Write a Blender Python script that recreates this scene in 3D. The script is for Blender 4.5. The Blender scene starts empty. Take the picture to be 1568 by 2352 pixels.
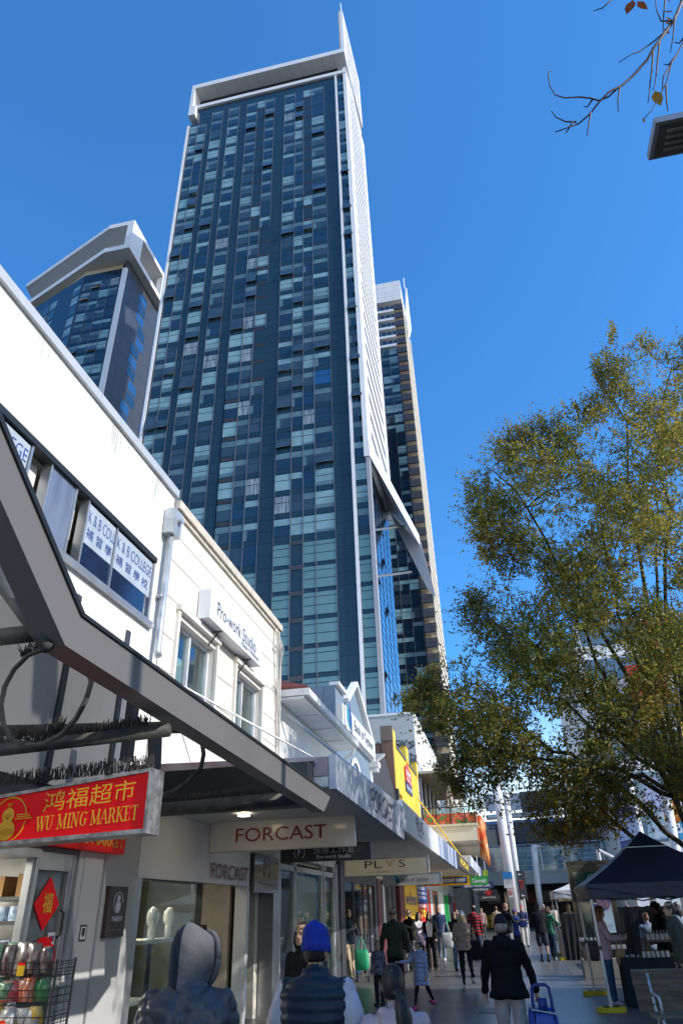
import bpy, bmesh, math, random
import numpy as np
from mathutils import Vector, Matrix
random.seed(7); RN = np.random.RandomState(11)
S = bpy.context.scene
COL = S.collection
R_ = math.radians

# ---------------------------------------------------------------- camera
F_PX, PITCH, ROLL, AZ, CAMZ = 1550.0, R_(30.65), R_(1.9), -0.1939, 1.7
_fw = Vector((math.sin(AZ)*math.cos(PITCH), math.cos(AZ)*math.cos(PITCH), math.sin(PITCH)))
_r = Vector((math.cos(AZ), -math.sin(AZ), 0)); _u = _r.cross(_fw)
_c, _s = math.cos(ROLL), math.sin(ROLL)
CR = _c*_r - _s*_u; CU = _s*_r + _c*_u
CAM = Vector((0, 0, CAMZ))
cd = bpy.data.cameras.new('camera'); co = bpy.data.objects.new('camera', cd); COL.objects.link(co)
cd.sensor_fit = 'VERTICAL'; cd.sensor_height = 36.0; cd.lens = F_PX/2352.0*36.0
cd.clip_start = 0.05; cd.clip_end = 3000
co.matrix_world = Matrix(((CR.x, CU.x, -_fw.x, 0), (CR.y, CU.y, -_fw.y, 0), (CR.z, CU.z, -_fw.z, CAMZ), (0, 0, 0, 1)))
S.camera = co

# ---------------------------------------------------------------- sky, sun, exposure
SUN_EL, SUN_BACK = R_(33), R_(10)      # sun from the right, a little behind the camera
sun_dir = Vector((math.cos(SUN_EL)*math.cos(SUN_BACK), -math.cos(SUN_EL)*math.sin(SUN_BACK), math.sin(SUN_EL)))
w = bpy.data.worlds.new('World'); S.world = w; w.use_nodes = True
nt = w.node_tree; bg = nt.nodes['Background']
sky = nt.nodes.new('ShaderNodeTexSky'); sky.sky_type = 'NISHITA'; sky.sun_disc = False
sky.sun_elevation = SUN_EL; sky.sun_rotation = math.atan2(sun_dir.x, sun_dir.y)
sky.altitude = 0; sky.air_density = 1.0; sky.dust_density = 0.2; sky.ozone_density = 4.0
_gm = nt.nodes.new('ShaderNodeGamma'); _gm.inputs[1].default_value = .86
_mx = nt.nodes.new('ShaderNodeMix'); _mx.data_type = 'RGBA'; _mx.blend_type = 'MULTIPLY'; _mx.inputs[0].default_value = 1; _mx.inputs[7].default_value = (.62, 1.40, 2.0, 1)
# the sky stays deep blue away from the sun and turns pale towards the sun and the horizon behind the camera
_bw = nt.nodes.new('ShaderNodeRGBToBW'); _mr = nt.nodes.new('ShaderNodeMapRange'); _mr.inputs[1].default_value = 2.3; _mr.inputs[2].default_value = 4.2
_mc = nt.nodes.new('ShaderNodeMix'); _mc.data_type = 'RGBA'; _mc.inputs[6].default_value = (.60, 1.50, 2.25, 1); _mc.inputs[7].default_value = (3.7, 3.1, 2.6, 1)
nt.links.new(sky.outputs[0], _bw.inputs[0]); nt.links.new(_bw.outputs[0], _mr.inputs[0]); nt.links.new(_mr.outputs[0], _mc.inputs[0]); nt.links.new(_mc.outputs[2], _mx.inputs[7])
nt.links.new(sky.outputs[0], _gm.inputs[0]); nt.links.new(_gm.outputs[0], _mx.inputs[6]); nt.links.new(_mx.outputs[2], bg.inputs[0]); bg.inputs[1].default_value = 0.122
sl = bpy.data.lights.new('sun', 'SUN'); sl.energy = 3.7; sl.angle = R_(0.5); sl.color = (1, .955, .88)
so = bpy.data.objects.new('sun', sl); COL.objects.link(so)
so.rotation_euler = (-sun_dir).to_track_quat('-Z', 'Y').to_euler(); so.location = (30, -5, 40)
S.view_settings.view_transform = 'Standard'; S.view_settings.look = 'None'
S.view_settings.exposure = 0.35; S.view_settings.gamma = 1.0
try: S.cycles.max_bounces = 6; S.cycles.transparent_max_bounces = 8; S.cycles.use_denoising = True
except Exception: pass

# ---------------------------------------------------------------- helpers
def ray(x, y): return _fw + CR*((x-784)/F_PX) + CU*((1176-y)/F_PX)
def PX(x, y, X): v = ray(x, y); return CAM + v*(X/v.x)
def PY(x, y, Y): v = ray(x, y); return CAM + v*(Y/v.y)
def PZ(x, y, z=0.): v = ray(x, y); return CAM + v*((z-CAMZ)/v.z)
def V(*a): return Vector(a)
def sr(r, g, b): return tuple(((c/255)/12.92 if c/255 <= .04045 else ((c/255+.055)/1.055)**2.4) for c in (r, g, b))

MATS = {}
def mat(name, col, rough=.6, metal=0., var=.12, scale=3., bump=0., coat=0., spec=.5, emit=0., bscale=None, kind=None, col2=None, stretch=None, alpha=None):
    if name in MATS: return MATS[name]
    m = bpy.data.materials.new(name); m.use_nodes = True; MATS[name] = m
    n = m.node_tree.nodes; l = m.node_tree.links; p = n['Principled BSDF']
    p.inputs['Roughness'].default_value = rough; p.inputs['Metallic'].default_value = metal
    p.inputs['Specular IOR Level'].default_value = spec
    if coat: p.inputs['Coat Weight'].default_value = coat; p.inputs['Coat Roughness'].default_value = .05
    tc = n.new('ShaderNodeTexCoord'); mp = n.new('ShaderNodeMapping'); l.new(tc.outputs['Object'], mp.inputs[0])
    if stretch: mp.inputs['Scale'].default_value = stretch
    c1 = tuple(col)+(1,); c2 = tuple(col2)+(1,) if col2 else tuple(max(0, c*(1-var*2)) for c in col)+(1,)
    if kind == 'brick':
        t = n.new('ShaderNodeTexBrick'); t.inputs['Scale'].default_value = scale
        t.inputs['Color1'].default_value = c1; t.inputs['Color2'].default_value = c2; t.inputs['Mortar'].default_value = tuple(c*.55 for c in col)+(1,)
        t.inputs['Mortar Size'].default_value = .012; src = t.outputs['Color']
    else:
        t = n.new('ShaderNodeTexNoise'); t.inputs['Scale'].default_value = scale; t.inputs['Detail'].default_value = 6
        rp = n.new('ShaderNodeValToRGB'); rp.color_ramp.elements[0].position = .35; rp.color_ramp.elements[1].position = .65
        rp.color_ramp.elements[0].color = c2; rp.color_ramp.elements[1].color = c1
        l.new(t.outputs['Fac'], rp.inputs[0]); src = rp.outputs[0]
    l.new(mp.outputs[0], t.inputs['Vector'])
    if var or col2 or kind: l.new(src, p.inputs['Base Color'])
    else: p.inputs['Base Color'].default_value = c1
    if bump:
        b = n.new('ShaderNodeBump'); b.inputs['Strength'].default_value = bump; b.inputs['Distance'].default_value = .02
        t2 = n.new('ShaderNodeTexNoise'); t2.inputs['Scale'].default_value = bscale or scale*4; t2.inputs['Detail'].default_value = 4
        l.new(mp.outputs[0], t2.inputs['Vector']); l.new(t2.outputs['Fac'], b.inputs['Height']); l.new(b.outputs[0], p.inputs['Normal'])
    if emit:
        l.new(src, p.inputs['Emission Color']) if (var or col2) else None
        p.inputs['Emission Color'].default_value = c1; p.inputs['Emission Strength'].default_value = emit
    if alpha is not None: p.inputs['Alpha'].default_value = alpha
    return m
def glass(name, tint=(.8, .9, .9), alpha=.25, rough=.02, ior=1.5):
    """thin window pane: mostly clear, mirror-like at glancing angles"""
    if name in MATS: return MATS[name]
    m = bpy.data.materials.new(name); m.use_nodes = True; MATS[name] = m
    n = m.node_tree.nodes; l = m.node_tree.links; n.remove(n['Principled BSDF'])
    out = n['Material Output']; tr = n.new('ShaderNodeBsdfTransparent'); tr.inputs[0].default_value = tuple(tint)+(1,)
    gl = n.new('ShaderNodeBsdfGlossy'); gl.inputs['Roughness'].default_value = rough
    f0 = ((ior-1)/(ior+1))**2; lw = n.new('ShaderNodeLayerWeight'); pw = n.new('ShaderNodeMath'); pw.operation = 'POWER'; pw.inputs[1].default_value = 5; l.new(lw.outputs['Facing'], pw.inputs[0])
    fr = n.new('ShaderNodeMath'); fr.operation = 'MULTIPLY_ADD'; fr.inputs[1].default_value = 1-f0; fr.inputs[2].default_value = f0; l.new(pw.outputs[0], fr.inputs[0]); lw.inputs[0].default_value = .5
    mx = n.new('ShaderNodeMixShader'); ad = n.new('ShaderNodeMath'); ad.operation = 'ADD'; ad.inputs[1].default_value = alpha*.3; ad.use_clamp = True
    l.new(fr.outputs[0], ad.inputs[0]); l.new(ad.outputs[0], mx.inputs[0]); l.new(tr.outputs[0], mx.inputs[1]); l.new(gl.outputs[0], mx.inputs[2])
    l.new(mx.outputs[0], out.inputs[0]); return m

class MB:
    def __init__(s): s.v = []; s.f = []; s.m = []
    def add(s, vs, fs, m=0):
        o = len(s.v); s.v += [tuple(a) for a in vs]; s.f += [tuple(o+i for i in f) for f in fs]; s.m += [m]*len(fs); return s
    def poly(s, pts, m=0): return s.add(pts, [tuple(range(len(pts)))], m)
    def box(s, x0, x1, y0, y1, z0, z1, m=0):
        return s.add([(x, y, z) for z in (z0, z1) for y in (y0, y1) for x in (x0, x1)],
                     [(0, 2, 3, 1), (4, 5, 7, 6), (0, 1, 5, 4), (2, 6, 7, 3), (0, 4, 6, 2), (1, 3, 7, 5)], m)
    def obox(s, c, a, b, d, m=0):
        c, a, b, d = map(Vector, (c, a, b, d)); vs = [c+i*a+j*b+k*d for k in (-1, 1) for j in (-1, 1) for i in (-1, 1)]
        return s.add(vs, [(0, 2, 3, 1), (4, 5, 7, 6), (0, 1, 5, 4), (2, 6, 7, 3), (0, 4, 6, 2), (1, 3, 7, 5)], m)
    def bar(s, p, q, w_, h, m=0, up=(0, 0, 1)):
        p, q = Vector(p), Vector(q); d = q-p; a = d.cross(Vector(up))
        if a.length < 1e-6: a = d.cross(Vector((1, 0, 0)))
        a.normalize(); b = a.cross(d).normalized()
        return s.obox((p+q)/2, d/2, a*w_/2, b*h/2, m)
    def prism(s, pts, vec, m=0, m2=None):
        pts = [Vector(p) for p in pts]; vec = Vector(vec); n = len(pts)
        s.add(pts+[p+vec for p in pts], [tuple(range(n))[::-1], tuple(range(n, 2*n))], m)
        o = len(s.v)-2*n; s.f += [(o+i, o+(i+1) % n, o+n+(i+1) % n, o+n+i) for i in range(n)]; s.m += [m if m2 is None else m2]*n
        return s
    def tube(s, pts, r, n=8, m=0, cap=True, sq=1.):
        pts = [Vector(p) for p in pts]; rs = r if isinstance(r, (list, tuple)) else [r]*len(pts); o = len(s.v); prev = None
        for i, p in enumerate(pts):
            d = (pts[min(i+1, len(pts)-1)]-pts[max(i-1, 0)]).normalized()
            if prev is None: a = d.orthogonal().normalized()
            else: a = (prev-d*prev.dot(d)); a = a.normalized() if a.length > 1e-6 else d.orthogonal().normalized()
            prev = a; b = d.cross(a)
            s.v += [tuple(p+(a*math.cos(2*math.pi*k/n)+b*math.sin(2*math.pi*k/n)*sq)*rs[i]) for k in range(n)]
        fs = [(o+i*n+k, o+i*n+(k+1) % n, o+(i+1)*n+(k+1) % n, o+(i+1)*n+k) for i in range(len(pts)-1) for k in range(n)]
        if cap: fs += [tuple(o+k for k in range(n))[::-1], tuple(o+(len(pts)-1)*n+k for k in range(n))]
        s.f += fs; s.m += [m]*len(fs); return s
    def loft(s, rings, m=0, cap=True):
        """rings: equal-length loops of points"""
        n = len(rings[0]); o = len(s.v)
        for r in rings: s.v += [tuple(p) for p in r]
        fs = [(o+i*n+k, o+i*n+(k+1) % n, o+(i+1)*n+(k+1) % n, o+(i+1)*n+k) for i in range(len(rings)-1) for k in range(n)]
        if cap: fs += [tuple(o+k for k in range(n))[::-1], tuple(o+(len(rings)-1)*n+k for k in range(n))]
        s.f += fs; s.m += [m]*len(fs); return s
    def ell(s, c, rx, ry, rz, n=12, k=8, m=0, rot=None, t0=0., t1=math.pi):
        c = Vector(c); rings = []
        for i in range(k+1):
            t = t0+(t1-t0)*i/k; t = min(max(t, .02), math.pi-.02)
            ring = []
            for j in range(n):
                a = 2*math.pi*j/n; p = Vector((rx*math.sin(t)*math.cos(a), ry*math.sin(t)*math.sin(a), rz*math.cos(t)))
                ring.append(c+(rot @ p if rot else p))
            rings.append(ring)
        return s.loft(rings, m)
    def build(s, name, mats, parent=None, smooth=False, recalc=True):
        me = bpy.data.meshes.new(name); me.from_pydata(s.v, [], s.f)
        if not isinstance(mats, (list, tuple)): mats = [mats]
        for a in mats: me.materials.append(a)
        me.polygons.foreach_set('material_index', s.m)
        if smooth: me.polygons.foreach_set('use_smooth', [True]*len(s.f))
        if recalc and len(s.f) < 60000:
            bm = bmesh.new(); bm.from_mesh(me); bmesh.ops.recalc_face_normals(bm, faces=bm.faces); bm.to_mesh(me); bm.free()
        me.update()
        o = bpy.data.objects.new(name, me); COL.objects.link(o)
        if parent: o.parent = parent
        return o
def tag(o, label=None, cat=None, group=None, kind=None):
    if label: o['label'] = label
    if cat: o['category'] = cat
    if group: o['group'] = group
    if kind: o['kind'] = kind
    return o
def empty(name, label, cat, group=None, loc=(0, 0, 0), rz=0):
    o = bpy.data.objects.new(name, None); COL.objects.link(o); o.location = loc; o.rotation_euler = (0, 0, rz)
    o.empty_display_size = .2; return tag(o, label, cat, group)
def text(s, origin, ux, uy, width, height, m, parent, name='lettering', bold=0., depth=.004, align='FIT', space=1.):
    """letters standing on origin, running along ux with height along uy (FIT: stretched to width x height)"""
    cu = bpy.data.curves.new('t', 'FONT'); cu.body = s; cu.size = 1; cu.offset = bold; cu.extrude = 0; cu.resolution_u = 3; cu.space_character = space
    ob = bpy.data.objects.new('t', cu); COL.objects.link(ob)
    dg = bpy.context.evaluated_depsgraph_get(); me = bpy.data.meshes.new_from_object(ob.evaluated_get(dg))
    bpy.data.objects.remove(ob); bpy.data.curves.remove(cu)
    n = len(me.vertices); a = np.empty(n*3, 'f'); me.vertices.foreach_get('co', a); a = a.reshape(-1, 3)
    lo, hi = a.min(0), a.max(0); a = a-lo; sz = hi-lo
    a[:, 0] *= width/max(sz[0], 1e-6); a[:, 1] *= height/max(sz[1], 1e-6)
    ux, uy = Vector(ux).normalized(), Vector(uy).normalized(); nn = ux.cross(uy)
    M = np.array([ux, uy, nn]); o = np.array(origin)
    a[:, 2] = depth; a = a @ M + o
    me.vertices.foreach_set('co', a.astype('f').ravel()); me.materials.clear(); me.materials.append(m); me.name = name; me.update()
    ob = bpy.data.objects.new(name, me); COL.objects.link(ob)
    if parent: ob.parent = parent
    return ob

# ---------------------------------------------------------------- materials
M_white = mat('white_render', (.80, .79, .76), .7, var=.06, scale=1.3, stretch=(1, 1, .5), bump=.06, bscale=30)
M_cream = mat('cream_render', (.78, .74, .66), .7, var=.05, scale=.8, bump=.06, bscale=30)
M_wpanel = mat('white_panel', (.74, .75, .78), .45, var=.04, scale=.25)
M_slate = mat('slate_cladding', (.016, .037, .052), .22, var=.12, scale=.2, coat=.3)
M_navy = mat('navy_cladding', (.008, .016, .032), .2, var=.12, scale=.2, coat=.3)
M_char = mat('charcoal_panel', (.055, .06, .075), .4, var=.06, scale=.3)
M_gdark = mat('window_dark', (.012, .030, .055), .08, var=.2, scale=.4, coat=1)
M_gblue = mat('window_navy', (.011, .030, .066), .06, var=.2, scale=.4, coat=1)
M_ggrey = mat('window_grey', (.036, .058, .078), .1, var=.2, scale=.5, coat=1)
M_blind = mat('window_blind', (.22, .37, .41), .2, var=.15, scale=.5, coat=.6)
M_blind2 = mat('window_blind_dim', (.11, .19, .22), .2, var=.15, scale=.5, coat=.6)
M_blindw = mat('window_blind_white', (.50, .62, .66), .25, var=.1, scale=.5, coat=.6)
M_gsky = mat('window_sky_reflection', (.015, .08, .22), .06, var=.05, coat=1)  # blue of the reflected sky put into the pane colour
M_gteal = mat('office_blind', (.13, .25, .26), .25, var=.08, scale=.15, coat=.6)
M_curt = mat('window_curtain', (.34, .40, .42), .3, col2=(.06, .09, .12), scale=3, stretch=(3, 3, .15), coat=.5)
M_mull = mat('mullion', (.20, .19, .19), .4, .6, var=.05)
M_black = mat('black_metal', (.012, .012, .014), .4, var=.1)
M_louvre = mat('brown_louvre', (.045, .032, .028), .5, var=.2, scale=8)
M_soffit = mat('grey_soffit', (.36, .35, .34), .6, var=.04)
M_beige = mat('beige_wall', (.52, .46, .37), .7, var=.05)
M_mirror = mat('mirror_glass', (.015, .06, .17), .03, metal=0., var=.1, scale=.08, coat=1, spec=1.)
# ================================================================ towers
FL = .048*63.5
def win_cell(mb, rr, x0, x1, y, z0, h, kind, mm):
    """one window of a storey: short pane above, tall pane below, frame; face toward -Y at plane y"""
    a, b, c = z0+.22*h, z0+.66*h, z0+.94*h          # sill, transom, head
    d = .05
    def pane(u0, u1, w0, w1, m): mb.box(u0, u1, y-.02, y+.05, w0, w1, m)
    if kind == 0: lo, up = 3, 3
    elif kind == 1: lo, up = 0, 0
    elif kind == 2: lo, up = 2, 2
    elif kind == 3: lo, up = 0, 3
    elif kind == 4: lo, up = 5, 5
    elif kind == 5: lo, up = 1, 1
    elif kind == 6: lo, up = 6, 6
    elif kind == 7: lo, up = 2, 4
    else: lo, up = 7, 7
    if kind in (1, 2, 5) and rr.random() < .6: up = 4
    pane(x0+d, x1-d, b+.05, c, up)
    if lo == 3 and rr.random() < .6:                # blind drawn partway, the shade below it painted as dim blind
        q = a+(b-a)*rr.choice((.25, .4, .55)); pane(x0+d, x1-d, q, b-.05, 3); pane(x0+d, x1-d, a, q, 4)
    elif lo in (0, 2) and rr.random() < .25:
        q = x0+(x1-x0)*.25; pane(x0+d, q, a, b-.05, 4); pane(q, x1-d, a, b-.05, lo)
    else: pane(x0+d, x1-d, a, b-.05, lo)
    mb.box(x0, x0+.05, y-.07, y+.05, z0, z0+h, mm); mb.box(x1-.05, x1, y-.07, y+.05, z0, z0+h, mm)
WM = [M_gdark, M_gblue, M_ggrey, M_blind, M_blind2, M_curt, M_gsky, M_blindw, M_mull, M_slate, M_black]
WW = [30, 12, 20, 12, 4, 12, .6, 16, 1.2]
def wkind(rr): return rr.choices(range(9), WW)[0]

TY = 63.5
tower = empty('apartment_tower', 'tallest dark glass apartment tower with white roof frame and spire wing', 'tower', loc=(0, 0, 0))
mb = MB()
zt = 1.7+2.038*TY
XL, XR = -.607*TY, -9.25
mb.box(XL, -.585*TY, TY, TY+19, 0, 1.7+1.959*TY, 0)
mb.box(-.585*TY, XR-.25, TY, TY+19, 0, zt, 0)
# grooves between the cladding panels: thin proud rails each half storey
for k in range(-9, 32):
    for q in (0, .5):
        z = 1.7+TY*(.5595+.048*(k+q))
        if 4 < z < zt: mb.box(XL, XR-.3, TY-.012, TY+.02, z-.012, z+.012, 1)
mb.build('wall', [M_slate, M_navy], tower)
BAYS = [(-.600, -.576), (-.576, -.551), (-.536, -.503), (-.486, -.453), (-.431, -.4007), (-.4007, -.376), (-.376, -.349), (-.320, -.289), (-.289, -.266), (-.266, -.243), (-.243, -.2076)]
JBAY = (-.169, -.1473)
rr = random.Random(5)
cells = []
for k in range(-7, 31):
    z0 = 1.7+TY*(.5595+.048*k)
    if z0+FL > zt+.2: continue
    for bi, (a, b) in enumerate(BAYS+[JBAY]):
        if bi < 2 and z0+FL > 1.7+1.955*TY: continue
        cells.append((k, bi, a*TY, b*TY, z0))
cells.sort(key=lambda c: c[4])
rest = MB(); npart = 0
for (k, bi, x0, x1, z0) in cells:
    if k < -1 and bi in (0, 1, 2, 3): continue          # hidden behind the shops
    cm = MB()
    if k < 0 and bi >= 5:                                # office floors: three teal panes
        if bi == 8:                                     # louvre over a dark panel
            cm.box(x0, x1, TY-.03, TY+.05, z0+.80*FL, z0+.97*FL, 10); cm.box(x0, x1, TY-.015, TY+.04, z0+.02, z0+.78*FL, 9)
            for i in range(4): cm.box(x0, x1, TY-.06, TY-.03, z0+(.82+.04*i)*FL, z0+(.835+.04*i)*FL, 8)
        elif bi in (5, 6) and k > -2: 
            cm.box(x0+.04, x1-.04, TY-.02, TY+.05, z0+.2*FL, z0+.95*FL, rr.choice((0, 2, 1)))
        else:
            for (p, q) in ((.04, .36), (.39, .68), (.71, .86)):
                cm.box(x0+.05, x1-.05, TY-.02, TY+.05, z0+p*FL, z0+q*FL, 11)
        cm.box(x0, x0+.05, TY-.07, TY+.05, z0, z0+FL, 8); cm.box(x1-.05, x1, TY-.07, TY+.05, z0, z0+FL, 8)
        if rr.random() < .9: cm.tube([(x0+.1, TY, z0+.93*FL), (x0+.1, TY-.3, z0+.9*FL)], .06, 6, 8)
    else:
        top = k >= 14
        if (bi == 6 and 8 <= k < 18) or (bi == 9 and k >= 18) or (bi == 5 and k >= 18) or (bi == 4 and k < 8) :
            cm.box(x0, x1, TY-.02, TY+.05, z0, z0+.13*FL, 12)   # brown louvre strip under a panel
            if bi == 4 or rr.random() < .2: win_cell(cm, rr, x0, x1, TY, z0, FL, wkind(rr), 8)
            else: cm.box(x0, x1, TY-.015, TY+.04, z0+.15*FL, z0+.99*FL, 9)
            cm.box(x0, x0+.05, TY-.07, TY+.05, z0, z0+FL, 8)
        else:
            kd = wkind(rr)
            if top and rr.random() < .35: kd = rr.choice((1, 1, 2, 5))
            if bi in (0, 1) and rr.random() < .45: kd = 0
            win_cell(cm, rr, x0, x1, TY, z0, FL, kd, 8)
            if rr.random() < .13:                        # sash pushed open at the bottom
                a, c = z0+.22*FL, z0+.66*FL
                if rr.random() < .4: c = z0+.94*FL
                cm.prism([(x0+.04, TY-.05, c), (x0+.04, TY-.34, a), (x0+.04, TY-.30, a-.06), (x0+.04, TY-.02, c-.02)], (x1-x0-.08, 0, 0), 2)
                cm.bar((x0+.03, TY-.36, a-.03), (x1-.03, TY-.36, a-.03), .05, .06, 8)
    mats_w = WM+[M_gteal, M_louvre]
    if npart < 100: cm.build('window', mats_w, tower, recalc=False); npart += 1
    else: rest.v, rest.f, rest.m = rest.v+cm.v, rest.f+[tuple(i+len(rest.v) for i in f) for f in cm.f], rest.m+cm.m
tag(rest.build('window', mats_w, tower, recalc=False), kind='stuff')
# piers
mb = MB()
mb.box(-.1744*TY, -.169*TY, TY-.25, TY+.1, 0, zt, 0); mb.box(-.1473*TY, -.1405*TY, TY-.25, TY+.6, 0, 1.7+.71*TY, 1)
mb.box(-.6095*TY, -.603*TY, TY-.15, TY+.5, 0, 1.7+1.955*TY, 0)
mb.build('pier', [M_wpanel, mat('grey_pier', (.33, .34, .37), .45, var=.04)], tower)
# roof frame
mb = MB()
zb, zr = zt-.1, 1.7+2.129*TY
mb.box(-.6049*TY, -.1405*TY, TY-.35, TY+1.6, zt-.25, zt+.65, 0)
mb.box(-.6049*TY, -.1405*TY, TY-.9, TY+17, zr-.1, zr+1.15, 0)
mb.box(-.6049*TY, -.595*TY, TY-.9, TY+14, zt-.25, zr-.1, 0)
mb.box(-.6049*TY, -.585*TY-.003, TY-.9, TY+4, zt-3.2, zt-.26, 0)
mb.box(-.594*TY, -.17*TY, TY+1.6, TY+14, zt-1, zr-.12, 1)
for i in range(1, 14):
    x = -.6*TY+i*2.08; mb.box(x-.02, x+.02, TY-.8, TY+1.5, zr-.125, zr-.1, 2)
mb.box(-.594*TY, -.146*TY, TY-.85, TY+1.59, zr-.104, zr-.1005, 3)
mb.build('roof_frame', [M_wpanel, M_black, mat('joint_grey', (.25, .25, .25)), mat('pale_soffit', (.60, .59, .58), .6, var=.04)], tower)
# white side wall with balcony slots (faces +X)
def sidewall(name, poly, slots, xf, th, y0, y1, mats, parent):
    """frame around a field of slots: bands of wall stand proud of a recessed grey back"""
    mb = MB(); mb.prism([(xf-th, y, z) for y, z in poly], (th-.7, 0, 0), 1)
    return mb
side = MB()
YB = TY+20.5
zA, zAr = 1.7+.713*TY, None
def ztop(y): return 1.7+131+(y-TY)*.54
# back plane (recessed) and bands
side.prism([(XR-.3, TY, zA), (XR-.3, YB, zA+3), (XR-.3, YB, ztop(YB)), (XR-.3, TY, ztop(TY))], (-.3, 0, 0), 1)
side.prism([(XR-.3, TY-.25, zA), (XR-.3, TY+2.6, zA+.4), (XR-.3, TY+2.6, ztop(TY)), (XR-.3, TY-.25, ztop(TY))], (.6, 0, 0), 0)
side.prism([(XR-.3, YB-3, zA+2.6), (XR-.3, YB, zA+3), (XR-.3, YB, ztop(YB)), (XR-.3, YB-3, ztop(YB-3))], (.6, 0, 0), 0)
side.prism([(XR-.3, TY, ztop(TY)-1.2), (XR-.3, YB, ztop(YB)-1.2), (XR-.3, YB, ztop(YB)), (XR-.3, TY, ztop(TY))], (.6, 0, 0), 0)
z = zA+3.2
while z < ztop(YB)-2:
    ys, ye = TY+2.6, YB-3
    if z+1.5 > ztop(TY): ys = max(ys, TY+(z+1.5-1.7-131)/.54)
    if ys < ye-1: side.prism([(XR-.3, ys, z), (XR-.3, ye, z), (XR-.3, ye, z+1.55), (XR-.3, ys, z+1.55)], (.57, 0, 0), 0)
    z += FL
side.build('side_wall', [M_wpanel, M_soffit], tower)
wing = MB()
WP = [(TY-.3, 1.7+136.6), (TY-.3, 1.7+152), (YB, 1.7+166), (YB, 1.7+147)]
wing.prism([(XR-.35, y, z) for y, z in WP], (-.25, 0, 0), 1)
def band(y0, y1, za0, za1, zb0, zb1): wing.prism([(XR-.35, y0, za0), (XR-.35, y1, za1), (XR-.35, y1, zb1), (XR-.35, y0, zb0)], (.65, 0, 0), 0)
band(TY-.3, TY+2, 138.3, 139.2, 153.7, 155.2); band(YB-2, YB, 147.8, 148.7, 166.3, 167.7)
band(TY+2, YB-2, 139.2, 147.8, 140.6, 149.2); band(TY+2, YB-2, 153.6, 164.7, 155.2, 166.3)
z = 141.5
while z < 165:
    a = max(TY+2, TY-.3+(z+1.5-153.7)/14*20.8+.5); b = min(YB-2, TY-.3+(z-139.6)/10.4*20.8)
    if b > a+.5: wing.prism([(XR-.35, a, z), (XR-.35, b, z), (XR-.35, b, z+1.5), (XR-.35, a, z+1.5)], (.6, 0, 0), 0)
    z += FL
wing.build('spire_wing', [M_wpanel, M_soffit], tower)
MB().tube([(XR, TY, 153), (XR, TY, 157.6)], [.16, .08], 8).build('mast', M_wpanel, tower)
# mirror glass flank below the sail
mb = MB(); XG = XR-.02
mb.box(XG-.3, XG, TY+.6, TY+16.6, 0, 1.7+.70*TY, 0)
for k in range(-13, 4):
    z = 1.7+TY*(.5595+.048*k)
    for q in (0, .35, .68):
        if z+q*FL > 2: mb.box(XG, XG+.03, TY+.6, TY+16.6, z+q*FL-.012, z+q*FL+.012, 1)
for i in range(1, 5): y = TY+.6+i*3.2; mb.box(XG, XG+.035, y-.014, y+.014, 0, 1.7+.70*TY, 1)
rr2 = random.Random(3)
for (yy, k, q) in ((3, 2, .3), (6, 1, .3), (8, 0, .2), (2.2, -1, .3), (2.9, -1, -.4), (9, -2, .3), (11, -5, .2), (4, -5, .3)):
    z = 1.7+TY*(.5595+.048*(k+q)); mb.prism([(XG+.03, TY+yy, z), (XG+.36, TY+yy, z-.9), (XG+.3, TY+yy, z-.95), (XG, TY+yy, z-.1)], (0, 1.5, 0), 2)
mb.build('glass_flank', [M_mirror, M_navy, M_black], tower)
# the white sail: sloping blade under the side wall, held off by two struts
A = V(XR+.35, TY-.25, zA); YE = 80.
B = V(-.0659*YE, YE, 1.7+.520*YE); C = V(-.0484*YE, YE, 1.7+.4239*YE)
I = V(-.112*82, 82, 1.7+.5896*82); A2 = A+V(0, 0, 2.2)
Ci = V(-.0593*80.5, 80.5, 1.7+.4406*80.5)
sail = MB()
sail.add([A2, B+V(0, 0, 1.6), B, A, I, C, Ci], [(0, 1, 2, 3), (3, 2, 5, 6, 4)], 0)
sail.add([A2+V(-.25, .2, 0), B+V(-.35, .3, 1.6), C+V(-.2, .3, .25), Ci+V(-.2, .3, .3), I+V(-.1, .2, .4), A2, B+V(0, 0, 1.6), C, Ci, I], [(0, 1, 6, 5), (1, 2, 7, 6), (2, 3, 8, 7), (3, 4, 9, 8), (0, 4, 3, 2, 1)], 0)
sail.build('sail_blade', [M_wpanel], tower)
mb = MB()
mb.tube([(XG, 64.6, 1.7+.5595*64.6), (-.0903*79, 79, 1.7+.5593*79)], .14, 8); mb.tube([(XG, 64.8, 1.7+.4723*64.8), (-.0846*79, 79, 1.7+.4733*79)], .14, 8)
mb.build('strut', M_mull, tower)

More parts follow.
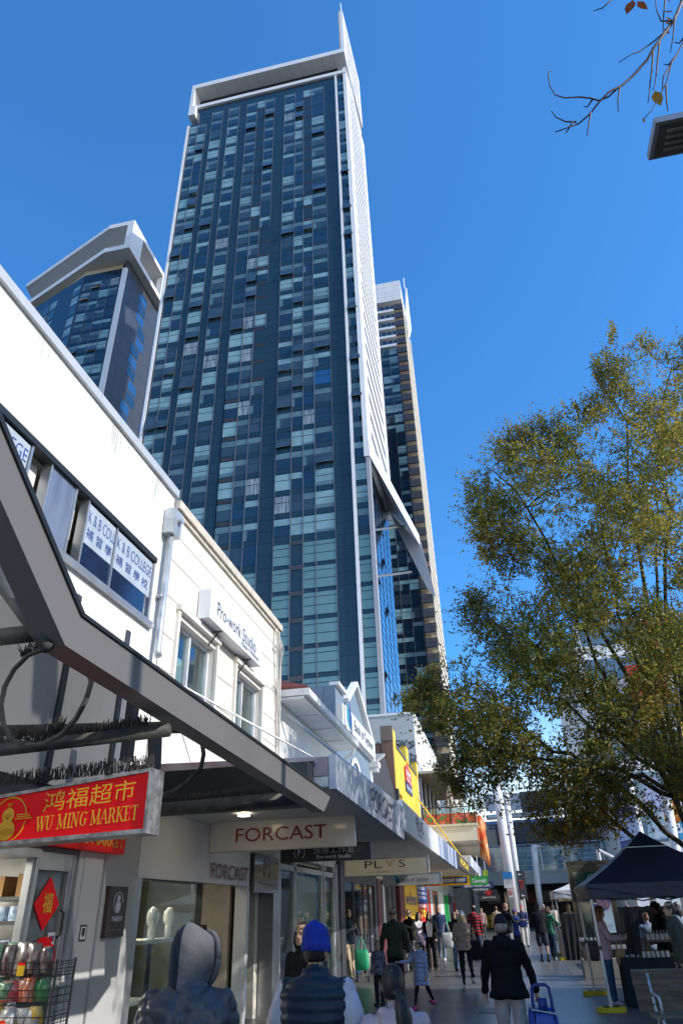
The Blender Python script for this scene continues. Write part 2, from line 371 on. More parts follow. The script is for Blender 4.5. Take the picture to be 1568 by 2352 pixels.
# ---- left tower
LT = empty('apartment_tower', 'dark glass tower on the left with a double white roof slab', 'tower')
LY = 86.; LX0, LX1 = -71.4, -61.9; LZ = 121.
mb = MB()
ang = [(LX1, LY), (LX0, LY), (LX0-26, LY+9.2), (LX0-26, LY+30), (LX1, LY+30)]
mb.prism([(x, y, 0) for x, y in ang], (0, 0, LZ), 0)
mb.build('wall', [M_navy], LT)
mb = MB(); mb.box(LX1+.003, LX1+.4, LY, LY+16.5, 0, LZ+4, 0)
for z in range(60, 122, 4): mb.box(LX1+.4, LX1+.41, LY, LY+16.5, z, z+.06, 1)
for y in (2.6, 5.2): mb.box(LX1+.4, LX1+.41, LY+y, LY+y+.05, 40, LZ+4, 1)
mb.build('panel_wall', [M_char, M_black], LT)
mb = MB(); m2_ = MB()
for i in range(0, 26):
    z = 121-(i+1)*3.05; o = 6.2 if i % 5 < 3 else 7.6; mb.box(LX1+.4, LX1+.45, LY+o, LY+o+3.2, z+.15, z+2.6, i % 2); m2_.box(LX1+.4, LX1+.47, LY+14.3, LY+16.4, z+.2, z+2.7, 0)
mb.build('glazed_strip', [M_mirror, M_gblue], LT); m2_.build('glazed_strip', [M_mirror], LT)
MB().box(LX1-.45, LX1+.5, LY-.25, LY+.3, 0, LZ-.3).build('corner_strip', M_wpanel, LT)
npart = 0; rest = MB(); rl = random.Random(9)
us = Vector((LX0-26, LY+9.2, 0))-Vector((LX0, LY, 0)); ul = us.length; us.normalize(); un = Vector((us.y, -us.x, 0))
if un.y > 0: un = -un
for i in range(0, 22):
    z = 118.5-(i+1)*3.05
    for j in range(4):
        x0 = LX0+.25+j*2.1; cm = MB(); win_cell(cm, rl, x0, x0+2.1, LY, z, 3.05, wkind(rl), 8)
        if rl.random() < .1: cm.prism([(x0, LY-.05, z+2), (x0, LY-.4, z+.8), (x0, LY-.35, z+.7), (x0, LY, z+1.9)], (2, 0, 0), 2)
        if npart < 60: cm.build('window', WM, LT, recalc=False); npart += 1
        else: rest.v, rest.f, rest.m = rest.v+cm.v, rest.f+[tuple(q+len(rest.v) for q in f) for f in cm.f], rest.m+cm.m
    for j in range(10):
        if j in (1, 2): continue
        cm = MB(); win_cell(cm, rl, 0, 2.3, 0, 0, 3.05, rl.choices((0, 1, 5, 3, 2), (4, 2, 3, 2, 2))[0], 8)
        o = Vector((LX0, LY, z))+us*(.3+j*2.5)
        cm.v = [tuple(o+us*(2.3-a)+un*(-b)+Vector((0, 0, c))) for a, b, c in cm.v]
        rest.v, rest.f, rest.m = rest.v+cm.v, rest.f+[tuple(q+len(rest.v) for q in f) for f in cm.f], rest.m+cm.m
tag(rest.build('window', WM, LT, recalc=False), kind='stuff')
RY = 83.
def slab(z0, z1, m=0):
    p = [(-59.8, RY), (-65.6, RY), (-92.5, RY+10), (-96, RY+30), (-59.8, RY+17)]
    return [(x, y, z0) for x, y in p], (0, 0, z1-z0)
mb = MB(); p, v = slab(131.0, 132.2); mb.prism(p, v, 1, 0)
p, v = slab(123.2, 124.5); mb.prism(p, v, 1, 0)
mb.box(-61.2, -59.8, RY+.002, RY+4.4, 124.5, 131.0, 0); mb.box(-61.2, -59.8, RY+14.5, RY+16.998, 124.5, 131.0, 0)
mb.prism([(-64, RY+5, 124.5), (-90, RY+14, 124.5), (-90, RY+24, 124.5), (-64, RY+16, 124.5)], (0, 0, 6.5), 1)
mb.prism([(-63, LY+.6, 121), (-71.6, LY+.6, 121), (-90, LY+8.5, 121), (-90, LY+20, 121), (-63, LY+14, 121)], (0, 0, 2.2), 2)
mb.build('roof_slabs', [M_wpanel, mat('pale_soffit', (.60, .59, .58), .6, var=.04), mat('sand_wall', (.45, .40, .33), .7)], LT)

# ---- right tower
RT = empty('apartment_tower', 'slimmer tower behind on the right with grey balcony panels and cream edges', 'tower')
QY = 125.; qx0, qxc, qx1 = -18., -.0715*QY, -6.68
mb = MB(); mb.box(qx0, qxc-.02, QY+2., QY+29, 0, 1.7+1.10*QY, 0); mb.box(qxc-.02, qx1-1.3, QY+2.2, QY+29, 0, 1.7+1.10*QY, 1)
mb.build('wall', [M_navy, M_beige], RT)
mb = MB(); mb.box(qx0, qx1, QY, QY+18, 1.7+1.102*QY, 1.7+1.159*QY, 0)
for i in range(1, 6): mb.box(qx1-i*2.1, qx1-i*2.1+.06, QY-.012, QY+.1, 1.7+1.102*QY, 1.7+1.159*QY, 1)
for zq in (1.115, 1.128, 1.143): mb.box(qx0, qx1, QY-.011, QY+.1, 1.7+zq*QY, 1.7+zq*QY+.08, 1)
mb.build('crown_panel', [M_wpanel, mat('joint_pale', (.5, .5, .52))], RT)
fq = .02437*QY
npart = 0; rq = random.Random(21)
for k in range(0, 38):
    z = 1.7+QY*(1.0898)-k*fq                              # balcony panel top
    if z < 16: break
    cm = MB(); cm.box(qxc, qx1+.02, QY-.02, QY+.25, z-1.75, z, 0); cm.box(qxc, qx1+.02, QY+.25, QY+2.2, z-1.75, z-1.5, 1)
    cm.box(qxc+1.1, qxc+1.15, QY-.03, QY, z-1.75, z, 2); cm.box(qxc, qx1, QY-.03, QY, z-.95, z-.9, 2)
    cm.box(qxc, qx1+.04, QY-.04, QY+.3, z-1.9, z-1.75, 2)
    cm.build('balcony', [M_char, M_beige, M_black], RT)
mb = MB()
for k in range(0, 40):
    z = 1.7+QY*(1.0898)-k*fq
    if z < 10: break
    mb.box(qx1-1.4, qx1, QY+2.2, QY+26, z-1.7, z-1.35, 0); mb.box(qx1-.3, qx1, QY+2.2, QY+26, z-1.35, z-.3, 0)
mb.box(qx1-1.2, qx1+.02, QY+26, QY+27.5, 0, 1.7+.99*QY*1.2, 0)
mb.build('side_slabs', [mat('cream_slab', (.70, .66, .58), .6, var=.04)], RT)
mb = MB()
for k in range(0, 5):
    z = 1.7+QY*(1.0898)-k*fq
    mb.box(qx0, qxc-.05, QY, QY+2, z-2.3, z-1.55, 0); mb.box(qx0, qxc-.05, QY+.05, QY+.1, z-1.55, z-.3, 1)
    for i in range(5): mb.box(qxc-1-i*1.4, qxc-.95-i*1.4, QY+.02, QY+.06, z-1.55, z-.3, 0)
    mb.box(qx0, qxc-.05, QY+1.9, QY+1.98, z-1.55, z+.6, 2)
mb.build('balcony_slabs', [M_wpanel, M_gblue, M_ggrey], RT)
MB().box(qx0, qxc-.03, QY+.6, QY+2, 0, 1.7+QY*(1.0898)-4*fq-2.3).build('curtain_wall', M_navy, RT)
rest = MB()
for k in range(5, 38):
    z = 1.7+QY*(1.0898)-(k)*fq-2.2
    if z < 14: break
    for j in range(4):
        x0 = qxc-.2-(j+1)*2.; cm = MB()
        if k > 13 and j == 1 and k < 20: continue
        win_cell(cm, rq, x0, x0+2, QY+.58, z, fq, rq.choices((0, 1, 2, 3, 5), (4, 2, 2, 2, 2))[0], 8)
        if npart < 70 : cm.build('window', WM, RT, recalc=False); npart += 1
        else: rest.v, rest.f, rest.m = rest.v+cm.v, rest.f+[tuple(q+len(rest.v) for q in f) for f in cm.f], rest.m+cm.m
if rest.f: tag(rest.build('window', WM, RT, recalc=False), kind='stuff')
mb = MB(); mb.prism([(-6.55, QY+27, 1.7+1.009*QY*1.216), (-6.55, QY+27, 1.7+1.1319*QY*1.216), (-6.55, QY+25, 1.7+1.12*QY*1.2), (-6.55, QY+8, 1.7+1.12*QY), (-6.55, QY+8, 1.7+1.05*QY)], (.5, 0, 0)); mb.tube([(-6.8, QY+27, 1.7+1.13*QY*1.216), (-6.8, QY+27, 1.7+1.1625*QY*1.216)], .15, 6)
mb.build('roof_fin', M_wpanel, RT)
# ================================================================ ground
M_pave = mat('granite_paving', (.145, .138, .132), .30, kind='brick', col2=(.095, .092, .09), scale=.55, bump=.08, bscale=25)
M_pave2 = mat('small_pavers', (.12, .112, .105), .5, kind='brick', col2=(.085, .08, .077), scale=2.2, bump=.1, bscale=25)
mb = MB(); mb.box(-400, 400, -200, 800, -.5, 0); g = mb.build('ground', M_pave); tag(g, kind='structure')
mb = MB(); mb.poly([(1.25, -3, .004), (9, -3, .004), (9, 60, .004), (1.9, 60, .004), (1.55, 30, .004)]); tag(mb.build('paving', M_pave2), kind='structure')

M_cap = mat('parapet_cap', (.55, .56, .58), .4, .2, var=.05)
M_glass = glass('clear_glass'); M_shopglass = glass('shop_glass', (.86, .91, .89), .0, ior=1.28)
M_frame = mat('dark_frame', (.03, .032, .036), .4, .3)
M_alu = mat('aluminium', (.50, .51, .53), .35, .7, var=.1)
M_galv = mat('galvanised', (.62, .66, .68), .38, .5, var=.18, scale=5, bump=.03)
M_room = mat('room_cream', (.62, .58, .50), .8)
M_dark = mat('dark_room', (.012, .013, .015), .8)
M_poster = mat('poster_grey', (.42, .48, .56), .4, var=.08)
M_blue = mat('lettering_blue', (.03, .07, .27), .5, var=0)
M_dusty = mat('dusty_glass', (.035, .050, .105), .3, col2=(.17, .21, .30), scale=2.2, stretch=(1, 1, .25), coat=.3)
M_navyfilm = mat('navy_film', (.012, .022, .065), .12, coat=.6)
M_red = mat('sign_red_glow', (.70, .004, .008), .5, var=.03, spec=.2, emit=.10); M_gold = mat('sign_gold', (.85, .42, .012), .4, var=.05)  # faint glow added to the red to brighten it in the shade
M_beam = mat('beam_grey', (.17, .16, .158), .38, var=.05, scale=1.5, spec=.4)
M_stain = mat('stain', (.42, .41, .38), .8, var=.1)

def wallx(mb, y0, y1, z0, z1, holes, X=-4.75, th=.3, m=0):
    """wall facing +X with rectangular holes [(y0,y1,z0,z1)]"""
    ys = sorted({y0, y1, *[h[0] for h in holes], *[h[1] for h in holes]})
    for a, b in zip(ys, ys[1:]):
        zs = [z0]
        for h in sorted(holes, key=lambda h: h[2]):
            if h[0] <= a+1e-6 and h[1] >= b-1e-6: zs += [h[2], h[3]]
        zs.append(z1)
        for i in range(0, len(zs), 2):
            if zs[i+1] > zs[i]+1e-6: mb.box(X-th, X, a, b, zs[i], zs[i+1], m)
WX = -4.75
# ---------------------------------------------------------------- white building (college)
b1 = empty('building', 'white rendered building with a band of college windows and a stained parapet', 'building')
mb = MB(); wallx(mb, -4, 9.2, 3.0, 8.0, [(-3.5, 8.82, 5.49, 6.6)]); mb.box(-16, -5.05, 9.0, 9.2, 0, 8.0); mb.box(-16, -5.05, -4, -3.8, 3, 8.0); mb.box(-16, -5.06, -3.8, 9.0, 7.7, 7.98)
mb.build('wall', M_white, b1)
mb = MB(); mb.box(-5.1, WX+.06, -4.05, 9.24, 8.0, 8.14); mb.build('parapet_cap', M_cap, b1)
mb = MB(); mb.box(-9, -5.06, -3.8, 9.0, 4.6, 5.3, 0); mb.box(-9, -5.06, -3.8, 9.0, 6.75, 6.9, 0); mb.box(-9.2, -9, -3.8, 9.0, 4.6, 6.9, 0)
for y in (6.45, 8.9): mb.box(-9, -5.2, y, y+.1, 5.3, 6.75, 0)
mb.build('room', M_room, b1)
ML = [-1.2, .6, 2.4, 4.3, 5.58, 5.98, 6.54, 6.85, 7.62, 8.8]
mb = MB(); 
mb.box(WX-.16, WX+.02, -3.5, 8.82, 6.54, 6.62, 0); mb.box(WX-.16, WX+.07, -3.5, 8.86, 5.45, 5.54, 1)
for y in ML: mb.box(WX-.14, WX-.01, y-.018, y+.018, 5.54, 6.54, 1)
mb.build('window_frame', [M_frame, M_alu], b1)
for a, b, kd in zip(ML, ML[1:], 'pddpodopp'):
    if kd == 'o':
        MB().box(WX-.22, WX-.2, a+.1, b-.02, 5.95, 6.5).build('blind', mat('roller_blind', (.8, .78, .72), .8), b1); continue
    w_ = MB().box(WX-.045, WX-.03, a+.018, b-.018, 5.54, 6.54).build('window', M_dusty if kd == 'd' else M_navyfilm, b1)
    if kd == 'p':
        MB().box(WX-.029, WX-.026, a+.03, b-.03, 5.93, 6.51).build('poster', M_poster, b1)
        x = WX-.025; W_ = b-a
        if a < 5: text('K & B COLLEGE', (x, b-1.30, 6.26), (0, 1, 0), (0, 0, 1), 1.25, .17, M_blue, b1, bold=-.01); text('補 習 學 校', (x, b-1.1, 6.02), (0, 1, 0), (0, 0, 1), .95, .15, M_blue, b1)
        elif a < 7: text('K & B COLL', (x, a+.06, 6.25), (0, 1, 0), (0, 0, 1), W_-.08, .17, M_blue, b1, bold=-.01); text('補 習 學', (x, a+.06, 6.02), (0, 1, 0), (0, 0, 1), W_-.12, .15, M_blue, b1)
        else: text('K & B COLLEGE', (x, a+.06, 6.25), (0, 1, 0), (0, 0, 1), W_-.12, .17, M_blue, b1, bold=-.01); text('補 習 學 校', (x, a+.08, 6.02), (0, 1, 0), (0, 0, 1), W_-.2, .15, M_blue, b1)
# stains running down from the parapet
st = MB(); rs = random.Random(2)
for i in range(46):
    y = rs.choice((7.1, 7.25, 7.35, 8.5, 8.7, 5.2, 5.5))+rs.gauss(0, .13); l_ = rs.uniform(.15, .7)
    st.poly([(WX+.003+i*.00004, y-.012, 7.98), (WX+.003+i*.00004, y+.012, 7.98), (WX+.003+i*.00004, y+.003, 7.98-l_)])
st.build('stain', mat('wall_stain', (.60, .59, .55), .8, var=.05), b1)
mb = MB(); mb.box(WX+.02, WX+.20, 8.87, 9.17, 7.12, 7.58); mb.tube([(WX+.2, 9.05, 7.40), (WX+.28, 9.05, 7.40)], .05, 12)
mb.build('rain_head', M_galv, b1)
mb = MB(); mb.tube([(WX+.10, 9.0, 7.13), (WX+.10, 9.0, 5.15), (WX+.13, 9.0, 5.06)], .055, 14); mb.box(WX, WX+.1, 8.93, 9.07, 6.0, 6.05); mb.build('downpipe', M_galv, b1, smooth=True)
# lower white-grey sheet wall behind the awning frame, with dark battens
mb = MB(); mb.box(WX-.3, WX-.02, -4, 9.2, 2.95, 3.0)
for y in (3.9, 5.3, 6.9, 8.2): mb.box(WX+.003, WX+.03, y, y+.10, 3.0, 5.2)
mb.build('batten', M_char, b1)

# ---------------------------------------------------------------- cream building (studio)
b2 = empty('building', 'cream painted two storey building with a studio sign and sash windows', 'building')
mb = MB(); H1, H2 = (9.78, 11.45, 4.3, 6.0), (12.55, 14.2, 4.3, 5.98)
wallx(mb, 9.24, 15.45, 3.05, 7.8, [H1, H2]); mb.box(-14, -5.05, 15.25, 15.45, 0, 7.8); mb.box(-14, -5.05, 9.25, 15.25, 7.4, 7.6)
mb.build('wall', M_cream, b2)
mb = MB(); mb.box(-5.1, WX+.10, 9.24, 15.5, 7.80, 7.96); mb.box(-5.1, WX+.05, 9.24, 15.47, 7.72, 7.80); mb.build('cornice', mat('stained_cornice', (.66, .60, .50), .75, var=.12, scale=6), b2)
mb = MB()
for z in (5.0, 5.55, 6.2, 6.85, 7.35):
    for a, b in ((9.25, 9.7), (11.55, 12.45), (14.3, 15.4)) if z < 6.1 else ((9.25, 15.4),): mb.box(WX-.01, WX+.0035, a, b, z, z+.015)
mb.build('render_joint', mat('joint_brown', (.35, .31, .25), .8), b2)
mb = MB()
for (a, b, z0, z1) in (H1, H2):
    mb.box(WX-.01, WX+.06, a-.08, a, z0, z1+.1, 1); mb.box(WX-.01, WX+.06, b, b+.08, z0, z1+.1, 1); mb.box(WX-.01, WX+.09, a-.1, b+.1, z1+.1, z1+.2, 1)
    mb.box(WX-.2, WX-.12, a, b, z0, z0+.06); mb.box(WX-.2, WX-.12, a, b, z1-.06, z1)
    for y in (a, (a+b)/2-.06, b-.06): mb.box(WX-.21, WX-.11, y, y+.06, z0, z1)
mb.build('window_frame', [mat('white_frame', (.72, .73, .74), .4), M_cream], b2)
for (a, b, z0, z1) in (H1, H2):
    mb = MB(); mb.box(WX-.17, WX-.16, a+.06, b-.06, z0, z1); mb.build('window', M_glass, b2)
    mb = MB(); mb.box(WX-.6, WX-.58, a, b, z0, z1, 1)
    for (q, r) in ((a+.1, a+.55), ((a+b)/2+.1, (a+b)/2+.5)): mb.box(WX-.4, WX-.38, q, r, z0, z1-.35, 0)
    mb.build('curtain', [mat('sheer_curtain', (.62, .68, .70), .8), mat('room_blue_grey', (.16, .20, .22), .8)], b2)
mb = MB(); rw = random.Random(4)
for i in range(7): y = 15.0+rw.uniform(0, .4); mb.tube([(WX+.05, y, 7.7), (WX+.12+rw.random()*.06, y+rw.uniform(-.1, .1), 7.3), (WX+.08, y+.1, 6.9), (WX+.06, 15.35, 6.4-rw.random())], .012, 5)
for i in range(5): mb.ell((WX+.1, 15.0+.1*i, 7.25+.06*(i % 2)), .035, .035, .05, 8, 5)
mb.tube([(WX+.08, 15.42, 6.9), (WX+.08, 15.42, 4)], .03, 6); mb.tube([(WX+.04, 15.0, 6.3), (WX+.05, 15.3, 6.2), (WX+.05, 15.35, 5)], .02, 6)
mb.build('service_cable', mat('cable_cream', (.55, .53, .48), .6), b2)
sg = empty('shop_sign', 'white box sign on the cream wall reading Pro-work Studio', 'sign')
mb = MB(); mb.box(WX+.02, WX+.25, 10.5, 13.42, 6.25, 6.8, 0); mb.build('sign_box', mat('sign_white', (.78, .79, .80), .35, var=.04), sg)
mb = MB()
for y in (11.1, 12.75): mb.bar((WX, y, 6.2), (WX+.26, y, 6.2), .03, .03); mb.bar((WX+.01, y, 5.95), (WX+.2, y, 6.2), .02, .02)
mb.build('bracket', M_frame, sg)
text('Pro-work Studio', (WX+.25, 10.85, 6.42), (0, 1, 0), (0, 0, 1), 2.2, .27, M_black, sg, bold=-.004); text('Pilates + Wellness', (WX+.25, 12.2, 6.31), (0, 1, 0), (0, 0, 1), 1.05, .09, M_black, sg)

# ---------------------------------------------------------------- white house with eaves
b3 = empty('building', 'low white house with broad white eaves and a red tile roof', 'building')
mb = MB(); wallx(mb, 15.5, 22.0, 3.05, 6.1, [(17.2, 18.0, 4.8, 5.8)] if 0 else []); mb.box(-12, -5.05, 15.5, 22, 3.05, 6.0); mb.build('wall', M_white, b3)
mb = MB(); mb.box(WX-.3, -4.12, 15.62, 21.9, 6.12, 6.18, 0); mb.box(-4.16, -4.0, 15.6, 21.95, 6.2, 6.36, 1); mb.box(WX-.3, -4.17, 15.6, 15.66, 6.2, 6.36, 1)
for y in (17.2, 18.8, 20.4): mb.box(WX-.3, -4.2, y, y+.02, 6.11, 6.13, 2)
mb.tube([(-4.1, 21.8, 6.2), (-4.2, 21.85, 6.0), (WX+.06, 21.9, 5.7), (WX+.06, 21.9, 3.5)], .045, 8, 1)
mb.build('eaves', [M_white, M_white, M_stain], b3)
mb = MB(); mb.prism([(-4.05, 15.66, 6.36), (-8.5, 18.6, 8.2), (-8.5, 19.5, 8.2), (-4.05, 21.9, 6.36)], (0, 0, .08)); mb.prism([(-4.05, 15.66, 6.36), (-9, 15.66, 6.36), (-8.5, 18.6, 8.2)], (0, 0, .08))
mb.build('roof', mat('terracotta_tile', (.20, .055, .04), .6, kind='brick', col2=(.14, .04, .03), scale=3), b3)

# ---------------------------------------------------------------- bank building
M_bankblue = mat('blue_grey_render', (.17, .235, .31), .7, var=.06)
b4 = empty('building', 'blue grey gabled bank building with an arched window and white band', 'building')
mb = MB(); n = 12
wallx(mb, 22.05, 28.6, 3.05, 7.0, [(24.0, 26.2, 3.6, 5.2)])
arch = [(25.1+1.1*math.cos(a), 5.2+1.1*math.sin(a)) for a in [math.pi*i/n for i in range(n+1)]]
mb.prism([(WX, 22.05, 7.0), (WX, 28.6, 7.0), (WX, 28.6, 7.6), (WX, 25.4, 9.2), (WX, 23.6, 8.1), (WX, 23.3, 8.3), (WX, 22.05, 8.3)], (-.4, 0, 0))
mb.box(-12, -5.16, 22.05, 22.35, 3, 8.3); mb.box(-12, -5.16, 28.3, 28.6, 3, 7.4); mb.prism([(-5.16, 22.4, 7.2), (-5.16, 28.3, 7.2), (-5.16, 25.4, 9.0)], (-6, 0, 0))
mb.build('wall', M_bankblue, b4)
mb = MB(); mb.box(WX, WX+.18, 22.3, 28.75, 6.98, 7.75); mb.bar((WX+.05, 28.7, 7.7), (WX+.05, 25.4, 9.28), .25, .14); mb.bar((WX+.05, 25.4, 9.28), (WX+.05, 23.5, 8.15), .25, .14); mb.box(WX-.2, WX+.14, 22.05, 23.4, 8.3, 8.42)
mb.box(WX, WX+.36, 22.0, 22.5, 6.75, 6.95); mb.box(WX, WX+.3, 22.05, 22.45, 6.6, 6.75); mb.box(WX, WX+.36, 28.3, 28.85, 6.7, 6.9); mb.box(WX, WX+.3, 28.35, 28.8, 6.55, 6.7); mb.box(WX, WX+.06, 28.25, 28.6, 3.8, 6.55)
mb.build('white_trim', M_white, b4)
mb = MB(); mb.loft([[(WX+.05, y, z) for y, z in arch], [(WX+.05, 25.1+(y-25.1)*1.16, 5.2+(z-5.2)*1.16) for y, z in arch]], 0, cap=False); mb.prism([(WX-.1, y, z) for y, z in arch]+[(WX-.1, 24, 3.6), (WX-.1, 26.2, 3.6)], (-.03, 0, 0), 1)
for y in (24.7, 25.1, 25.5): mb.box(WX-.09, WX-.06, y-.02, y+.02, 3.6, 6.1, 0)
mb.build('arched_window', [M_white, M_gblue], b4)
bs = empty('shop_sign', 'white band sign with blue swoosh mark reading Bank of Sydney', 'sign')
MB().box(WX+.19, WX+.24, 22.5, 28.4, 7.0, 7.72).build('sign_panel', mat('sign_white', (0, 0, 0)), bs)
text('Bank of Sydney', (WX+.243, 24.0, 7.08), (0, 1, 0), (0, 0, 1), 3.9, .5, M_black, bs, bold=.008)
M_teal = mat('logo_teal', (.02, .30, .42), .4); M_dblue = mat('logo_blue', (.015, .05, .22), .4)
mb = MB(); mb.prism([(WX+.246, 22.75, 7.9), (WX+.246, 23.15, 7.6), (WX+.246, 23.15, 7.0), (WX+.246, 22.75, 7.3)], (.01, 0, 0), 0); mb.prism([(WX+.25, 23.1, 8.0), (WX+.25, 23.5, 7.5), (WX+.25, 23.5, 6.9), (WX+.25, 23.1, 7.3)], (.01, 0, 0), 1); mb.build('logo', [M_teal, M_dblue], bs)

# ---------------------------------------------------------------- small black gabled shop, yellow house, graffiti block
b5 = empty('building', 'narrow black gabled shopfront with a gold outline panel', 'building')
M_blk = mat('black_render', (.045, .043, .045), .6)
mb = MB(); mb.prism([(WX, 28.9, 3.05), (WX, 36.0, 3.05), (WX, 36.0, 6.4), (WX, 32.5, 7.9), (WX, 29.7, 7.1), (WX, 28.9, 7.2)], (-5, 0, 0)); mb.box(WX, WX+.15, 35.6, 36, 3, 6.9); mb.build('wall', M_blk, b5)
mb = MB(); mb.bar((WX-.3, 29.7, 7.13), (WX-.3, 32.5, 7.95), .7, .1); mb.build('coping', M_soffit, b5)
mb = MB()
for (p, q) in (((31.3, 5.9), (33.6, 5.9)), ((33.6, 5.9), (33.6, 4.2)), ((31.3, 5.9), (31.3, 4.2))): mb.bar((WX+.03, p[0], p[1]), (WX+.03, q[0], q[1]), .05, .05, up=(1, 0, 0))
mb.build('gold_outline', M_gold, b5); text('No. 1', (WX+.02, 31.8, 4.9), (0, 1, 0), (0, 0, 1), 1.3, .4, M_gold, b5)
M_brick = mat('old_brick', (.25, .13, .08), .8, kind='brick', col2=(.14, .085, .06), scale=1.7)
M_yellow = mat('yellow_paint', (.80, .55, .06), .65, var=.08, scale=1.5)
b6 = empty('building', 'yellow painted brick house with brick chimney wall and chemist sign', 'building')
mb = MB(); wallx(mb, 36.1, 47.0, 3.05, 9.1, [(37.2, 38.3, 5.5, 6.9), (40, 41, 5.5, 6.7), (42.6, 43.6, 5.5, 6.7), (45.3, 46.2, 5.5, 6.7)]); mb.box(-5.05, WX, 36.12, 37.0, 9.1, 9.9); mb.box(-5.05, WX+.05, 41.0, 42.2, 9.1, 10.0); mb.box(-5.05, WX+.05, 46.2, 47, 9.1, 10.0); mb.build('wall', M_yellow, b6)
mb = MB(); mb.box(-5.05, WX+.08, 40.9, 42.3, 10.0, 10.2); mb.box(-5.05, WX+.08, 46.1, 47.05, 10.0, 10.2); mb.box(-5.05, WX+.05, 37, 40.9, 9.1, 9.22); mb.box(-5.05, WX+.05, 42.3, 46.1, 9.1, 9.22); mb.build('coping', mat('grey_coping', (.10, .11, .13), .6), b6)
mb = MB(); mb.box(-9, -5.06, 36.0, 36.4, 3, 9.2); mb.box(-5.35, -4.78, 35.97, 36.38, 3.0, 9.3); mb.build('side_wall', M_brick, b6)
mb = MB(); mb.box(-5.4, -4.76, 35.94, 36.5, 9.3, 10.05); mb.build('chimney', mat('chimney_brown', (.22, .17, .13), .8, kind='brick', scale=2), b6)
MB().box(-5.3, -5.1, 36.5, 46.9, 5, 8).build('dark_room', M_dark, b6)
cs = empty('shop_sign', 'red and blue chemist sign on the yellow wall', 'sign')
mb = MB(); mb.prism([(WX+.02, 39.9, 7.9), (WX+.02, 42.6, 7.9), (WX+.02, 42.6, 8.7), (WX+.02, 41.8, 8.75), (WX+.02, 41.2, 9.0), (WX+.02, 39.9, 8.65)], (.06, 0, 0), 0); mb.box(WX+.02, WX+.08, 39.9, 42.6, 7.4, 7.88, 1); mb.build('sign_panel', [mat('chemist_red', (.62, .03, .02), .4), M_dblue], cs)
M_lw = mat('lettering_white', (.85, .85, .85), .5, var=0)
text('CHEMIST', (WX+.083, 40.05, 8.25), (0, 1, 0), (0, 0, 1), 2.3, .32, M_lw, cs, bold=.02); text('WAREHOUSE', (WX+.083, 40.05, 7.97), (0, 1, 0), (0, 0, 1), 2.4, .2, M_lw, cs, bold=.01); text('DISCOUNT CHEMIST', (WX+.083, 40.0, 7.52), (0, 1, 0), (0, 0, 1), 2.45, .22, M_lw, cs, bold=.01)
b7 = empty('building', 'pale grey block with black graffiti on its blank side wall', 'building')
mb = MB(); mb.box(-16, WX, 47.1, 71, 0, 13.3); mb.build('wall', mat('pale_block', (.46, .48, .48), .7, var=.06, scale=.6), b7)
mb = MB(); mb.box(-16, WX+.1, 47.05, 71.1, 13.3, 13.45); mb.box(WX, WX+.06, 47.1, 71, 10.2, 13.3)
for z in (12.3, 12.7, 13.0): mb.box(WX+.06, WX+.10, 47.1, 71, z, z+.06)
for y in range(48, 71, 3): mb.box(WX+.06, WX+.12, y, y+.12, 3, 12.2)
mb.build('cladding', M_white, b7)
gr = MB(); rg = random.Random(8)
for row, z in ((0, 11.2), (1, 10.4)):
    for i in range(5):
        x = -7.2+i*.5; y = 47.07; pts = [(x+rg.uniform(0, .5), y, z+rg.uniform(-.3, .35)) for _ in range(6)]; gr.tube(pts, .03, 4)
gr.tube([(-8.9+.55*math.cos(a), 47.07, 10.7+.5*math.sin(a)) for a in np.linspace(0, 6.2, 18)], .02, 4); gr.build('graffiti', M_black, b7)
text('KUFK', (-7.3, 47.05, 11.0), (1, 0, 0), (0, 0, 1), 2.2, .6, M_black, b7, name='graffiti', depth=.03)

# balcony restaurant
b8 = empty('building', 'cream balcony restaurant with floral red balustrade under a ribbed roof', 'building')
M_creambox = mat('cream_box', (.72, .66, .54), .6, var=.03)
mb = MB(); mb.box(-4.7, -1.35, 47.6, 66, 5.35, 6.2); mb.box(-4.75, -1.25, 47.5, 66, 6.2, 6.32); mb.build('balcony_box', M_creambox, b8)
M_floral = mat('floral_panel', (.50, .03, .03), .5, col2=(.10, .22, .06), scale=3.2)
_n = M_floral.node_tree.nodes; _r2 = [q for q in _n if q.type == 'VALTORGB'][0].color_ramp
for ps, cl in ((.46, (.55, .03, .03, 1)), (.53, (.75, .30, .03, 1)), (.56, (.6, .03, .04, 1)), (.6, (.75, .35, .3, 1))):
    e = _r2.elements.new(ps); e.color = cl
_r2.interpolation = 'CONSTANT'
mb = MB(); mb.box(-4.7, -1.32, 47.55, 47.6, 6.33, 6.95); mb.box(-1.36, -1.3, 47.62, 60, 5.3, 7.0); mb.build('floral_balustrade', M_floral, b8)
mb = MB(); mb.box(-4.7, -1.3, 47.5, 47.56, 7.28, 7.34)
for x in (-4.65, -3.8, -2.9, -2.0, -1.35): mb.box(x-.03, x+.03, 47.5, 47.56, 6.3, 7.3)
mb.build('railing', M_frame, b8)
mb = MB(); mb.box(-4.6, -1.4, 47.54, 47.55, 6.96, 7.27); mb.build('glass_panel', M_glass, b8)
mb = MB(); mb.box(-4.75, -2.4, 47.5, 60, 9.45, 9.6, 0)
for i in range(18): mb.prism([(-4.7, 47.6+i*.7, 9.45), (-4.7, 47.9+i*.7, 9.3), (-4.7, 48.2+i*.7, 9.45)], (2.3, 0, 0), 1)
mb.build('ribbed_roof', [M_soffit, mat('rib_brown', (.14, .12, .10), .6)], b8)
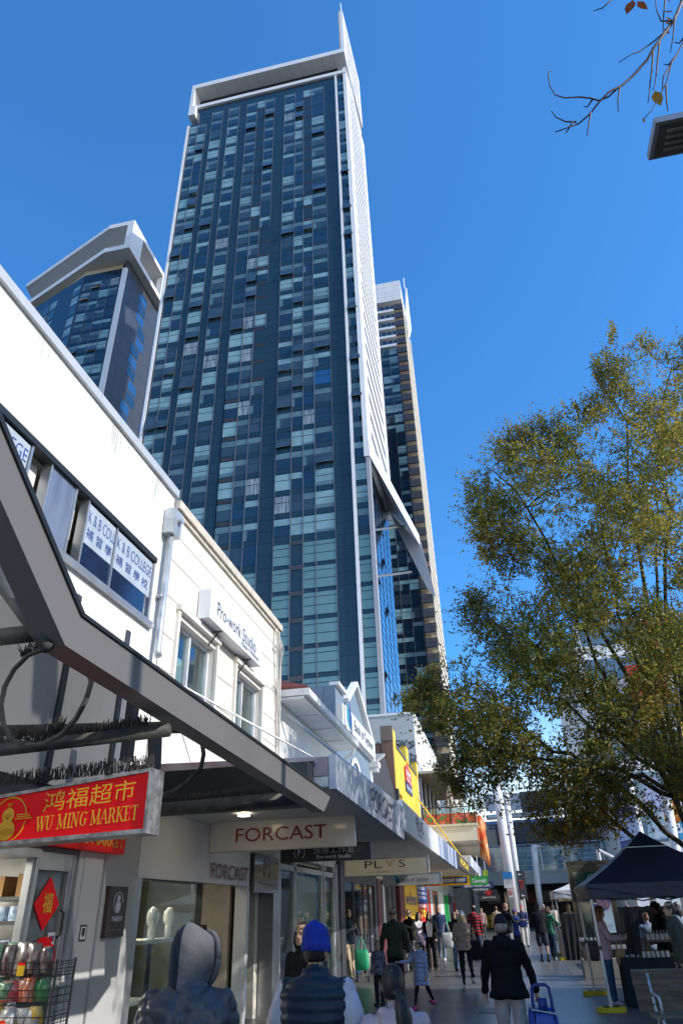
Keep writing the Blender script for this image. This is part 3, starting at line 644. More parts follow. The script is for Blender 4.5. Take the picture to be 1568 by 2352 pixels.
mb = MB(); mb.box(-4.74, -4.7, 47.7, 66, 6.3, 9.4, 0); mb.box(-4.7, -4.62, 48.5, 48.6, 6.3, 9.4, 1); mb.box(-4.7, -4.62, 52, 52.1, 6.3, 9.4, 1); mb.build('screen', [M_dark, M_frame], b8)
um = empty('umbrella', 'folded beige parasol standing on the balcony behind the railing', 'umbrella', loc=(-2.9, 48.4, 6.33))
MB().tube([(0, 0, 0), (0, 0, 2.35)], .03, 8).build('pole', M_frame, um)
mb = MB(); mb.loft([[Vector((math.cos(a)*r*(1+.3*math.sin(5*a)), math.sin(a)*r*(1+.3*math.sin(5*a)), z)) for a in np.linspace(0, 2*math.pi, 25)[:-1]] for r, z in ((.24, .75), (.26, 1.0), (.2, 1.5), (.14, 2.0), (.1, 2.25), (.02, 2.45))]); mb.build('canopy', mat('beige_cloth', (.46, .40, .34), .8), um, smooth=True)
lp = MB()
for (y, z, ry, rz) in ((50.5, 6.2, .5, .9), (51.5, 5.6, .45, .7), (53, 6.6, .5, .6), (52, 4.9, .3, .5)): lp.ell((-1.15, y, z), .3, ry, rz, 10, 7)
for a in (1, 2): lp.tube([(-1.1, 51, 5.5), (-1.0, 50.2+a, 4.6), (-.95, 50.4+a, 4.1)], [.25, .18, .08], 8)
lp.build('lobster_ornament', mat('lobster_orange', (.72, .10, .02), .4, col2=(.8, .4, .1), scale=2, coat=.4), None, smooth=True)
tag(bpy.data.objects['lobster_ornament'], 'large orange lobster figure mounted on the balcony edge', 'ornament')

# ---------------------------------------------------------------- awnings along the left side
M_lightbox = mat('awning_fascia', (.50, .53, .60), .5, var=.06)
def awning(y0, y1, zb0, zb1, zt0, zt1, mats, label, xo=-1.9, soff=.0):
    o = empty('awning', label, 'awning', 'street awnings on the left')
    mb = MB(); mb.prism([(xo, y0, zb0), (xo, y1, zb1), (xo, y1, zt1), (xo, y0, zt0)], (-.09, 0, 0), 0); mb.build('fascia', mats[0], o)
    mb = MB(); mb.prism([(xo-.1, y0, zb0+.03), (xo-.1, y1, zb1+.03), (WX+.01, y1, zb1+.03), (WX+.01, y0, zb0+.03)], (0, 0, .12), 0); mb.build('soffit', mats[1], o)
    mb = MB(); mb.prism([(xo-.1, y0, zb0+.16), (WX+.01, y0, zb0+.16), (WX+.01, y0, zt0+.05), (xo-.1, y0, zt0-.02)], (0, .06, 0), 0)
    mb.prism([(xo-.1, y0+.07, zt0-.12), (xo-.1, y1, zt1-.12), (WX+.01, y1, zt1), (WX+.01, y0+.07, zt0)], (0, 0, .04), 0); mb.build('awning_roof', mats[2], o)
    return o
M_ws = mat('soffit_white', (.62, .62, .60), .6, var=.04); M_rust = mat('rusty_paint', (.42, .40, .42), .6, col2=(.26, .17, .20), scale=2.5)
a1 = awning(8.75, 15.17, 3.02, 2.93, 3.43, 3.56, [M_lightbox, M_ws, M_rust], 'grey awning with raised FORCAST letters on its fascia, nearest full awning')
text('FORCAST', (-1.9, 11.3, 3.07), (0, 1, 0), (0, 0, 1), 2.4, .34, mat('letter_dark_grey', (.10, .09, .10), .5), a1, bold=.01, depth=.03)  # dark grey letters set off the fascia
a2 = awning(15.2, 23.7, 3.12, 3.12, 3.70, 3.72, [mat('sign_white', (0, 0, 0)), M_ws, M_ws], 'white awning with PLVS lettering on its fascia')
text('PLVS', (-1.9, 17.6, 3.32), (0, 1, 0), (0, 0, 1), 1.5, .3, M_black, a2, bold=.015, depth=.02); text('- AGENCY -', (-1.9, 17.7, 3.2), (0, 1, 0), (0, 0, 1), 1.3, .07, M_black, a2, depth=.02)
a3 = awning(23.75, 32.6, 3.12, 3.11, 3.72, 3.80, [mat('blue_white_film', (.62, .66, .74), .5, col2=(.10, .14, .26), scale=1.2, stretch=(1, 1.4, .4)), M_ws, M_ws], 'awning with a blurred blue and white picture along its fascia')
a4 = awning(32.7, 43.3, 3.25, 3.28, 3.82, 3.85, [M_blk, M_ws, M_ws], 'black awning with yellow lettering on its fascia'); text('TAX REFUND', (-1.9, 34.6, 3.4), (0, 1, 0), (0, 0, 1), 7.5, .32, mat('lettering_yellow', (.8, .6, .05), .5, var=0), a4, bold=.02, depth=.02) if 0 else text('WIN-PRO-860', (-1.9, 34.6, 3.4), (0, 1, 0), (0, 0, 1), 7.5, .32, mat('lettering_yellow', (.8, .6, .05), .5, var=0), a4, bold=.02, depth=.02)
a5 = awning(46.4, 68, 3.86, 3.84, 4.46, 4.56, [mat('pale_blue_film', (.60, .66, .78), .5, col2=(.45, .50, .70), scale=.8), M_ws, M_ws], 'pale blue lit awning beneath the balcony restaurant')
a6 = awning(66.2, 71.5, 5.4, 5.6, 6.3, 6.9, [mat('lime_panel', (.28, .50, .06), .5), M_ws, M_ws], 'lime green awning end farthest along the row', xo=-1.32)
mb = MB(); mb.tube([(-1.95, 9.2, 3.9), (WX+.05, 13.6, 5.4)], .03, 6); 
mb = MB(); MB().tube([(WX+.05, 9.6, 4.9), (-2.0, 12.8, 3.5)], .016, 6).build('awning_stay', M_alu, a1); MB().tube([(WX+.05, 15.6, 5.9), (-2.0, 20.5, 3.7)], .03, 6).build('awning_stay', M_alu, a2); MB().tube([(WX+.05, 45.5, 7.7), (-1.95, 40.5, 3.8)], .04, 6).build('awning_stay', M_yellow, a4)
# ---------------------------------------------------------------- hanging signs (perpendicular to the street)
def hang(x0, x1, y, z0, z1, m, label, frame=M_alu, th=.09, name='hanging_sign', stem=True):
    o = empty(name, label, 'sign', 'signs hanging under the awnings')
    MB().box(x0+.015, x1-.015, y, y+th, z0+.015, z1-.015).build('sign_panel', m, o)
    mb = MB(); t = .015
    mb.box(x0, x1, y-.008, y+th+.008, z0, z0+t); mb.box(x0, x1, y-.008, y+th+.008, z1-t, z1); mb.box(x0, x0+t, y-.008, y+th+.008, z0+t, z1-t); mb.box(x1-t, x1, y-.008, y+th+.008, z0+t, z1-t)
    if stem:
        for x in (x0+(x1-x0)*.2, x0+(x1-x0)*.8): mb.tube([(x, y+th/2, z1), (x, y+th/2, 3.1)], .015, 6)
    mb.build('sign_frame', frame, o); return o
FX, FZ = V(1, 0, 0), V(0, 0, 1)
M_cream_sign = mat('sign_offwhite', (.60, .585, .565), .35, var=.03, coat=.2); M_maroon = mat('lettering_maroon', (.22, .012, .02), .4, var=0)
h1 = hang(-4.60, -2.2, 11.42, 2.575, 3.05, M_cream_sign, 'off white hanging sign with thin maroon FORCAST letters')
text('FORCAST', (-4.15, 11.412, 2.71), FX, FZ, 1.5, .2, M_maroon, h1, bold=.002)
h2 = hang(-3.63, -2.1, 12.2, 2.436, 2.69, M_blk, 'black hanging sign with grey characters and Pro-work Studio', M_frame)
h2.location = (0, 0, 0)
_a, _b = PY(719, 1975, 12.19).x, PY(814, 1975, 12.19).x
text('健身工作室', (_a, 12.19, 2.545), FX, FZ, _b-_a, .11, mat('lettering_grey', (.55, .55, .55), .5, var=0), h2); text('Pro-work Studio', (_a+.06, 12.19, 2.47), FX, FZ, (_b-_a)*.83, .058, M_lw, h2)
mb = MB(); mb.tube([(-3.3+.09*math.cos(a), 12.185, 2.57+.09*math.sin(a)) for a in np.linspace(-1.0, 4.1, 16)], .005, 4); mb.build('logo', M_lw, h2); text('P', (-3.33, 12.19, 2.53), FX, FZ, .05, .09, M_lw, h2)
M_lit = mat('sign_lit_cream', (.70, .60, .42), .4, var=.06, emit=.12)
h3 = hang(-3.83, -1.8, 18.38, 2.43, 2.80, M_lit, 'glowing cream PLVS AGENCY hanging sign', M_ws)
text('PL', (-3.32, 18.372, 2.60), FX, FZ, .42, .16, M_black, h3, bold=-.004); text('V', (-2.79, 18.372, 2.60), FX, FZ, .17, .16, M_gold, h3, bold=-.004); text('S', (-2.48, 18.372, 2.60), FX, FZ, .15, .16, M_black, h3, bold=-.004); text('A G E N C Y', (-3.03, 18.372, 2.49), FX, FZ, .42, .05, M_black, h3)
mb = MB(); mb.box(-3.28, -3.1, 18.37, 18.38, 2.51, 2.516); mb.box(-2.55, -2.36, 18.37, 18.38, 2.51, 2.516); mb.build('rule', M_black, h3)
h4 = hang(-3.53, -1.8, 22.4, 2.32, 2.63, mat('sign_grey', (.50, .52, .54), .4, var=.03), 'grey hanging sign with teal mark reading Bank of Sydney')
text('Bank of Sydney', (-3.0, 22.39, 2.38), FX, FZ, .82, .14, M_black, h4); mb = MB(); mb.prism([(-3.16, 22.385, 2.59), (-3.06, 22.385, 2.54), (-3.04, 22.385, 2.36), (-3.14, 22.385, 2.42)], (0, .004, 0), 0); mb.prism([(-3.14, 22.38, 2.44), (-3.03, 22.38, 2.52), (-3.03, 22.38, 2.40), (-3.12, 22.38, 2.36)], (0, .004, 0), 1); mb.build('logo', [M_teal, M_dblue], h4)
M_chemy = mat('chemist_yellow', (.85, .52, .02), .4)
h5 = hang(-4.33, -1.8, 40.3, 2.73, 3.16, M_chemy, 'yellow hanging sign with navy DISCOUNT CHEMIST panel', M_chemy)
MB().box(-3.3, -1.93, 40.27, 40.29, 2.82, 3.10).build('sign_band', M_dblue, h5); text('DISCOUNT CHEMIST', (-3.2, 40.265, 2.88), FX, FZ, 1.18, .16, M_lw, h5, bold=.02); MB().box(-4.2, -3.4, 40.27, 40.29, 2.76, 2.80).build('red_line', mat('chemist_red', (0, 0, 0)), h5)
def farsign(a, b, Y, m, s, label, tm=M_lw, tw=.8, th_=.5):
    p, q = PY(*a, Y), PY(*b, Y)
    o = hang(p.x, q.x, Y, q.z, p.z, m, label, m, stem=False); W_, H_ = q.x-p.x, p.z-q.z
    mb = MB(); mb.tube([((p.x+q.x)/2, Y+.05, p.z), ((p.x+q.x)/2, Y+.05, p.z+1.2)], .025, 6); mb.build('stem', M_alu, o)
    if s: text(s, (p.x+W_*(1-tw)/2, Y-.012, q.z+H_*(1-th_)/2), FX, FZ, W_*tw, H_*th_, tm, o, bold=.01)
    return o
def c6(x, y): return ((1300+.4464*x)*.57416, (3300+.4464*y)*.57416)
M_chemg = mat('chemmart_green', (.03, .36, .06), .4, emit=.05)
farsign(c6(1297, 462), c6(1462, 535), 50, M_chemg, 'Chemmart', 'green hanging sign with white Chemmart lettering')
farsign(c6(1408, 405), c6(1460, 462), 52, mat('lime_sign', (.35, .55, .03), .4), '', 'lime green square sign above the green chemist sign')
farsign(c6(1210, 520), c6(1510, 565), 55, mat('clinic_navy', (.03, .05, .16), .4), 'Station Medical Clinic', 'narrow navy Station Medical Clinic sign')
farsign(c6(1312, 566), c6(1475, 592), 58, mat('metro_grey', (.08, .12, .10), .4), 'METRO', 'dark grey green METRO sign low in the far row')
h6 = farsign(c6(1352, 583), c6(1545, 622), 60, M_blk, 'nab', 'black hanging sign with red star and white nab', tw=.3); h6
p = PY(*c6(1460, 602), 59.9); MB().prism([(p.x+(.32 if i % 2 == 0 else .14)*math.cos(i*math.pi/7), 59.9, p.z+(.32 if i % 2 == 0 else .14)*math.sin(i*math.pi/7)) for i in range(14)], (0, .05, 0)).build('logo', mat('star_red', (.7, .03, .02), .4), h6)
farsign(c6(1365, 625), c6(1568, 676), 63, M_blk, 'District Dining', 'farthest black sign listing District Dining', tw=.6, th_=.35)
# ---------------------------------------------------------------- grey awning frame of the market
def cc2(x, y): return (.32956*x, (2500+.57398*y)*.57416)
fr = empty('market_awning', 'grey folded steel beam frame with dirty pipes and bird spikes over the market', 'awning')
BX = -1.9
mb = MB()
prof = [(BX, 2.62), (BX, 3.0-.0)]
# long arm along the street, outer face grey, open channel shape
K0t, K0b = (2.83, 3.01), (2.75, 2.83); E0t, E0b = (8.42, 2.89), (8.07, 2.68); U0t, U0b = (1.57, 3.864), (1.70, 3.54)
def P(q, x=BX): return (x, q[0], q[1])
mb.prism([P(K0b), P(E0b), P(E0t), P(K0t)], (-.14, 0, 0), 0); mb.prism([P(U0b), P(K0b), P(K0t), P(U0t)], (-.14, 0, 0), 0)
mb.build('beam', [M_beam, M_frame], fr)
mb = MB(); mb.prism([P(K0t, BX+.012), P(E0t, BX+.012), (BX+.012, E0t[0], E0t[1]+.02), (BX+.012, K0t[0], K0t[1]+.02)], (-.16, 0, 0)); mb.prism([P(U0t, BX+.012), P(K0t, BX+.012), (BX+.012, K0t[0]+.02, K0t[1]+.02), (BX+.012, U0t[0]+.02, U0t[1]+.02)], (-.16, 0, 0)); mb.build('flashing', M_frame, fr)
M_pipe = mat('dirty_pipe', (.045, .048, .046), .6, col2=(.10, .095, .08), scale=9, bump=.2, bscale=40)
def pipe(pts, r, n=10): MB().tube(pts, r, n).build('pipe', M_pipe, fr, smooth=True)
pipe([(-4.7, 4.05, 2.63), (-1.95, 4.05, 2.72)], .042); pipe([(-4.7, 7.6, 2.72), (-1.95, 7.6, 2.78)], .075); pipe([(-4.7, 5.6, 3.25), (-2.0, 5.2, 3.0)], .05)
q0 = [PY(0, 1338, 2.7), PY(60, 1420, 2.7), PY(112, 1490, 2.72)]; pipe(q0, .03)
pipe([PY(-60, 1250, 2.75), PY(20, 1350, 2.75), PY(100, 1470, 2.78)], .035); pipe([PY(-40, 1468, 2.9), PY(100, 1452, 2.9)], .045)
ring = [cc2(*p) for p in ((330, 160), (200, 210), (100, 310), (35, 430), (8, 560), (25, 690), (80, 790), (180, 838), (300, 830), (430, 765), (530, 655), (600, 525), (637, 400), (620, 320))]
pipe([PY(*p, 3.7) for p in ring], .016)
pipe([PY(*cc2(*p), 6.6) for p in ((1405, 800), (1420, 900), (1400, 1000), (1290, 1110), (1200, 1165), (1110, 1190))], .022)
# dark box gutter behind the pipes
mb = MB(); mb.box(WX+.02, BX-.25, 8.3, 8.6, 2.8, 3.28, 0); mb.box(WX+.02, BX-.25, 8.6, 8.68, 3.28, 3.34, 0); mb.build('gutter', M_frame, fr)
for (px, py, qx, qy, Y) in ((60, 60, 70, 1000, 6.9), (930, 540, 880, 950, 7.3), (1085, 700, 1075, 1000, 7.0)):
    MB().bar(PY(*cc2(px, py), Y), PY(*cc2(qx, qy), Y), .13, .1).build('post', M_char, fr)
# bird spikes: brush strips on pipes and sign
sp = MB(); rk = random.Random(12)
def spikes(a, b, n, h, lean=.009):
    for i in range(n):
        p = a.lerp(b, (i+.5)/n)
        for j in range(4): sp.tube([p+V(rk.gauss(0, .006), rk.gauss(0, .01), 0), p+V(rk.gauss(0, lean), rk.gauss(0, .02), h*rk.uniform(.75, 1.05))], [.0045, .003], 3, cap=False)
spikes(V(-2.78, 4.05, 2.70), V(-2.1, 4.05, 2.745), 42, .085); spikes(V(-3.4, 4.05, 2.68), V(-3.02, 4.05, 2.70), 20, .08)
spikes(V(-3.3, 4.03, 2.44), V(-2.02, 4.03, 2.49), 62, .085)
spikes(PY(*cc2(110, 790), 3.7), PY(*cc2(270, 820), 3.7), 14, .075); spikes(PY(*cc2(280, 815), 3.7), PY(*cc2(440, 715), 3.7), 14, .075); spikes(PY(*cc2(140, 225), 3.7), PY(*cc2(300, 150), 3.7), 12, .06, .03)
spikes(V(-3.7, 7.6, 2.80), V(-2.1, 7.6, 2.85), 60, .09)
sp.build('bird_spike', mat('spike_brown', (.075, .068, .06), .8), fr, recalc=False)
M_roofsheet = mat('roof_sheet', (.35, .36, .37), .5, alpha=.62)
MB().prism([(BX-.2, 2.7, 3.03), (WX+.02, 2.7, 4.75), (WX+.02, 8.7, 4.75), (BX-.2, 8.4, 2.93)], (0, 0, .02)).build('roof_sheet', M_roofsheet, fr)

# ---------------------------------------------------------------- WU MING MARKET sign
ws = empty('shop_sign', 'large red and gold lightbox sign reading WU MING MARKET', 'sign')
SY = 4.0; sxr = -2.01
def sz(x, lo): t = (x-sxr)/(-3.02-sxr); return (2.14+t*(-.03)) if lo else (2.478+t*(-.098))
def sp4(x0, x1, y, e0=0., e1=0.): return [(x0, y, sz(x0, 1)+e0), (x1, y, sz(x1, 1)+e0), (x1, y, sz(x1, 0)-e1), (x0, y, sz(x0, 0)-e1)]
xl = -3.35
MB().prism(sp4(xl, sxr-.012, SY, .012, .012), (0, .14, 0)).build('sign_panel', M_red, ws)
mb = MB(); 
mb.prism([(xl, SY-.012, sz(xl, 1)-.012), (sxr, SY-.012, sz(sxr, 1)-.012), (sxr, SY-.012, sz(sxr, 1)+.012), (xl, SY-.012, sz(xl, 1)+.012)], (0, .17, 0)); mb.prism([(xl, SY-.012, sz(xl, 0)-.01), (sxr, SY-.012, sz(sxr, 0)-.01), (sxr, SY-.012, sz(sxr, 0)+.01), (xl, SY-.012, sz(xl, 0)+.01)], (0, .17, 0)); mb.box(sxr-.012, sxr+.006, SY-.015, SY+.16, sz(sxr, 1)-.012, sz(sxr, 0)+.01)
mb.build('sign_frame', mat('worn_steel', (.40, .39, .38), .4, .6, var=.3, scale=18), ws)
UX = V(1.01, 0, .062).normalized()
text('鸿福超市', (-2.70, SY-.003, 2.272), V(1, 0, .075), FZ, .60, .115, M_gold, ws, bold=.0, depth=.004)
# serif capitals drawn as thick and thin strokes
SER = {'W': ('A0,1 .28,0 K;.28,0 .5,.95 T;.5,.95 .74,0 K;.74,0 1,1 T', '0,1 .5,1 1,1'), 'U': ('.15,1 .15,.3 K;.15,.3 .3,.03 K;.3,.03 .6,.03 T;.6,.03 .8,.3 T;.8,.3 .8,1 T', '.15,1 .8,1'),
 'M': ('.1,0 .1,1 T;.1,1 .5,.05 K;.5,.05 .9,1 T;.9,1 .9,0 K', '.1,0 .9,0 .1,1 .9,1'), 'I': ('.5,0 .5,1 K', '.5,0 .5,1'), 'N': ('.12,0 .12,1 T;.12,1 .85,0 K;.85,0 .85,1 T', '.12,0 .12,1 .85,1'),
 'G': ('.9,.85 .6,1 T;.6,1 .3,.9 T;.3,.9 .12,.5 K;.12,.5 .3,.1 K;.3,.1 .6,0 T;.6,0 .85,.12 T;.85,.12 .85,.45 K', '.85,.45 .88,.9'), 'A': ('0.02,0 .48,1 T;.48,1 .92,0 K;.2,.35 .75,.35 T', '.03,0 .92,0'),
 'R': ('.18,0 .18,1 K;.18,1 .6,1 T;.6,1 .78,.75 K;.78,.75 .6,.5 K;.6,.5 .18,.5 T;.5,.5 .9,0 K', '.18,0 .9,0 .15,1'), 'K': ('.18,0 .18,1 K;.85,1 .2,.42 T;.4,.55 .88,0 K', '.18,0 .18,1 .85,1 .88,0'),
 'E': ('.18,0 .18,1 K;.18,1 .8,1 T;.18,.5 .65,.5 T;.18,0 .85,0 T;.8,1 .8,.8 T;.85,0 .85,.22 T', '.15,0 .15,1'), 'T': ('.5,0 .5,1 K;.05,1 .95,1 T;.05,1 .05,.8 T;.95,1 .95,.8 T', '.5,0')}
def serif(s, o, ux, uy, width, h, m, parent):
    ux, uy = Vector(ux), Vector(uy); nn = ux.cross(uy).normalized(); mb = MB(); adv = [.55 if c == 'I' else .45 if c == ' ' else 1.15 if c in 'WM' else .82 if c in 'ET' else .95 for c in s]
    k = width/sum(adv); x = 0; o = Vector(o); q = [0]
    def pt(u, v): q[0] += 1; return o+ux*u+uy*v*h+nn*(.002+q[0]*2e-6)
    for c, a in zip(s, adv):
        if c in SER:
            st_, se = SER[c]; w_ = k*a*.88
            for g_ in st_.lstrip('A').split(';'):
                p0, p1, kd = g_.split(); u0, v0 = map(float, p0.split(',')); u1, v1 = map(float, p1.split(','))
                p0, p1 = (x+u0*w_, v0), (x+u1*w_, v1); t = (.17 if kd == 'K' else .07)*k*.5
                d = (ux*(p1[0]-p0[0])+uy*h*(p1[1]-p0[1])); n_ = nn.cross(d).normalized()*t; a0, a1 = pt(*p0), pt(*p1); mb.poly([a0-n_, a1-n_, a1+n_, a0+n_])
            for g_ in se.split():
                u0, v0 = map(float, g_.split(',')); a0 = pt(x+u0*w_, v0); r = ux*(.17*k); t = uy*h*.035; mb.poly([a0-r-t, a0+r-t, a0+r+t, a0-r+t])
        x += k*a
    return mb.build('lettering', m, parent, recalc=False)
serif('WU MING MARKET', (-2.725, SY-.001, 2.170), V(1, 0, .055).normalized(), FZ, .66, .078, M_gold, ws)
gl = MB(); c0 = 0
def gx(u, v): return V(-3.02+u, SY-.006, 2.24+v)
def ring2(cx, cz, rx, rz, y, n=24): return [(cx+rx*math.cos(2*math.pi*i/n), y, cz+rz*math.sin(2*math.pi*i/n)) for i in range(n)]
gl.prism(ring2(-2.985, 2.185, .062, .056, SY-.008), (0, .004, 0)); gl.prism(ring2(-2.985, 2.268, .04, .042, SY-.0065), (0, .004, 0)); gl.tube([(-2.99, SY-.006, 2.31), (-2.97, SY-.006, 2.335), (-3.0, SY-.006, 2.33)], .006, 5)
gl.tube([(-2.975+.115*math.cos(a), SY-.006, 2.245+.125*math.sin(a)) for a in np.linspace(.3, 3.4, 20)], .005, 5); gl.tube([(-2.975+.115*math.cos(a), SY-.006, 2.245+.125*math.sin(a)) for a in np.linspace(-1.2, -.1, 10)], .004, 5)
for i, (a, b) in enumerate(((-.11, .02), (-.10, .035), (-.12, .05))): gl.tube([(-2.86+a*.6, SY-.006, 2.27-i*.012), (-2.86+b*.8, SY-.006, 2.272-i*.012)], .004, 4)
gl.v = [(a+.055, b, c) for a, b, c in gl.v]; gl.build('logo', M_gold, ws)
lg = MB(); M_lotus = mat('lotus_line', (.45, .12, .01), .5, var=0)
for a in (-.7, 0, .7): lg.tube([(-2.985, SY-.012, 2.245), (-2.985+.02*math.sin(a)-.006, SY-.012, 2.262), (-2.985+.028*math.sin(a), SY-.012, 2.245+.035*math.cos(a))], .0015, 4)
for i in range(3): lg.tube([(-3.04+.022*j, SY-.012, 2.165+.012*i+.006*math.sin(j*1.8+i)) for j in range(6)], .0014, 4)
lg.v = [(a+.055, b, c) for a, b, c in lg.v]; lg.build('logo_line', M_lotus, ws)
w2 = empty('shop_sign', 'smaller red market sign on the wall behind the big red sign', 'sign')
MB().box(WX+.02, WX+.12, 6.8, 8.7, 2.40, 2.66).build('sign_panel', M_red, w2); text('WU MING MARKET', (WX+.122, 6.9, 2.46), (0, 1, 0), FZ, 1.75, .12, M_gold, w2, bold=.02)

# ---------------------------------------------------------------- market front (under the white building)
M_grey = mat('grey_panel', (.50, .50, .50), .5, var=.04, scale=1.2, bump=.04, bscale=60)
mk = empty('shopfront', 'market shopfront with open stock room, glass door and white corner pillar', 'shop')
mb = MB(); wallx(mb, 7.9, 9.3, 0, 2.95, []); mb.box(WX, WX+.035, 8.45, 9.27, 0, 2.9, 0); mb.box(WX, WX+.012, 8.0, 8.42, 0, 2.4, 0); mb.build('pillar', M_grey, mk)
mb = MB(); mb.box(-5.2, WX, -4, 7.9, 2.35, 2.95, 0); mb.box(-5.2, WX+.03, -4, 7.1, 2.28, 2.36, 1); mb.build('header', [mat('header_dark', (.08, .08, .085), .5), M_alu], mk)
mb = MB(); mb.box(-9, -5.0, -4, 9.3, 2.45, 2.5, 0); mb.box(-9, -8.9, -4, 9.3, 0, 2.45, 1); mb.box(-8.9, -5.05, 9.2, 9.3, 0, 2.45, 1); mb.box(-8.9, -5.05, -4, -3.9, 0, 2.45, 1); mb.build('room', [M_ws, M_grey], mk)
dr = MB()
for (a, b, c, d) in ((7.08, 7.2, 0, 2.35), (7.78, 7.9, 0, 2.35), (7.2, 7.78, 2.18, 2.35), (7.2, 7.78, 0, .2)): dr.box(WX-.12, WX-.04, a, b, c, d)
for y in (7.12, 7.84): dr.box(WX-.04, WX-.02, y-.012, y+.012, 0, 2.35)
dr = dr.build('door', M_alu, mk); MB().box(WX-.09, WX-.08, 7.2, 7.78, .2, 2.18).build('pane', mat('tinted_pane', (.10, .105, .10), .12, coat=.5), dr); MB().tube([(WX-.03, 7.72, 1.55), (WX+.01, 7.72, 1.58), (WX+.01, 7.72, 1.78), (WX-.03, 7.72, 1.81)], .012, 6).build('handle', M_frame, dr)
dm = empty('door_decoration', 'red paper diamond with gold 福 on the market door', 'decoration')
MB().prism([(WX-.07, 7.5, 1.62), (WX-.07, 7.73, 1.86), (WX-.07, 7.5, 2.12), (WX-.07, 7.27, 1.86)], (.004, 0, 0)).build('paper', M_red, dm); text('福', (WX-.062, 7.41, 1.78), (0, 1, 0), FZ, .18, .19, M_gold, dm, bold=.02)
fan = MB(); [fan.prism([(WX-.07, 7.55, 1.30), (WX-.07, 7.55+.24*math.cos(a), 1.30+.26*math.sin(a)), (WX-.055, 7.55+.25*math.cos(a+.13), 1.30+.27*math.sin(a+.13)), (WX-.07, 7.55+.24*math.cos(a+.26), 1.30+.26*math.sin(a+.26))], (.004, 0, 0)) for a in np.arange(.1, 2.9, .26)]
tag(fan.build('paper_fan', M_red, None), 'red folded paper fan fixed low on the market door', 'decoration')
bw = empty('wall_sign', 'brown plaque with white gourd emblem on the market pillar', 'sign')
MB().box(WX+.036, WX+.09, 8.53, 8.98, 1.52, 2.05).build('sign_panel', mat('plaque_brown', (.055, .033, .026), .4, var=.05), bw)
mb = MB(); X_ = WX+.092
def rg2(cy, cz, r, n=16, rz=None): return [(X_, cy+r*math.cos(2*math.pi*i/n), cz+(rz or r)*math.sin(2*math.pi*i/n)) for i in range(n)]
mb.prism(rg2(8.76, 1.84, .065), (.003, 0, 0)); mb.prism(rg2(8.76, 1.92, .04), (.003, 0, 0)); mb.tube(rg2(8.76, 1.88, .11)[:14], .005, 4); mb.build('logo', M_lw, bw)
text('鸿福超市', (X_, 8.62, 1.68), (0, 1, 0), FZ, .28, .06, M_lw, bw, bold=.01); text('鸿福超市 · 好货人生', (X_, 8.62, 1.58), (0, 1, 0), FZ, .27, .022, M_soffit, bw)
stk = MB(); stk.box(WX+.013, WX+.016, 8.10, 8.24, 1.5, 1.66, 0); stk.box(WX+.0165, WX+.018, 8.12, 8.22, 1.52, 1.64, 1); stk.prism([(WX+.0185, 8.135, 1.63), (WX+.0185, 8.205, 1.63), (WX+.0185, 8.205, 1.57), (WX+.0185, 8.17, 1.53), (WX+.0185, 8.135, 1.57)], (.001, 0, 0), 0); tag(stk.build('sticker', [M_frame, M_lw], None), 'small black and white shield sticker on the market pillar', 'sticker')
st2 = MB(); st2.box(WX-.078, WX-.074, 7.63, 7.76, 1.45, 1.6, 0); st2.box(WX-.073, WX-.071, 7.65, 7.74, 1.52, 1.57, 1); st2.box(WX-.0705, WX-.069, 7.67, 7.7, 1.525, 1.565, 2); tag(st2.build('sticker', [M_lw, M_dblue, M_red], None), 'card payment sticker in white red and blue on the market door', 'sticker')
# stock shelf inside
sh = empty('shelf_unit', 'black metal shelves holding cartons and tins inside the market', 'shelf')
mb = MB()
for x in (-6.5, -5.15):
    for y in (8.2, 8.6): mb.box(x, x+.05, y, y+.05, 0, 1.98)
for z in (.5, 1.0, 1.35, 1.7, 1.95): mb.box(-6.5, -5.1, 8.2, 8.65, z-.02, z+.02)
mb.build('shelf_frame', M_black, sh)
M_carton = mat('carton', (.36, .20, .085), .8, var=.08); M_tin = mat('tin_label', (.62, .68, .75), .4, col2=(.05, .16, .35), scale=9)
bx = lambda x, y, z, a, b, c, m, nm, lb, ct, gp=None: tag(MB().box(x, x+a, y, y+b, z+.001, z+c).build(nm, m, None), lb, ct, gp)
bx(-5.72, 8.22, 1.97, .5, .4, .24, M_carton, 'carton', 'brown carton on top of the black shelves', 'box')
bx(-6.4, 8.22, 1.97, .5, .4, .22, M_carton, 'carton', 'brown carton left of another on the shelf top', 'box')
for i in range(8): tag(MB().tube([(-5.25-i*.16, 8.3, 1.722), (-5.25-i*.16, 8.3, 1.87)], .07, 12).build('tin', M_tin, None), 'blue and white tin on the upper stock shelf', 'tin', 'tins on the stock shelf')
for i in range(7): tag(MB().tube([(-5.25-i*.17, 8.3, 1.372), (-5.25-i*.17, 8.3, 1.53)], .075, 12).build('tin', M_tin, None), 'blue and white tin on the middle stock shelf', 'tin', 'tins on the stock shelf')
bx(-5.75, 8.22, 1.02, .5, .38, .3, mat('grey_carton', (.5, .52, .54), .7), 'carton', 'pale grey carton low on the black shelves', 'box')
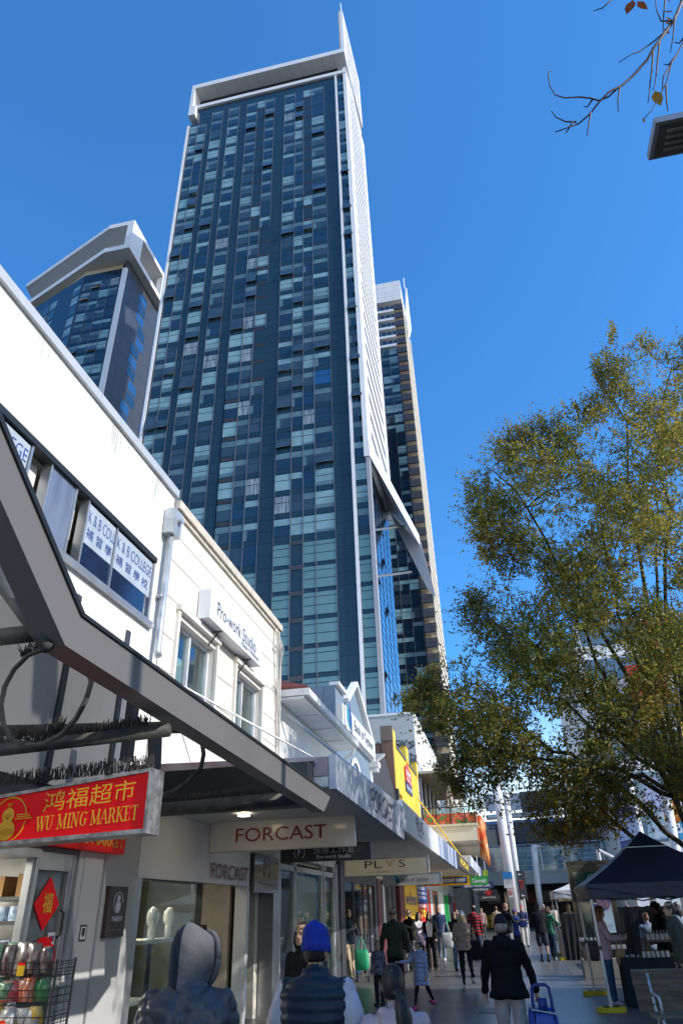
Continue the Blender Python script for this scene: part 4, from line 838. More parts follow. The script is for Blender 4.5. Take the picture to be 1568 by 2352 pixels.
# wire snack rack
rk_ = empty('wire_rack', 'black wire rack of bright snack bags outside the market', 'rack')
mb = MB(); X0, X1, Y0, Y1 = -6.1, -4.13, 6.75, 7.06
for x in (X0, -5.3, X1):
    for y in (Y0, Y1): mb.tube([(x, y, 0), (x, y, 1.4)], .012, 5)
tiers = (.35, .62, .86, 1.06, 1.27)
for z in tiers:
    for h in (0, .055, .11): 
        mb.tube([(X0, Y0-.03, z+h), (X1, Y0-.03, z+h)], .005, 4, cap=False); mb.tube([(X1, Y0-.03, z+h), (X1, Y1, z+h)], .005, 4, cap=False)
    for x in np.arange(X0, X1, .07): mb.tube([(x, Y0-.03, z), (x, Y0-.03, z+.11)], .003, 3, cap=False); mb.tube([(x, Y0, z), (x, Y1, z)], .003, 3, cap=False)
    for y in np.arange(Y0, Y1, .05): mb.tube([(X1, y, z), (X1, y, z+.11)], .003, 3, cap=False)
for z in np.arange(.1, 1.4, .06): mb.tube([(X1, Y0, z), (X1, Y1, z)], .003, 3, cap=False)
mb.build('wire_frame', M_black, rk_, recalc=False)
SN = [('orange', (.62, .12, .02)), ('green', (.03, .25, .07)), ('red', (.55, .02, .03)), ('black and red', (.08, .02, .025)), ('yellow', (.8, .5, .03)), ('white', (.65, .65, .66)), ('pink', (.6, .08, .22))]
SNM = [mat('snack_'+n.replace(' ', '_'), c, .3, col2=tuple(min(1, v*.4+.25) for v in c), scale=14, coat=.4) for n, c in SN]
rsn = random.Random(31); lv = ['top', 'second', 'third', 'fourth', 'lowest']
for ti, z in list(enumerate(reversed(tiers)))*2:
    x = X1-.1-rsn.random()*.08
    while x > X0+.7:
        w_ = rsn.uniform(.12, .20); h = rsn.uniform(.14, .22)+(.05 if ti == 0 else 0); k = rsn.choice([[3, 3, 1, 5], [0, 1, 1, 2, 0], [5, 5, 4, 0], [2, 6], [1, 4]][ti]); c = V(x-w_/2, Y0+.06+rsn.random()*.08, z+.012+h/2); a = rsn.uniform(-.3, .3)
        u, n_ = V(math.cos(a), math.sin(a), 0), V(-math.sin(a), math.cos(a), 0); ln = rsn.uniform(-.25, .15); up = (FZ+n_*ln).normalized()
        rings = [[c+u*s*w_/2+up*t*h/2+n_*q for s, q in ((-1, -b), (0, -b*2.2), (1, -b), (1, b), (0, b*2.2), (-1, b))] for t, b in ((-1, .002), (-.8, .012), (0, .022), (.8, .012), (1, .002))]
        tag(MB().loft(rings).build('snack_bag', SNM[k], None, smooth=True), '%s snack bag in the %s tier of the wire rack' % (SN[k][0], lv[ti]), 'snack bag', 'snack bags in the wire rack'); x -= w_*rsn.uniform(.75, 1.0)
for i in range(7):
    x = (-4.5, -4.95, -5.05, -4.75, -5.0, -4.6, -5.15)[i]; z = (1.30, 1.28, 1.28, 1.07, 1.07, .87, .87)[i]
    tg = MB(); tg.box(x, x+.075, Y0-.045, Y0-.04, z-.02, z+.06, 0); tg.box(x, x+.075, Y0-.045, Y0-.04, z+.061, z+.08, 1); tag(tg.build('price_tag', [M_chemy, M_red], None), 'yellow and red price tag clipped to the wire rack', 'price tag', 'price tags on the wire rack')

# ---------------------------------------------------------------- FORCAST shop
fs = empty('shopfront', 'FORCAST clothes shopfront with glass window and recessed beige entry', 'shop')
mb = MB(); mb.box(WX-.2, WX+.02, 9.32, 13.88, 2.17, 3.06, 0); mb.box(WX-.2, WX+.03, 13.72, 13.88, 0, 2.17, 0); mb.build('fascia', M_wpanel, fs)
text('FORCAST', (WX+.022, 11.85, 2.24), (0, 1, 0), FZ, 1.85, .23, mat('maroon_letter', (.14, .02, .025), .4, var=0), fs, bold=.012, depth=.03)
mb = MB(); mb.box(-8, WX-.2, 9.4, 13.7, 2.5, 2.55, 0); mb.box(-8, -7.9, 9.4, 13.7, 0, 2.5, 1); mb.box(-7.9, WX-.1, 9.32, 9.4, 0, 2.5, 1); mb.box(-7.9, WX-.3, 13.72, 13.86, 0, 2.5, 2); mb.build('room', [M_ws, mat('dark_olive_room', (.075, .075, .06), .8), mat('beige_entry', (.50, .44, .37), .6)], fs)
mb = MB(); mb.box(WX-.06, WX-.05, 9.5, 11.64, .25, 2.15); mb.box(-6.8, WX-.05, 11.64, 11.65, .1, 2.15); mb.build('window', M_shopglass, fs)
mb = MB(); mb.box(WX-.1, WX, 9.32, 11.66, 0, .25, 0); mb.box(WX-.1, WX, 11.63, 11.66, .25, 2.17, 1); mb.box(WX-.08, WX+.01, 9.3, 9.5, .25, 2.17, 0); mb.box(-5.0, WX, 9.5, 11.65, 2.15, 2.18, 1); mb.build('window_frame', [M_alu, M_frame], fs)
mb = MB(); mb.box(-7.0, -6.6, 12.0, 13.2, 0, 2.4); mb.build('display_wall', mat('beige_entry', (0, 0, 0)), fs)
for i, (y, x) in enumerate(((PX(354, 2080, -4.98).y, -4.98), (PX(391, 2080, -4.98).y, -4.98))):
    m_ = empty('mannequin_head', ('white bald mannequin head nearest the pillar' if i == 0 else 'white bald mannequin head second from the pillar')+' in the shop window', 'mannequin', loc=(x, y, 1.45))
    mb = MB(); mb.ell((0, 0, .26), .085, .10, .135, 14, 10); mb.ell((.03, -.03, .19), .055, .06, .09, 12, 8); mb.tube([(0, 0, 0), (0, 0, .2)], [.055, .05], 12); mb.build('head', mat('mannequin_white', (.72, .70, .68), .2, coat=.6, var=0), m_, smooth=True)
mb = MB(); mb.box(-5.6, -4.85, 9.6, 10.9, 1.40, 1.45, 0); mb.box(-5.55, -5.5, 9.7, 9.75, 0, 1.4, 1); mb.box(-5.2, -5.15, 10.8, 10.85, 0, 1.4, 1); mb.box(-5.6, -5.1, 9.6, 10.9, .7, .74, 0); tag(mb.build('display_table', [M_ws, M_black], None), 'white display shelf under the mannequin heads in the window', 'display shelf')
rc = random.Random(6)
for i in range(9):
    y = 9.7+i*.2; c = rc.choice([(.03, .03, .035), (.25, .12, .06), (.4, .38, .35), (.05, .08, .15), (.12, .03, .03), (.3, .22, .15)])
    mb = MB(); mb.loft([[(-6.2+a*w_, y+b*.05, z) for a, b in ((-1, 0), (0, -1), (1, 0), (0, 1))] for z, w_ in ((.5, .24), (1.0, .2), (1.3, .22), (1.38, .05))]); tag(mb.build('garment', mat('garment_%d' % i, c, .8), None), 'hanging garment on the rail behind the shop window', 'garment', 'garments on the shop rail')
tag(MB().tube([(-6.2, 9.5, 1.4), (-6.2, 11.6, 1.4)], .015, 6).build('clothes_rail', M_alu, None), 'metal clothes rail behind the shop window', 'rail')
so_ = empty('sale_sign', 'dark red SALE board standing in the shop entry', 'sign')
MB().box(-5.25, -5.22, 12.55, 13.0, .75, 1.55).build('board', mat('sale_red', (.28, .03, .045), .4), so_); text('SALE', (-5.218, 12.6, 1.18), (0, 1, 0), FZ, .35, .13, M_lw, so_); mb = MB(); mb.box(-5.3, -5.2, 12.5, 12.54, 0, 1.58); mb.box(-5.3, -5.2, 13.0, 13.04, 0, 1.58); mb.box(-5.4, -5.1, 12.5, 13.04, 0, .02); mb.build('stand', M_black, so_)
for (px, py) in ((500, 1863), (683, 1852), (640, 1900), (560, 1872)):
    q_ = PZ(px, py, 3.0); x, y = q_.x, q_.y
    o = MB().tube([(x, y, 3.045), (x, y, 2.985)], .09, 16).build('downlight', mat('lamp_warm', (1, .82, .55), .5, var=0, emit=9), None); tag(o, 'round warm downlight set in the FORCAST awning ceiling', 'light', 'awning downlights')
M_lampw = mat('lamp_strip', (1, .9, .72), .5, var=0, emit=150)
for (x, y) in ((-5.4, 10.1), (-5.4, 11.0), (-6.6, 10.2), (-6.6, 11.1)):
    tag(MB().tube([(x, y, 2.498), (x, y, 2.485)], .08, 14).build('downlight', M_lampw, None), 'small warm downlight inside the clothes shop', 'light', 'shop ceiling downlights')
tag(MB().box(-6.5, -5.6, 17.8, 19.6, 2.46, 2.49).build('ceiling_light', mat('panel_light', (1, .97, .85), .5, var=0, emit=22), None), 'flat ceiling light panel inside the agency', 'light')
tag(MB().box(-7.5, -6.2, 5.0, 7.2, 2.42, 2.445).build('ceiling_light', mat('panel_light', (0, 0, 0)), None), 'flat ceiling light panel inside the market', 'light')
# stairs door with black lightbox
sd = empty('shopfront', 'narrow dark stair entry with a black door beside FORCAST', 'shop')
mb = MB(); mb.box(-7, WX-.05, 13.89, 13.95, 0, 3.0, 0); mb.box(-7, -6.9, 13.9, 15.5, 0, 3.0, 0); mb.box(-5.0, WX, 13.9, 15.5, 2.75, 3.06, 2); mb.box(-7, WX+.0, 15.5, 16.0, 0, 3.06, 1); mb.build('wall', [M_black, M_alu, M_grey], sd)
mb = MB(); mb.box(WX-.25, WX-.2, 14.0, 14.5, 0, 2.1); mb.build('door', mat('green_glass_door', (.02, .05, .05), .1, coat=.8), sd)
lb = empty('shop_sign', 'black square lightbox with white P emblem above the stair door', 'sign'); MB().box(WX-.05, WX+.10, 13.9, 15.48, 2.07, 2.72).build('sign_box', mat('gloss_black', (.02, .022, .03), .15, coat=.8), lb); text('P', (WX+.101, 14.62, 2.40), (0, 1, 0), FZ, .13, .2, M_soffit, lb); text('Pro-work Studio', (WX+.101, 14.25, 2.2), (0, 1, 0), FZ, .9, .07, M_soffit, lb)
mb = MB(); mb.tube([(WX+.103, 14.68+.2*math.cos(a), 2.5+.2*math.sin(a)) for a in np.linspace(-.9, 4.0, 16)], .01, 4); mb.build('logo', M_soffit, lb)
# PLVS agency front
pf = empty('shopfront', 'white framed agency shopfront with glass door and number 418', 'shop')
mb = MB()
for y in (16.02, 17.15, 17.3, 19.9, 20.2, 21.3): mb.box(WX-.12, WX-.02, y, y+.09, 0.1, 2.8)
mb.box(WX-.12, WX-.02, 16.0, 21.4, 2.55, 2.66); mb.box(WX-.14, WX+.01, 16.0, 21.5, 0, .12); mb.box(WX-.2, WX, 16, 21.6, 2.8, 3.1); mb.build('window_frame', mat('white_frame', (0, 0, 0)), pf)
MB().box(WX-.08, WX-.07, 16.1, 21.35, .12, 2.55).build('window', M_shopglass, pf)
mb = MB(); mb.box(-7, WX-.4, 17.4, 19.9, .1, 2.5, 0); mb.box(-7, WX-.1, 16.0, 16.02, 0, 3, 1); mb.box(-8, -7.9, 16, 21.6, 0, 3, 1); mb.box(-8, WX-.2, 16, 21.6, 2.75, 2.8, 0); mb.build('room', [mat('pale_room', (.55, .57, .50), .8), M_room], pf)
for i, c in enumerate(((.5, .05, .03), (.55, .4, .2), (.1, .25, .1), (.5, .2, .05))):
    mb = MB(); mb.box(-5.0, WX-.14, 20.3+i*.001, 21.2, .3+i*.55, .75+i*.55); tag(mb.build('window_display', mat('display_%d' % i, c, .6, col2=(.6, .55, .5), scale=4), None), 'colourful display panel behind the agency window', 'display', 'agency window displays')
MB().box(WX-.22, WX-.18, 17.45, 19.85, .15, 2.5).build('door_panel', mat('frosted_panel', (.66, .67, .58), .5, var=.03), pf)
text('418', (WX+.02, 21.75, 1.75), (0, 1, 0), FZ, .5, .2, M_black, pf, name='number')
mb = MB(); mb.box(WX-.2, WX+.0, 21.42, 21.9, 0, 2.9, 0); mb.box(WX-.15, WX+.05, 21.9, 22.5, 0, 3.1, 1); mb.build('pilaster', [mat('brushed_steel', (.55, .56, .58), .3, .8, var=.15, stretch=(1, 1, .2)), M_char], pf)
# bank shopfront: dark glass
bf = empty('shopfront', 'dark glass bank shopfront reflecting the street', 'shop')
mb = MB(); mb.box(WX-.06, WX-.05, 22.5, 28.0, .05, 2.5); mb.build('window', mat('dark_shop_glass', (.022, .028, .036), .03, coat=1, spec=.8), bf)
mb = MB()
for y in (22.5, 24.2, 25.9, 27.0, 28.0): mb.box(WX-.08, WX-.02, y-.03, y+.03, 0, 2.55)
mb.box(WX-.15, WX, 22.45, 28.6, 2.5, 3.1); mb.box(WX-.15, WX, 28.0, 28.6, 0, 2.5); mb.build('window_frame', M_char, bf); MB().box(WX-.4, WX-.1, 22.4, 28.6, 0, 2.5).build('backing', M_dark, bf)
# dark red shop, chemist, green shop ... down the street
def shopbox(y0, y1, label, mats, items, h=2.75):
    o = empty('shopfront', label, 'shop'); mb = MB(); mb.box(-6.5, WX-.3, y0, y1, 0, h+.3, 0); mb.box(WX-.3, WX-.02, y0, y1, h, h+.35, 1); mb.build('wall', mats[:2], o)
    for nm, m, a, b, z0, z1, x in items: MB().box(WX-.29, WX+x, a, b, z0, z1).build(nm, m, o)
    return o
M_maroonw = mat('maroon_tile', (.16, .045, .045), .4)
s1 = shopbox(28.65, 36, 'maroon tiled shopfront with dark doorway beside the bank', [M_dark, M_ws], [('pilaster', M_maroonw, 28.7, 29.5, 0, 2.75, .02), ('pilaster', M_maroonw, 34.5, 36.0, 0, 2.75, .05), ('menu_panel', M_ws, 30.0, 30.5, 1.2, 2.6, 0), ('door_frame', M_alu, 31.8, 31.95, 0, 2.7, 0), ('door_frame', M_alu, 33.2, 33.35, 0, 2.7, 0), ('low_wall', M_maroonw, 29.5, 31.6, 0, .8, .03)])
M_chemr = mat('chemist_red', (0, 0, 0))
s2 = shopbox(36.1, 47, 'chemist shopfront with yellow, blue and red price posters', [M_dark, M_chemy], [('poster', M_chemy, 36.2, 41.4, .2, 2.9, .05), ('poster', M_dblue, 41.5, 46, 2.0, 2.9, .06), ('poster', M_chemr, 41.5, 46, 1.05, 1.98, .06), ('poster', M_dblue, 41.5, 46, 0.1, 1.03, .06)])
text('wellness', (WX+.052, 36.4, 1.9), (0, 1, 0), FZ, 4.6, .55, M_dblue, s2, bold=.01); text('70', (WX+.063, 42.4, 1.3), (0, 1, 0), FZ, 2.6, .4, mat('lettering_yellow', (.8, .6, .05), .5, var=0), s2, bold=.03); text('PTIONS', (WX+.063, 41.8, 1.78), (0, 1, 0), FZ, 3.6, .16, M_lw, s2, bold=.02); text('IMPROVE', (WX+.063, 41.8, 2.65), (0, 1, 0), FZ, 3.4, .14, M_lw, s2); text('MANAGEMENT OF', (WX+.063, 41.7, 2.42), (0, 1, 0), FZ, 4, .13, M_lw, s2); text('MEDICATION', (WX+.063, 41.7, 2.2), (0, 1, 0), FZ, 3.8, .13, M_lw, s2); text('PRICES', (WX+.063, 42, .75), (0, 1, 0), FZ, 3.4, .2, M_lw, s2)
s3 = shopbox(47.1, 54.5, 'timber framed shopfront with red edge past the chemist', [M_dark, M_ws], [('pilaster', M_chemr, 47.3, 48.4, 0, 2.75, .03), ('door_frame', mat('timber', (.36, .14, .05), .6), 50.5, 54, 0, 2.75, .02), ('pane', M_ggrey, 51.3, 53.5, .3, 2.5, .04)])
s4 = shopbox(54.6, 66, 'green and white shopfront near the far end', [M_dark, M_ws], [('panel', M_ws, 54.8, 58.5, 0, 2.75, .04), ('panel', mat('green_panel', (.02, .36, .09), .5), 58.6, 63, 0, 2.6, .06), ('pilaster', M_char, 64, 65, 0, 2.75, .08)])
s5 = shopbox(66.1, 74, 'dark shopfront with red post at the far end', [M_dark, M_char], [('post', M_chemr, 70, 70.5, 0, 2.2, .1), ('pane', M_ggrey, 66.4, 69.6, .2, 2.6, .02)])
# ================================================================ far end: station concourse bridging the street
CY = 72.
st_ = empty('station_bridge', 'glass sided station concourse bridging the far end of the street', 'building')
def zc(x, y, Y=CY): return PY(x, y, Y)
M_stw = mat('station_white', (.62, .63, .64), .5, var=.05); M_cglass = mat('concourse_glass', (.10, .26, .34), .08, var=.1, scale=.2, coat=1)
mb = MB(); mb.box(-6.5, 30, CY, CY+1.2, 3.4, 4.5, 0); mb.box(-6.5, 30, CY+.5, CY+14, 4.3, 4.5, 0); mb.box(-6.5, 30, CY-.05, CY, 4.3, 4.45, 0); mb.build('deck_beam', mat('station_concrete', (.42, .41, .39), .7, var=.06), st_)
mb = MB(); mb.box(-6.5, 16, CY+.3, CY+.34, 4.5, 6.5, 0); mb.build('glass_balustrade', M_cglass, st_)
mb = MB()
for z in (4.9, 5.3, 5.7, 6.1): mb.box(-6.5, 16, CY+.25, CY+.29, z, z+.03)
mb.tube([(-6.5, CY+.2, 6.55), (16, CY+.2, 6.75)], .07, 8)
for x in (-4.5, -2, .8, 3.5, 6.2, 9, 12): mb.box(x-.06, x+.06, CY+.15, CY+.3, 4.5, 6.5)
mb.build('handrail', M_alu, st_)
mb = MB(); mb.box(-6.4, 14, CY+4, CY+4.3, 4.5, 9.0, 1); mb.box(-.3, 8.5, CY+1.5, CY+2.2, 6.9, 8.6, 0)
for i in range(9): mb.box(-.3, 8.5, CY+1.42, CY+1.5, 7.0+i*.17, 7.08+i*.17, 0)
mb.build('upper_screen', [mat('dusk_navy', (.03, .045, .08), .4), mat('concourse_blue', (.08, .14, .20), .2, coat=.5)], st_)
mb = MB(); mb.box(-1, 9, CY+1.3, CY+1.6, 8.62, 8.8, 1); mb.tube([(-1, CY+1, 9.2), (8.2, CY+1, 9.35)], .25, 10, 0); mb.box(-1, 14, CY+3, CY+3.5, 10.0, 11.5, 0); mb.box(-2, 16, CY+4.5, CY+12, 9.0, 9.2, 0); mb.box(2.5, 6, CY+2.9, CY+3.0, 9.6, 11.6, 2)
mb.build('roof_edge', [M_stw, mat('blue_strip', (.10, .25, .75), .3), M_char], st_)
mb = MB(); mb.box(-8, 26, CY+8, CY+8.4, 0, 4.29, 0); mb.box(-7.5, -3.0, CY+.2, CY+4, 0, 3.3, 1); mb.box(-3.0, -2.6, CY-.3, CY+.2, 0, 3.4, 1); mb.build('back_wall', [mat('brown_wall', (.085, .072, .066), .7), mat('pale_underpass', (.40, .38, .35), .7)], st_)
mb = MB()
for i in range(12): mb.box(-2+i*1.7, -.7+i*1.7, CY+7.9, CY+8, 2.0, 3.0, i % 3)
mb.build('lit_shop_window', [mat('far_shop', (.30, .32, .30), .5), M_ggrey, mat('far_shop_red', (.3, .07, .05), .5)], st_)
mb = MB(); mb.tube([PY(1226, 1942, 66), PY(1229, 1985, 66), PY(1236, 2050, 66), PY(1246, 2112, 66)], [.28, .26, .24, .22], 8); mb.tube([PY(1226, 1943, 66), PY(1244, 1946, 67)], .15, 6); mb.build('curved_post', M_stw, st_, smooth=True)
# white steel columns
def column(p, q, r, label):
    o = empty('column', label, 'column', 'white steel columns by the station'); MB().tube([p, q], r, 16).build('shaft', M_stw, o, smooth=True)
    mb = MB(); mb.tube([q+V(0, 0, .1), q+V(0, 0, 0)], [r*1.5, r*1.5], 16); mb.build('base', M_alu, o); return o
def foot(x, y, Y): p = PY(x, y, Y); return V(p.x, Y, 0)
column(PY(1139, 1800, 60), foot(1184, 2110, 60), .36, 'thick white column carrying the blue notice')
column(PY(1160, 1820, 62), foot(1198, 2110, 62), .26, 'slimmer white column just right of the thick one')
MB().tube([PY(1150, 1760, 64), PY(1085, 1700, 66)], .22, 10).build('brace', M_stw, st_); MB().tube([PY(1139, 1800, 62), PY(1168, 1700, 64)], .3, 10).build('brace', M_stw, st_)
column(PY(1441, 1790, 46), foot(1493, 2040, 46), .24, 'white column left of the blue festival banner'); column(PY(1530, 1840, 46), foot(1575, 2100, 46), .26, 'white column at the right behind the round signs')
mb = MB(); mb.tube([PY(1372, 1952, 50), PY(1384, 2020, 50), foot(1400, 2090, 50)], .13, 8); mb.tube([PY(1372, 1952, 50), PY(1420, 1976, 50)], .1, 8); tag(mb.build('post', M_stw, None), 'bent white railing post behind the phone kiosk', 'post')
def board(a, b, Y, m, name, label, cat='sign', skew=0.):
    p, q = PY(*a, Y), PY(*b, Y); o = empty(name, label, cat); MB().box(p.x, q.x, Y, Y+.06, q.z, p.z).build('board', m, o); return o, p, q
o, p, q = board((1153, 2003), (1179, 2039), 57.5, M_ws, 'notice_board', 'blue topped white government notice on the white column', 'sign'); w_, h_ = q.x-p.x, p.z-q.z
MB().box(p.x-.0, q.x, 57.47, 57.5, p.z-h_*.42, p.z).build('header', mat('notice_blue', (.02, .22, .55), .4), o)
for i, s in enumerate(('INFRASTRUCTURE', 'INVESTMENT', 'PROGRAM STIMULUS')): text(s, (p.x+w_*.12, 57.46, p.z-h_*(.55+.1*i)), FX, FZ, w_*.76, h_*.055, M_black, o)
o, p, q = board((1165, 2042), (1178, 2061), 57.4, M_ws, 'notice_board', 'small no smoking notice below the blue notice', 'sign'); mb = MB(); c = V((p.x+q.x)/2, 57.36, p.z-(p.z-q.z)*.4); mb.tube([c+V(.14*math.cos(a), 0, .14*math.sin(a)) for a in np.linspace(0, 6.283, 17)], .025, 5); mb.bar(c+V(-.1, 0, .1), c+V(.1, 0, -.1), .04, .03); mb.build('symbol', M_chemr, o)
o, p, q = board((1184, 2000), (1212, 2067), 59, M_blk, 'banner_sign', 'tall black District Dining sign with two white arrows', 'sign'); w_, h_ = q.x-p.x, p.z-q.z
def arrow(cx, cz, s, oo):
    mb = MB(); mb.bar((cx-s, 58.97, cz), (cx+s, 58.97, cz), .02, s*.25, up=(0, 0, 1)); mb.bar((cx-s, 58.965, cz), (cx-s*.3, 58.965, cz+s*.7), .02, s*.25); mb.bar((cx-s, 58.96, cz), (cx-s*.3, 58.96, cz-s*.7), .02, s*.25); mb.build('arrow', M_lw, oo)
arrow(p.x+w_*.42, p.z-h_*.13, w_*.22, o); arrow(p.x+w_*.5, p.z-h_*.85, w_*.22, o); M_sred = mat('star_red', (.7, .03, .02), .4)
text('District', (p.x+w_*.25, 58.97, p.z-h_*.58), FX, FZ, w_*.5, h_*.06, M_sred, o); text('Dining', (p.x+w_*.25, 58.97, p.z-h_*.66), FX, FZ, w_*.42, h_*.06, M_sred, o)
mb = MB(); [mb.tube([(p.x+w_*.5, 58.97, p.z-h_*.5), (p.x+w_*(.5+s*.22), 58.97, p.z-h_*.38), (p.x+w_*(.5+s*.3), 58.97, p.z-h_*.33), (p.x+w_*(.5+s*.1), 58.97, p.z-h_*.37)], .03, 4) for s in (-1, 1)]; mb.build('logo', M_sred, o)
MB().tube([(p.x+w_/2, 59.03, 0), (p.x+w_/2, 59.03, q.z+.1)], .08, 8).build('pole', M_alu, o)
# bollards, bicycles
for i, px in enumerate((1122, 1130, 1116)):
    c = PZ(px, 2133-(i == 2), 0); o = MB().tube([c, c+V(0, 0, 1.1)], .12, 8).build('bollard', M_chemy, None); tag(o, 'yellow steel bollard at the far end of the street', 'bollard', 'yellow bollards by the station')
c = PZ(1112, 2135, 0); by = empty('bicycle', 'yellow hire bicycle parked at the far end by the bollards', 'bicycle', loc=c)
for s in (-.55, .55): w_ = MB().tube([(s+.34*math.cos(a), 0, .35+.34*math.sin(a)) for a in np.linspace(0, 6.283, 20)], .035, 5).build('wheel', M_black, by)
mb = MB(); mb.prism([(-.55+.3*math.cos(a), -.02, .35+.3*math.sin(a)) for a in np.linspace(0, 6.28, 14)[:-1]], (0, .04, 0)); mb.tube([(-.55, 0, .35), (-.2, 0, .75), (.4, 0, .75), (.55, 0, .35)], .03, 6); mb.tube([(-.2, 0, .75), (0, 0, .3), (.4, 0, .75), (.42, 0, 1.05)], .03, 6); mb.build('bike_frame', M_chemy, by)
# festival banners and round sign boards
def banner(a, b, c_, d, Y, label, parts):
    P4 = [PY(*p, Y) for p in (a, b, c_, d)]; o = empty('banner', label, 'banner', 'festival banners behind the tent'); MB().prism(P4, (0, .03, 0)).build('cloth', parts[0], o); return o, P4
M_bnavy = mat('banner_navy', (.035, .05, .20), .6, var=.1); M_bpale = mat('banner_pale', (.32, .42, .58), .6, col2=(.12, .16, .36), scale=2.5)
o, P4 = banner((1401, 1790), (1440, 1785), (1466, 1940), (1426, 1950), 44, 'navy festival banner with pale drawing and white letters', [M_bnavy])
def pb(P4, u, v, dy=-.03): return P4[0].lerp(P4[1], u).lerp(P4[3].lerp(P4[2], u), v)+V(0, dy, 0)
MB().prism([pb(P4, .05, .58), pb(P4, .98, .58), pb(P4, .98, .9), pb(P4, .05, .9)], (0, .01, 0)).build('picture', M_bpale, o)
text('ESTI', pb(P4, .3, .3), (1, 0, -.05), FZ, .6, .35, M_lw, o); text('23', pb(P4, .35, .44), (1, 0, -.05), FZ, .55, .35, M_lw, o); text('2PM-9PM', pb(P4, .2, .53), (1, 0, -.05), FZ, .8, .15, M_lw, o)
o, P4 = banner((1474, 1780), (1512, 1790), (1530, 1925), (1490, 1935), 47, 'pale blue and white festival banner right of the navy one', [mat('banner_lilac', (.45, .48, .72), .6)])
MB().prism([pb(P4, 0, .5), pb(P4, 1, .5), pb(P4, 1, .98), pb(P4, 0, .98)], (0, .01, 0)).build('picture', mat('banner_aqua', (.25, .45, .58), .6, col2=(.55, .62, .75), scale=3), o)
def disc(px, py, r, m, s, lab):
    p = PY(px, py, 50); o = empty('round_sign', lab, 'sign'); MB().prism([p+V(r*math.cos(a), 0, r*math.sin(a)) for a in np.linspace(0, 6.283, 25)[:-1]], (0, .1, 0)).build('disc', M_ws, o); MB().prism([p+V(r*.88*math.cos(a), -.03, r*.88*math.sin(a)) for a in np.linspace(0, 6.283, 25)[:-1]], (0, .02, 0)).build('face', m, o); text(s, p+V(-r*.3, -.05, -r*.4), FX, FZ, r*.6, r*.8, M_lw, o, bold=.03)
disc(1541, 1866, .75, mat('sign_orange', (.75, .25, .02), .4), 'T', 'round orange sign with a white T at the right'); disc(1556, 1902, .75, mat('sign_skyblue', (.05, .35, .65), .4), 'B', 'round sky blue sign with a white B at the right')
# pale buildings on the right behind the tree
rb = empty('building', 'pale mid-rise building with glass bands behind the big tree', 'building')
mb = MB(); mb.box(9.5, 40, 62, 90, 0, 24, 0)
for i in range(7): mb.box(9.45, 40, 61.9, 62, 2.5+i*3.2, 4.4+i*3.2, 1)
mb.box(9.4, 9.5, 61.9, 90, 0, 24, 0); mb.build('wall', [M_wpanel, mat('right_glass', (.10, .18, .25), .1, coat=.8)], rb)
MB().box(12.6, 15.6, 61.6, 61.85, 16, 19.5).build('red_sign', M_chemr, rb)
yb = MB(); yb.prism([PY(1553, 1640, 44), PY(1600, 1640, 44), PY(1606, 1790, 44), PY(1562, 1790, 44)], (0, .3, 0)); tag(yb.build('banner', M_chemy, None), 'tall yellow banner half hidden by the tree at the right edge', 'banner')
sb = empty('building', 'low pale shop row along the right side of the street', 'building')
mb = MB(); mb.box(13, 24, -12, 16.8, 0, 11.2, 0); mb.box(12.95, 13, -12, 16.8, 3.2, 3.6, 0)
for i in range(9): mb.box(12.96, 13, -11+i*3.1, -9+i*3.1, 4.6, 6.6, 1); mb.box(12.96, 13, -11+i*3.1, -9+i*3.1, 7.8, 9.8, 1); mb.box(12.96, 13, -11.4+i*3.1, -8.6+i*3.1, .3, 2.9, 1)
mb.build('wall', [mat('pale_stucco', (.50, .47, .43), .7), M_ggrey], sb)

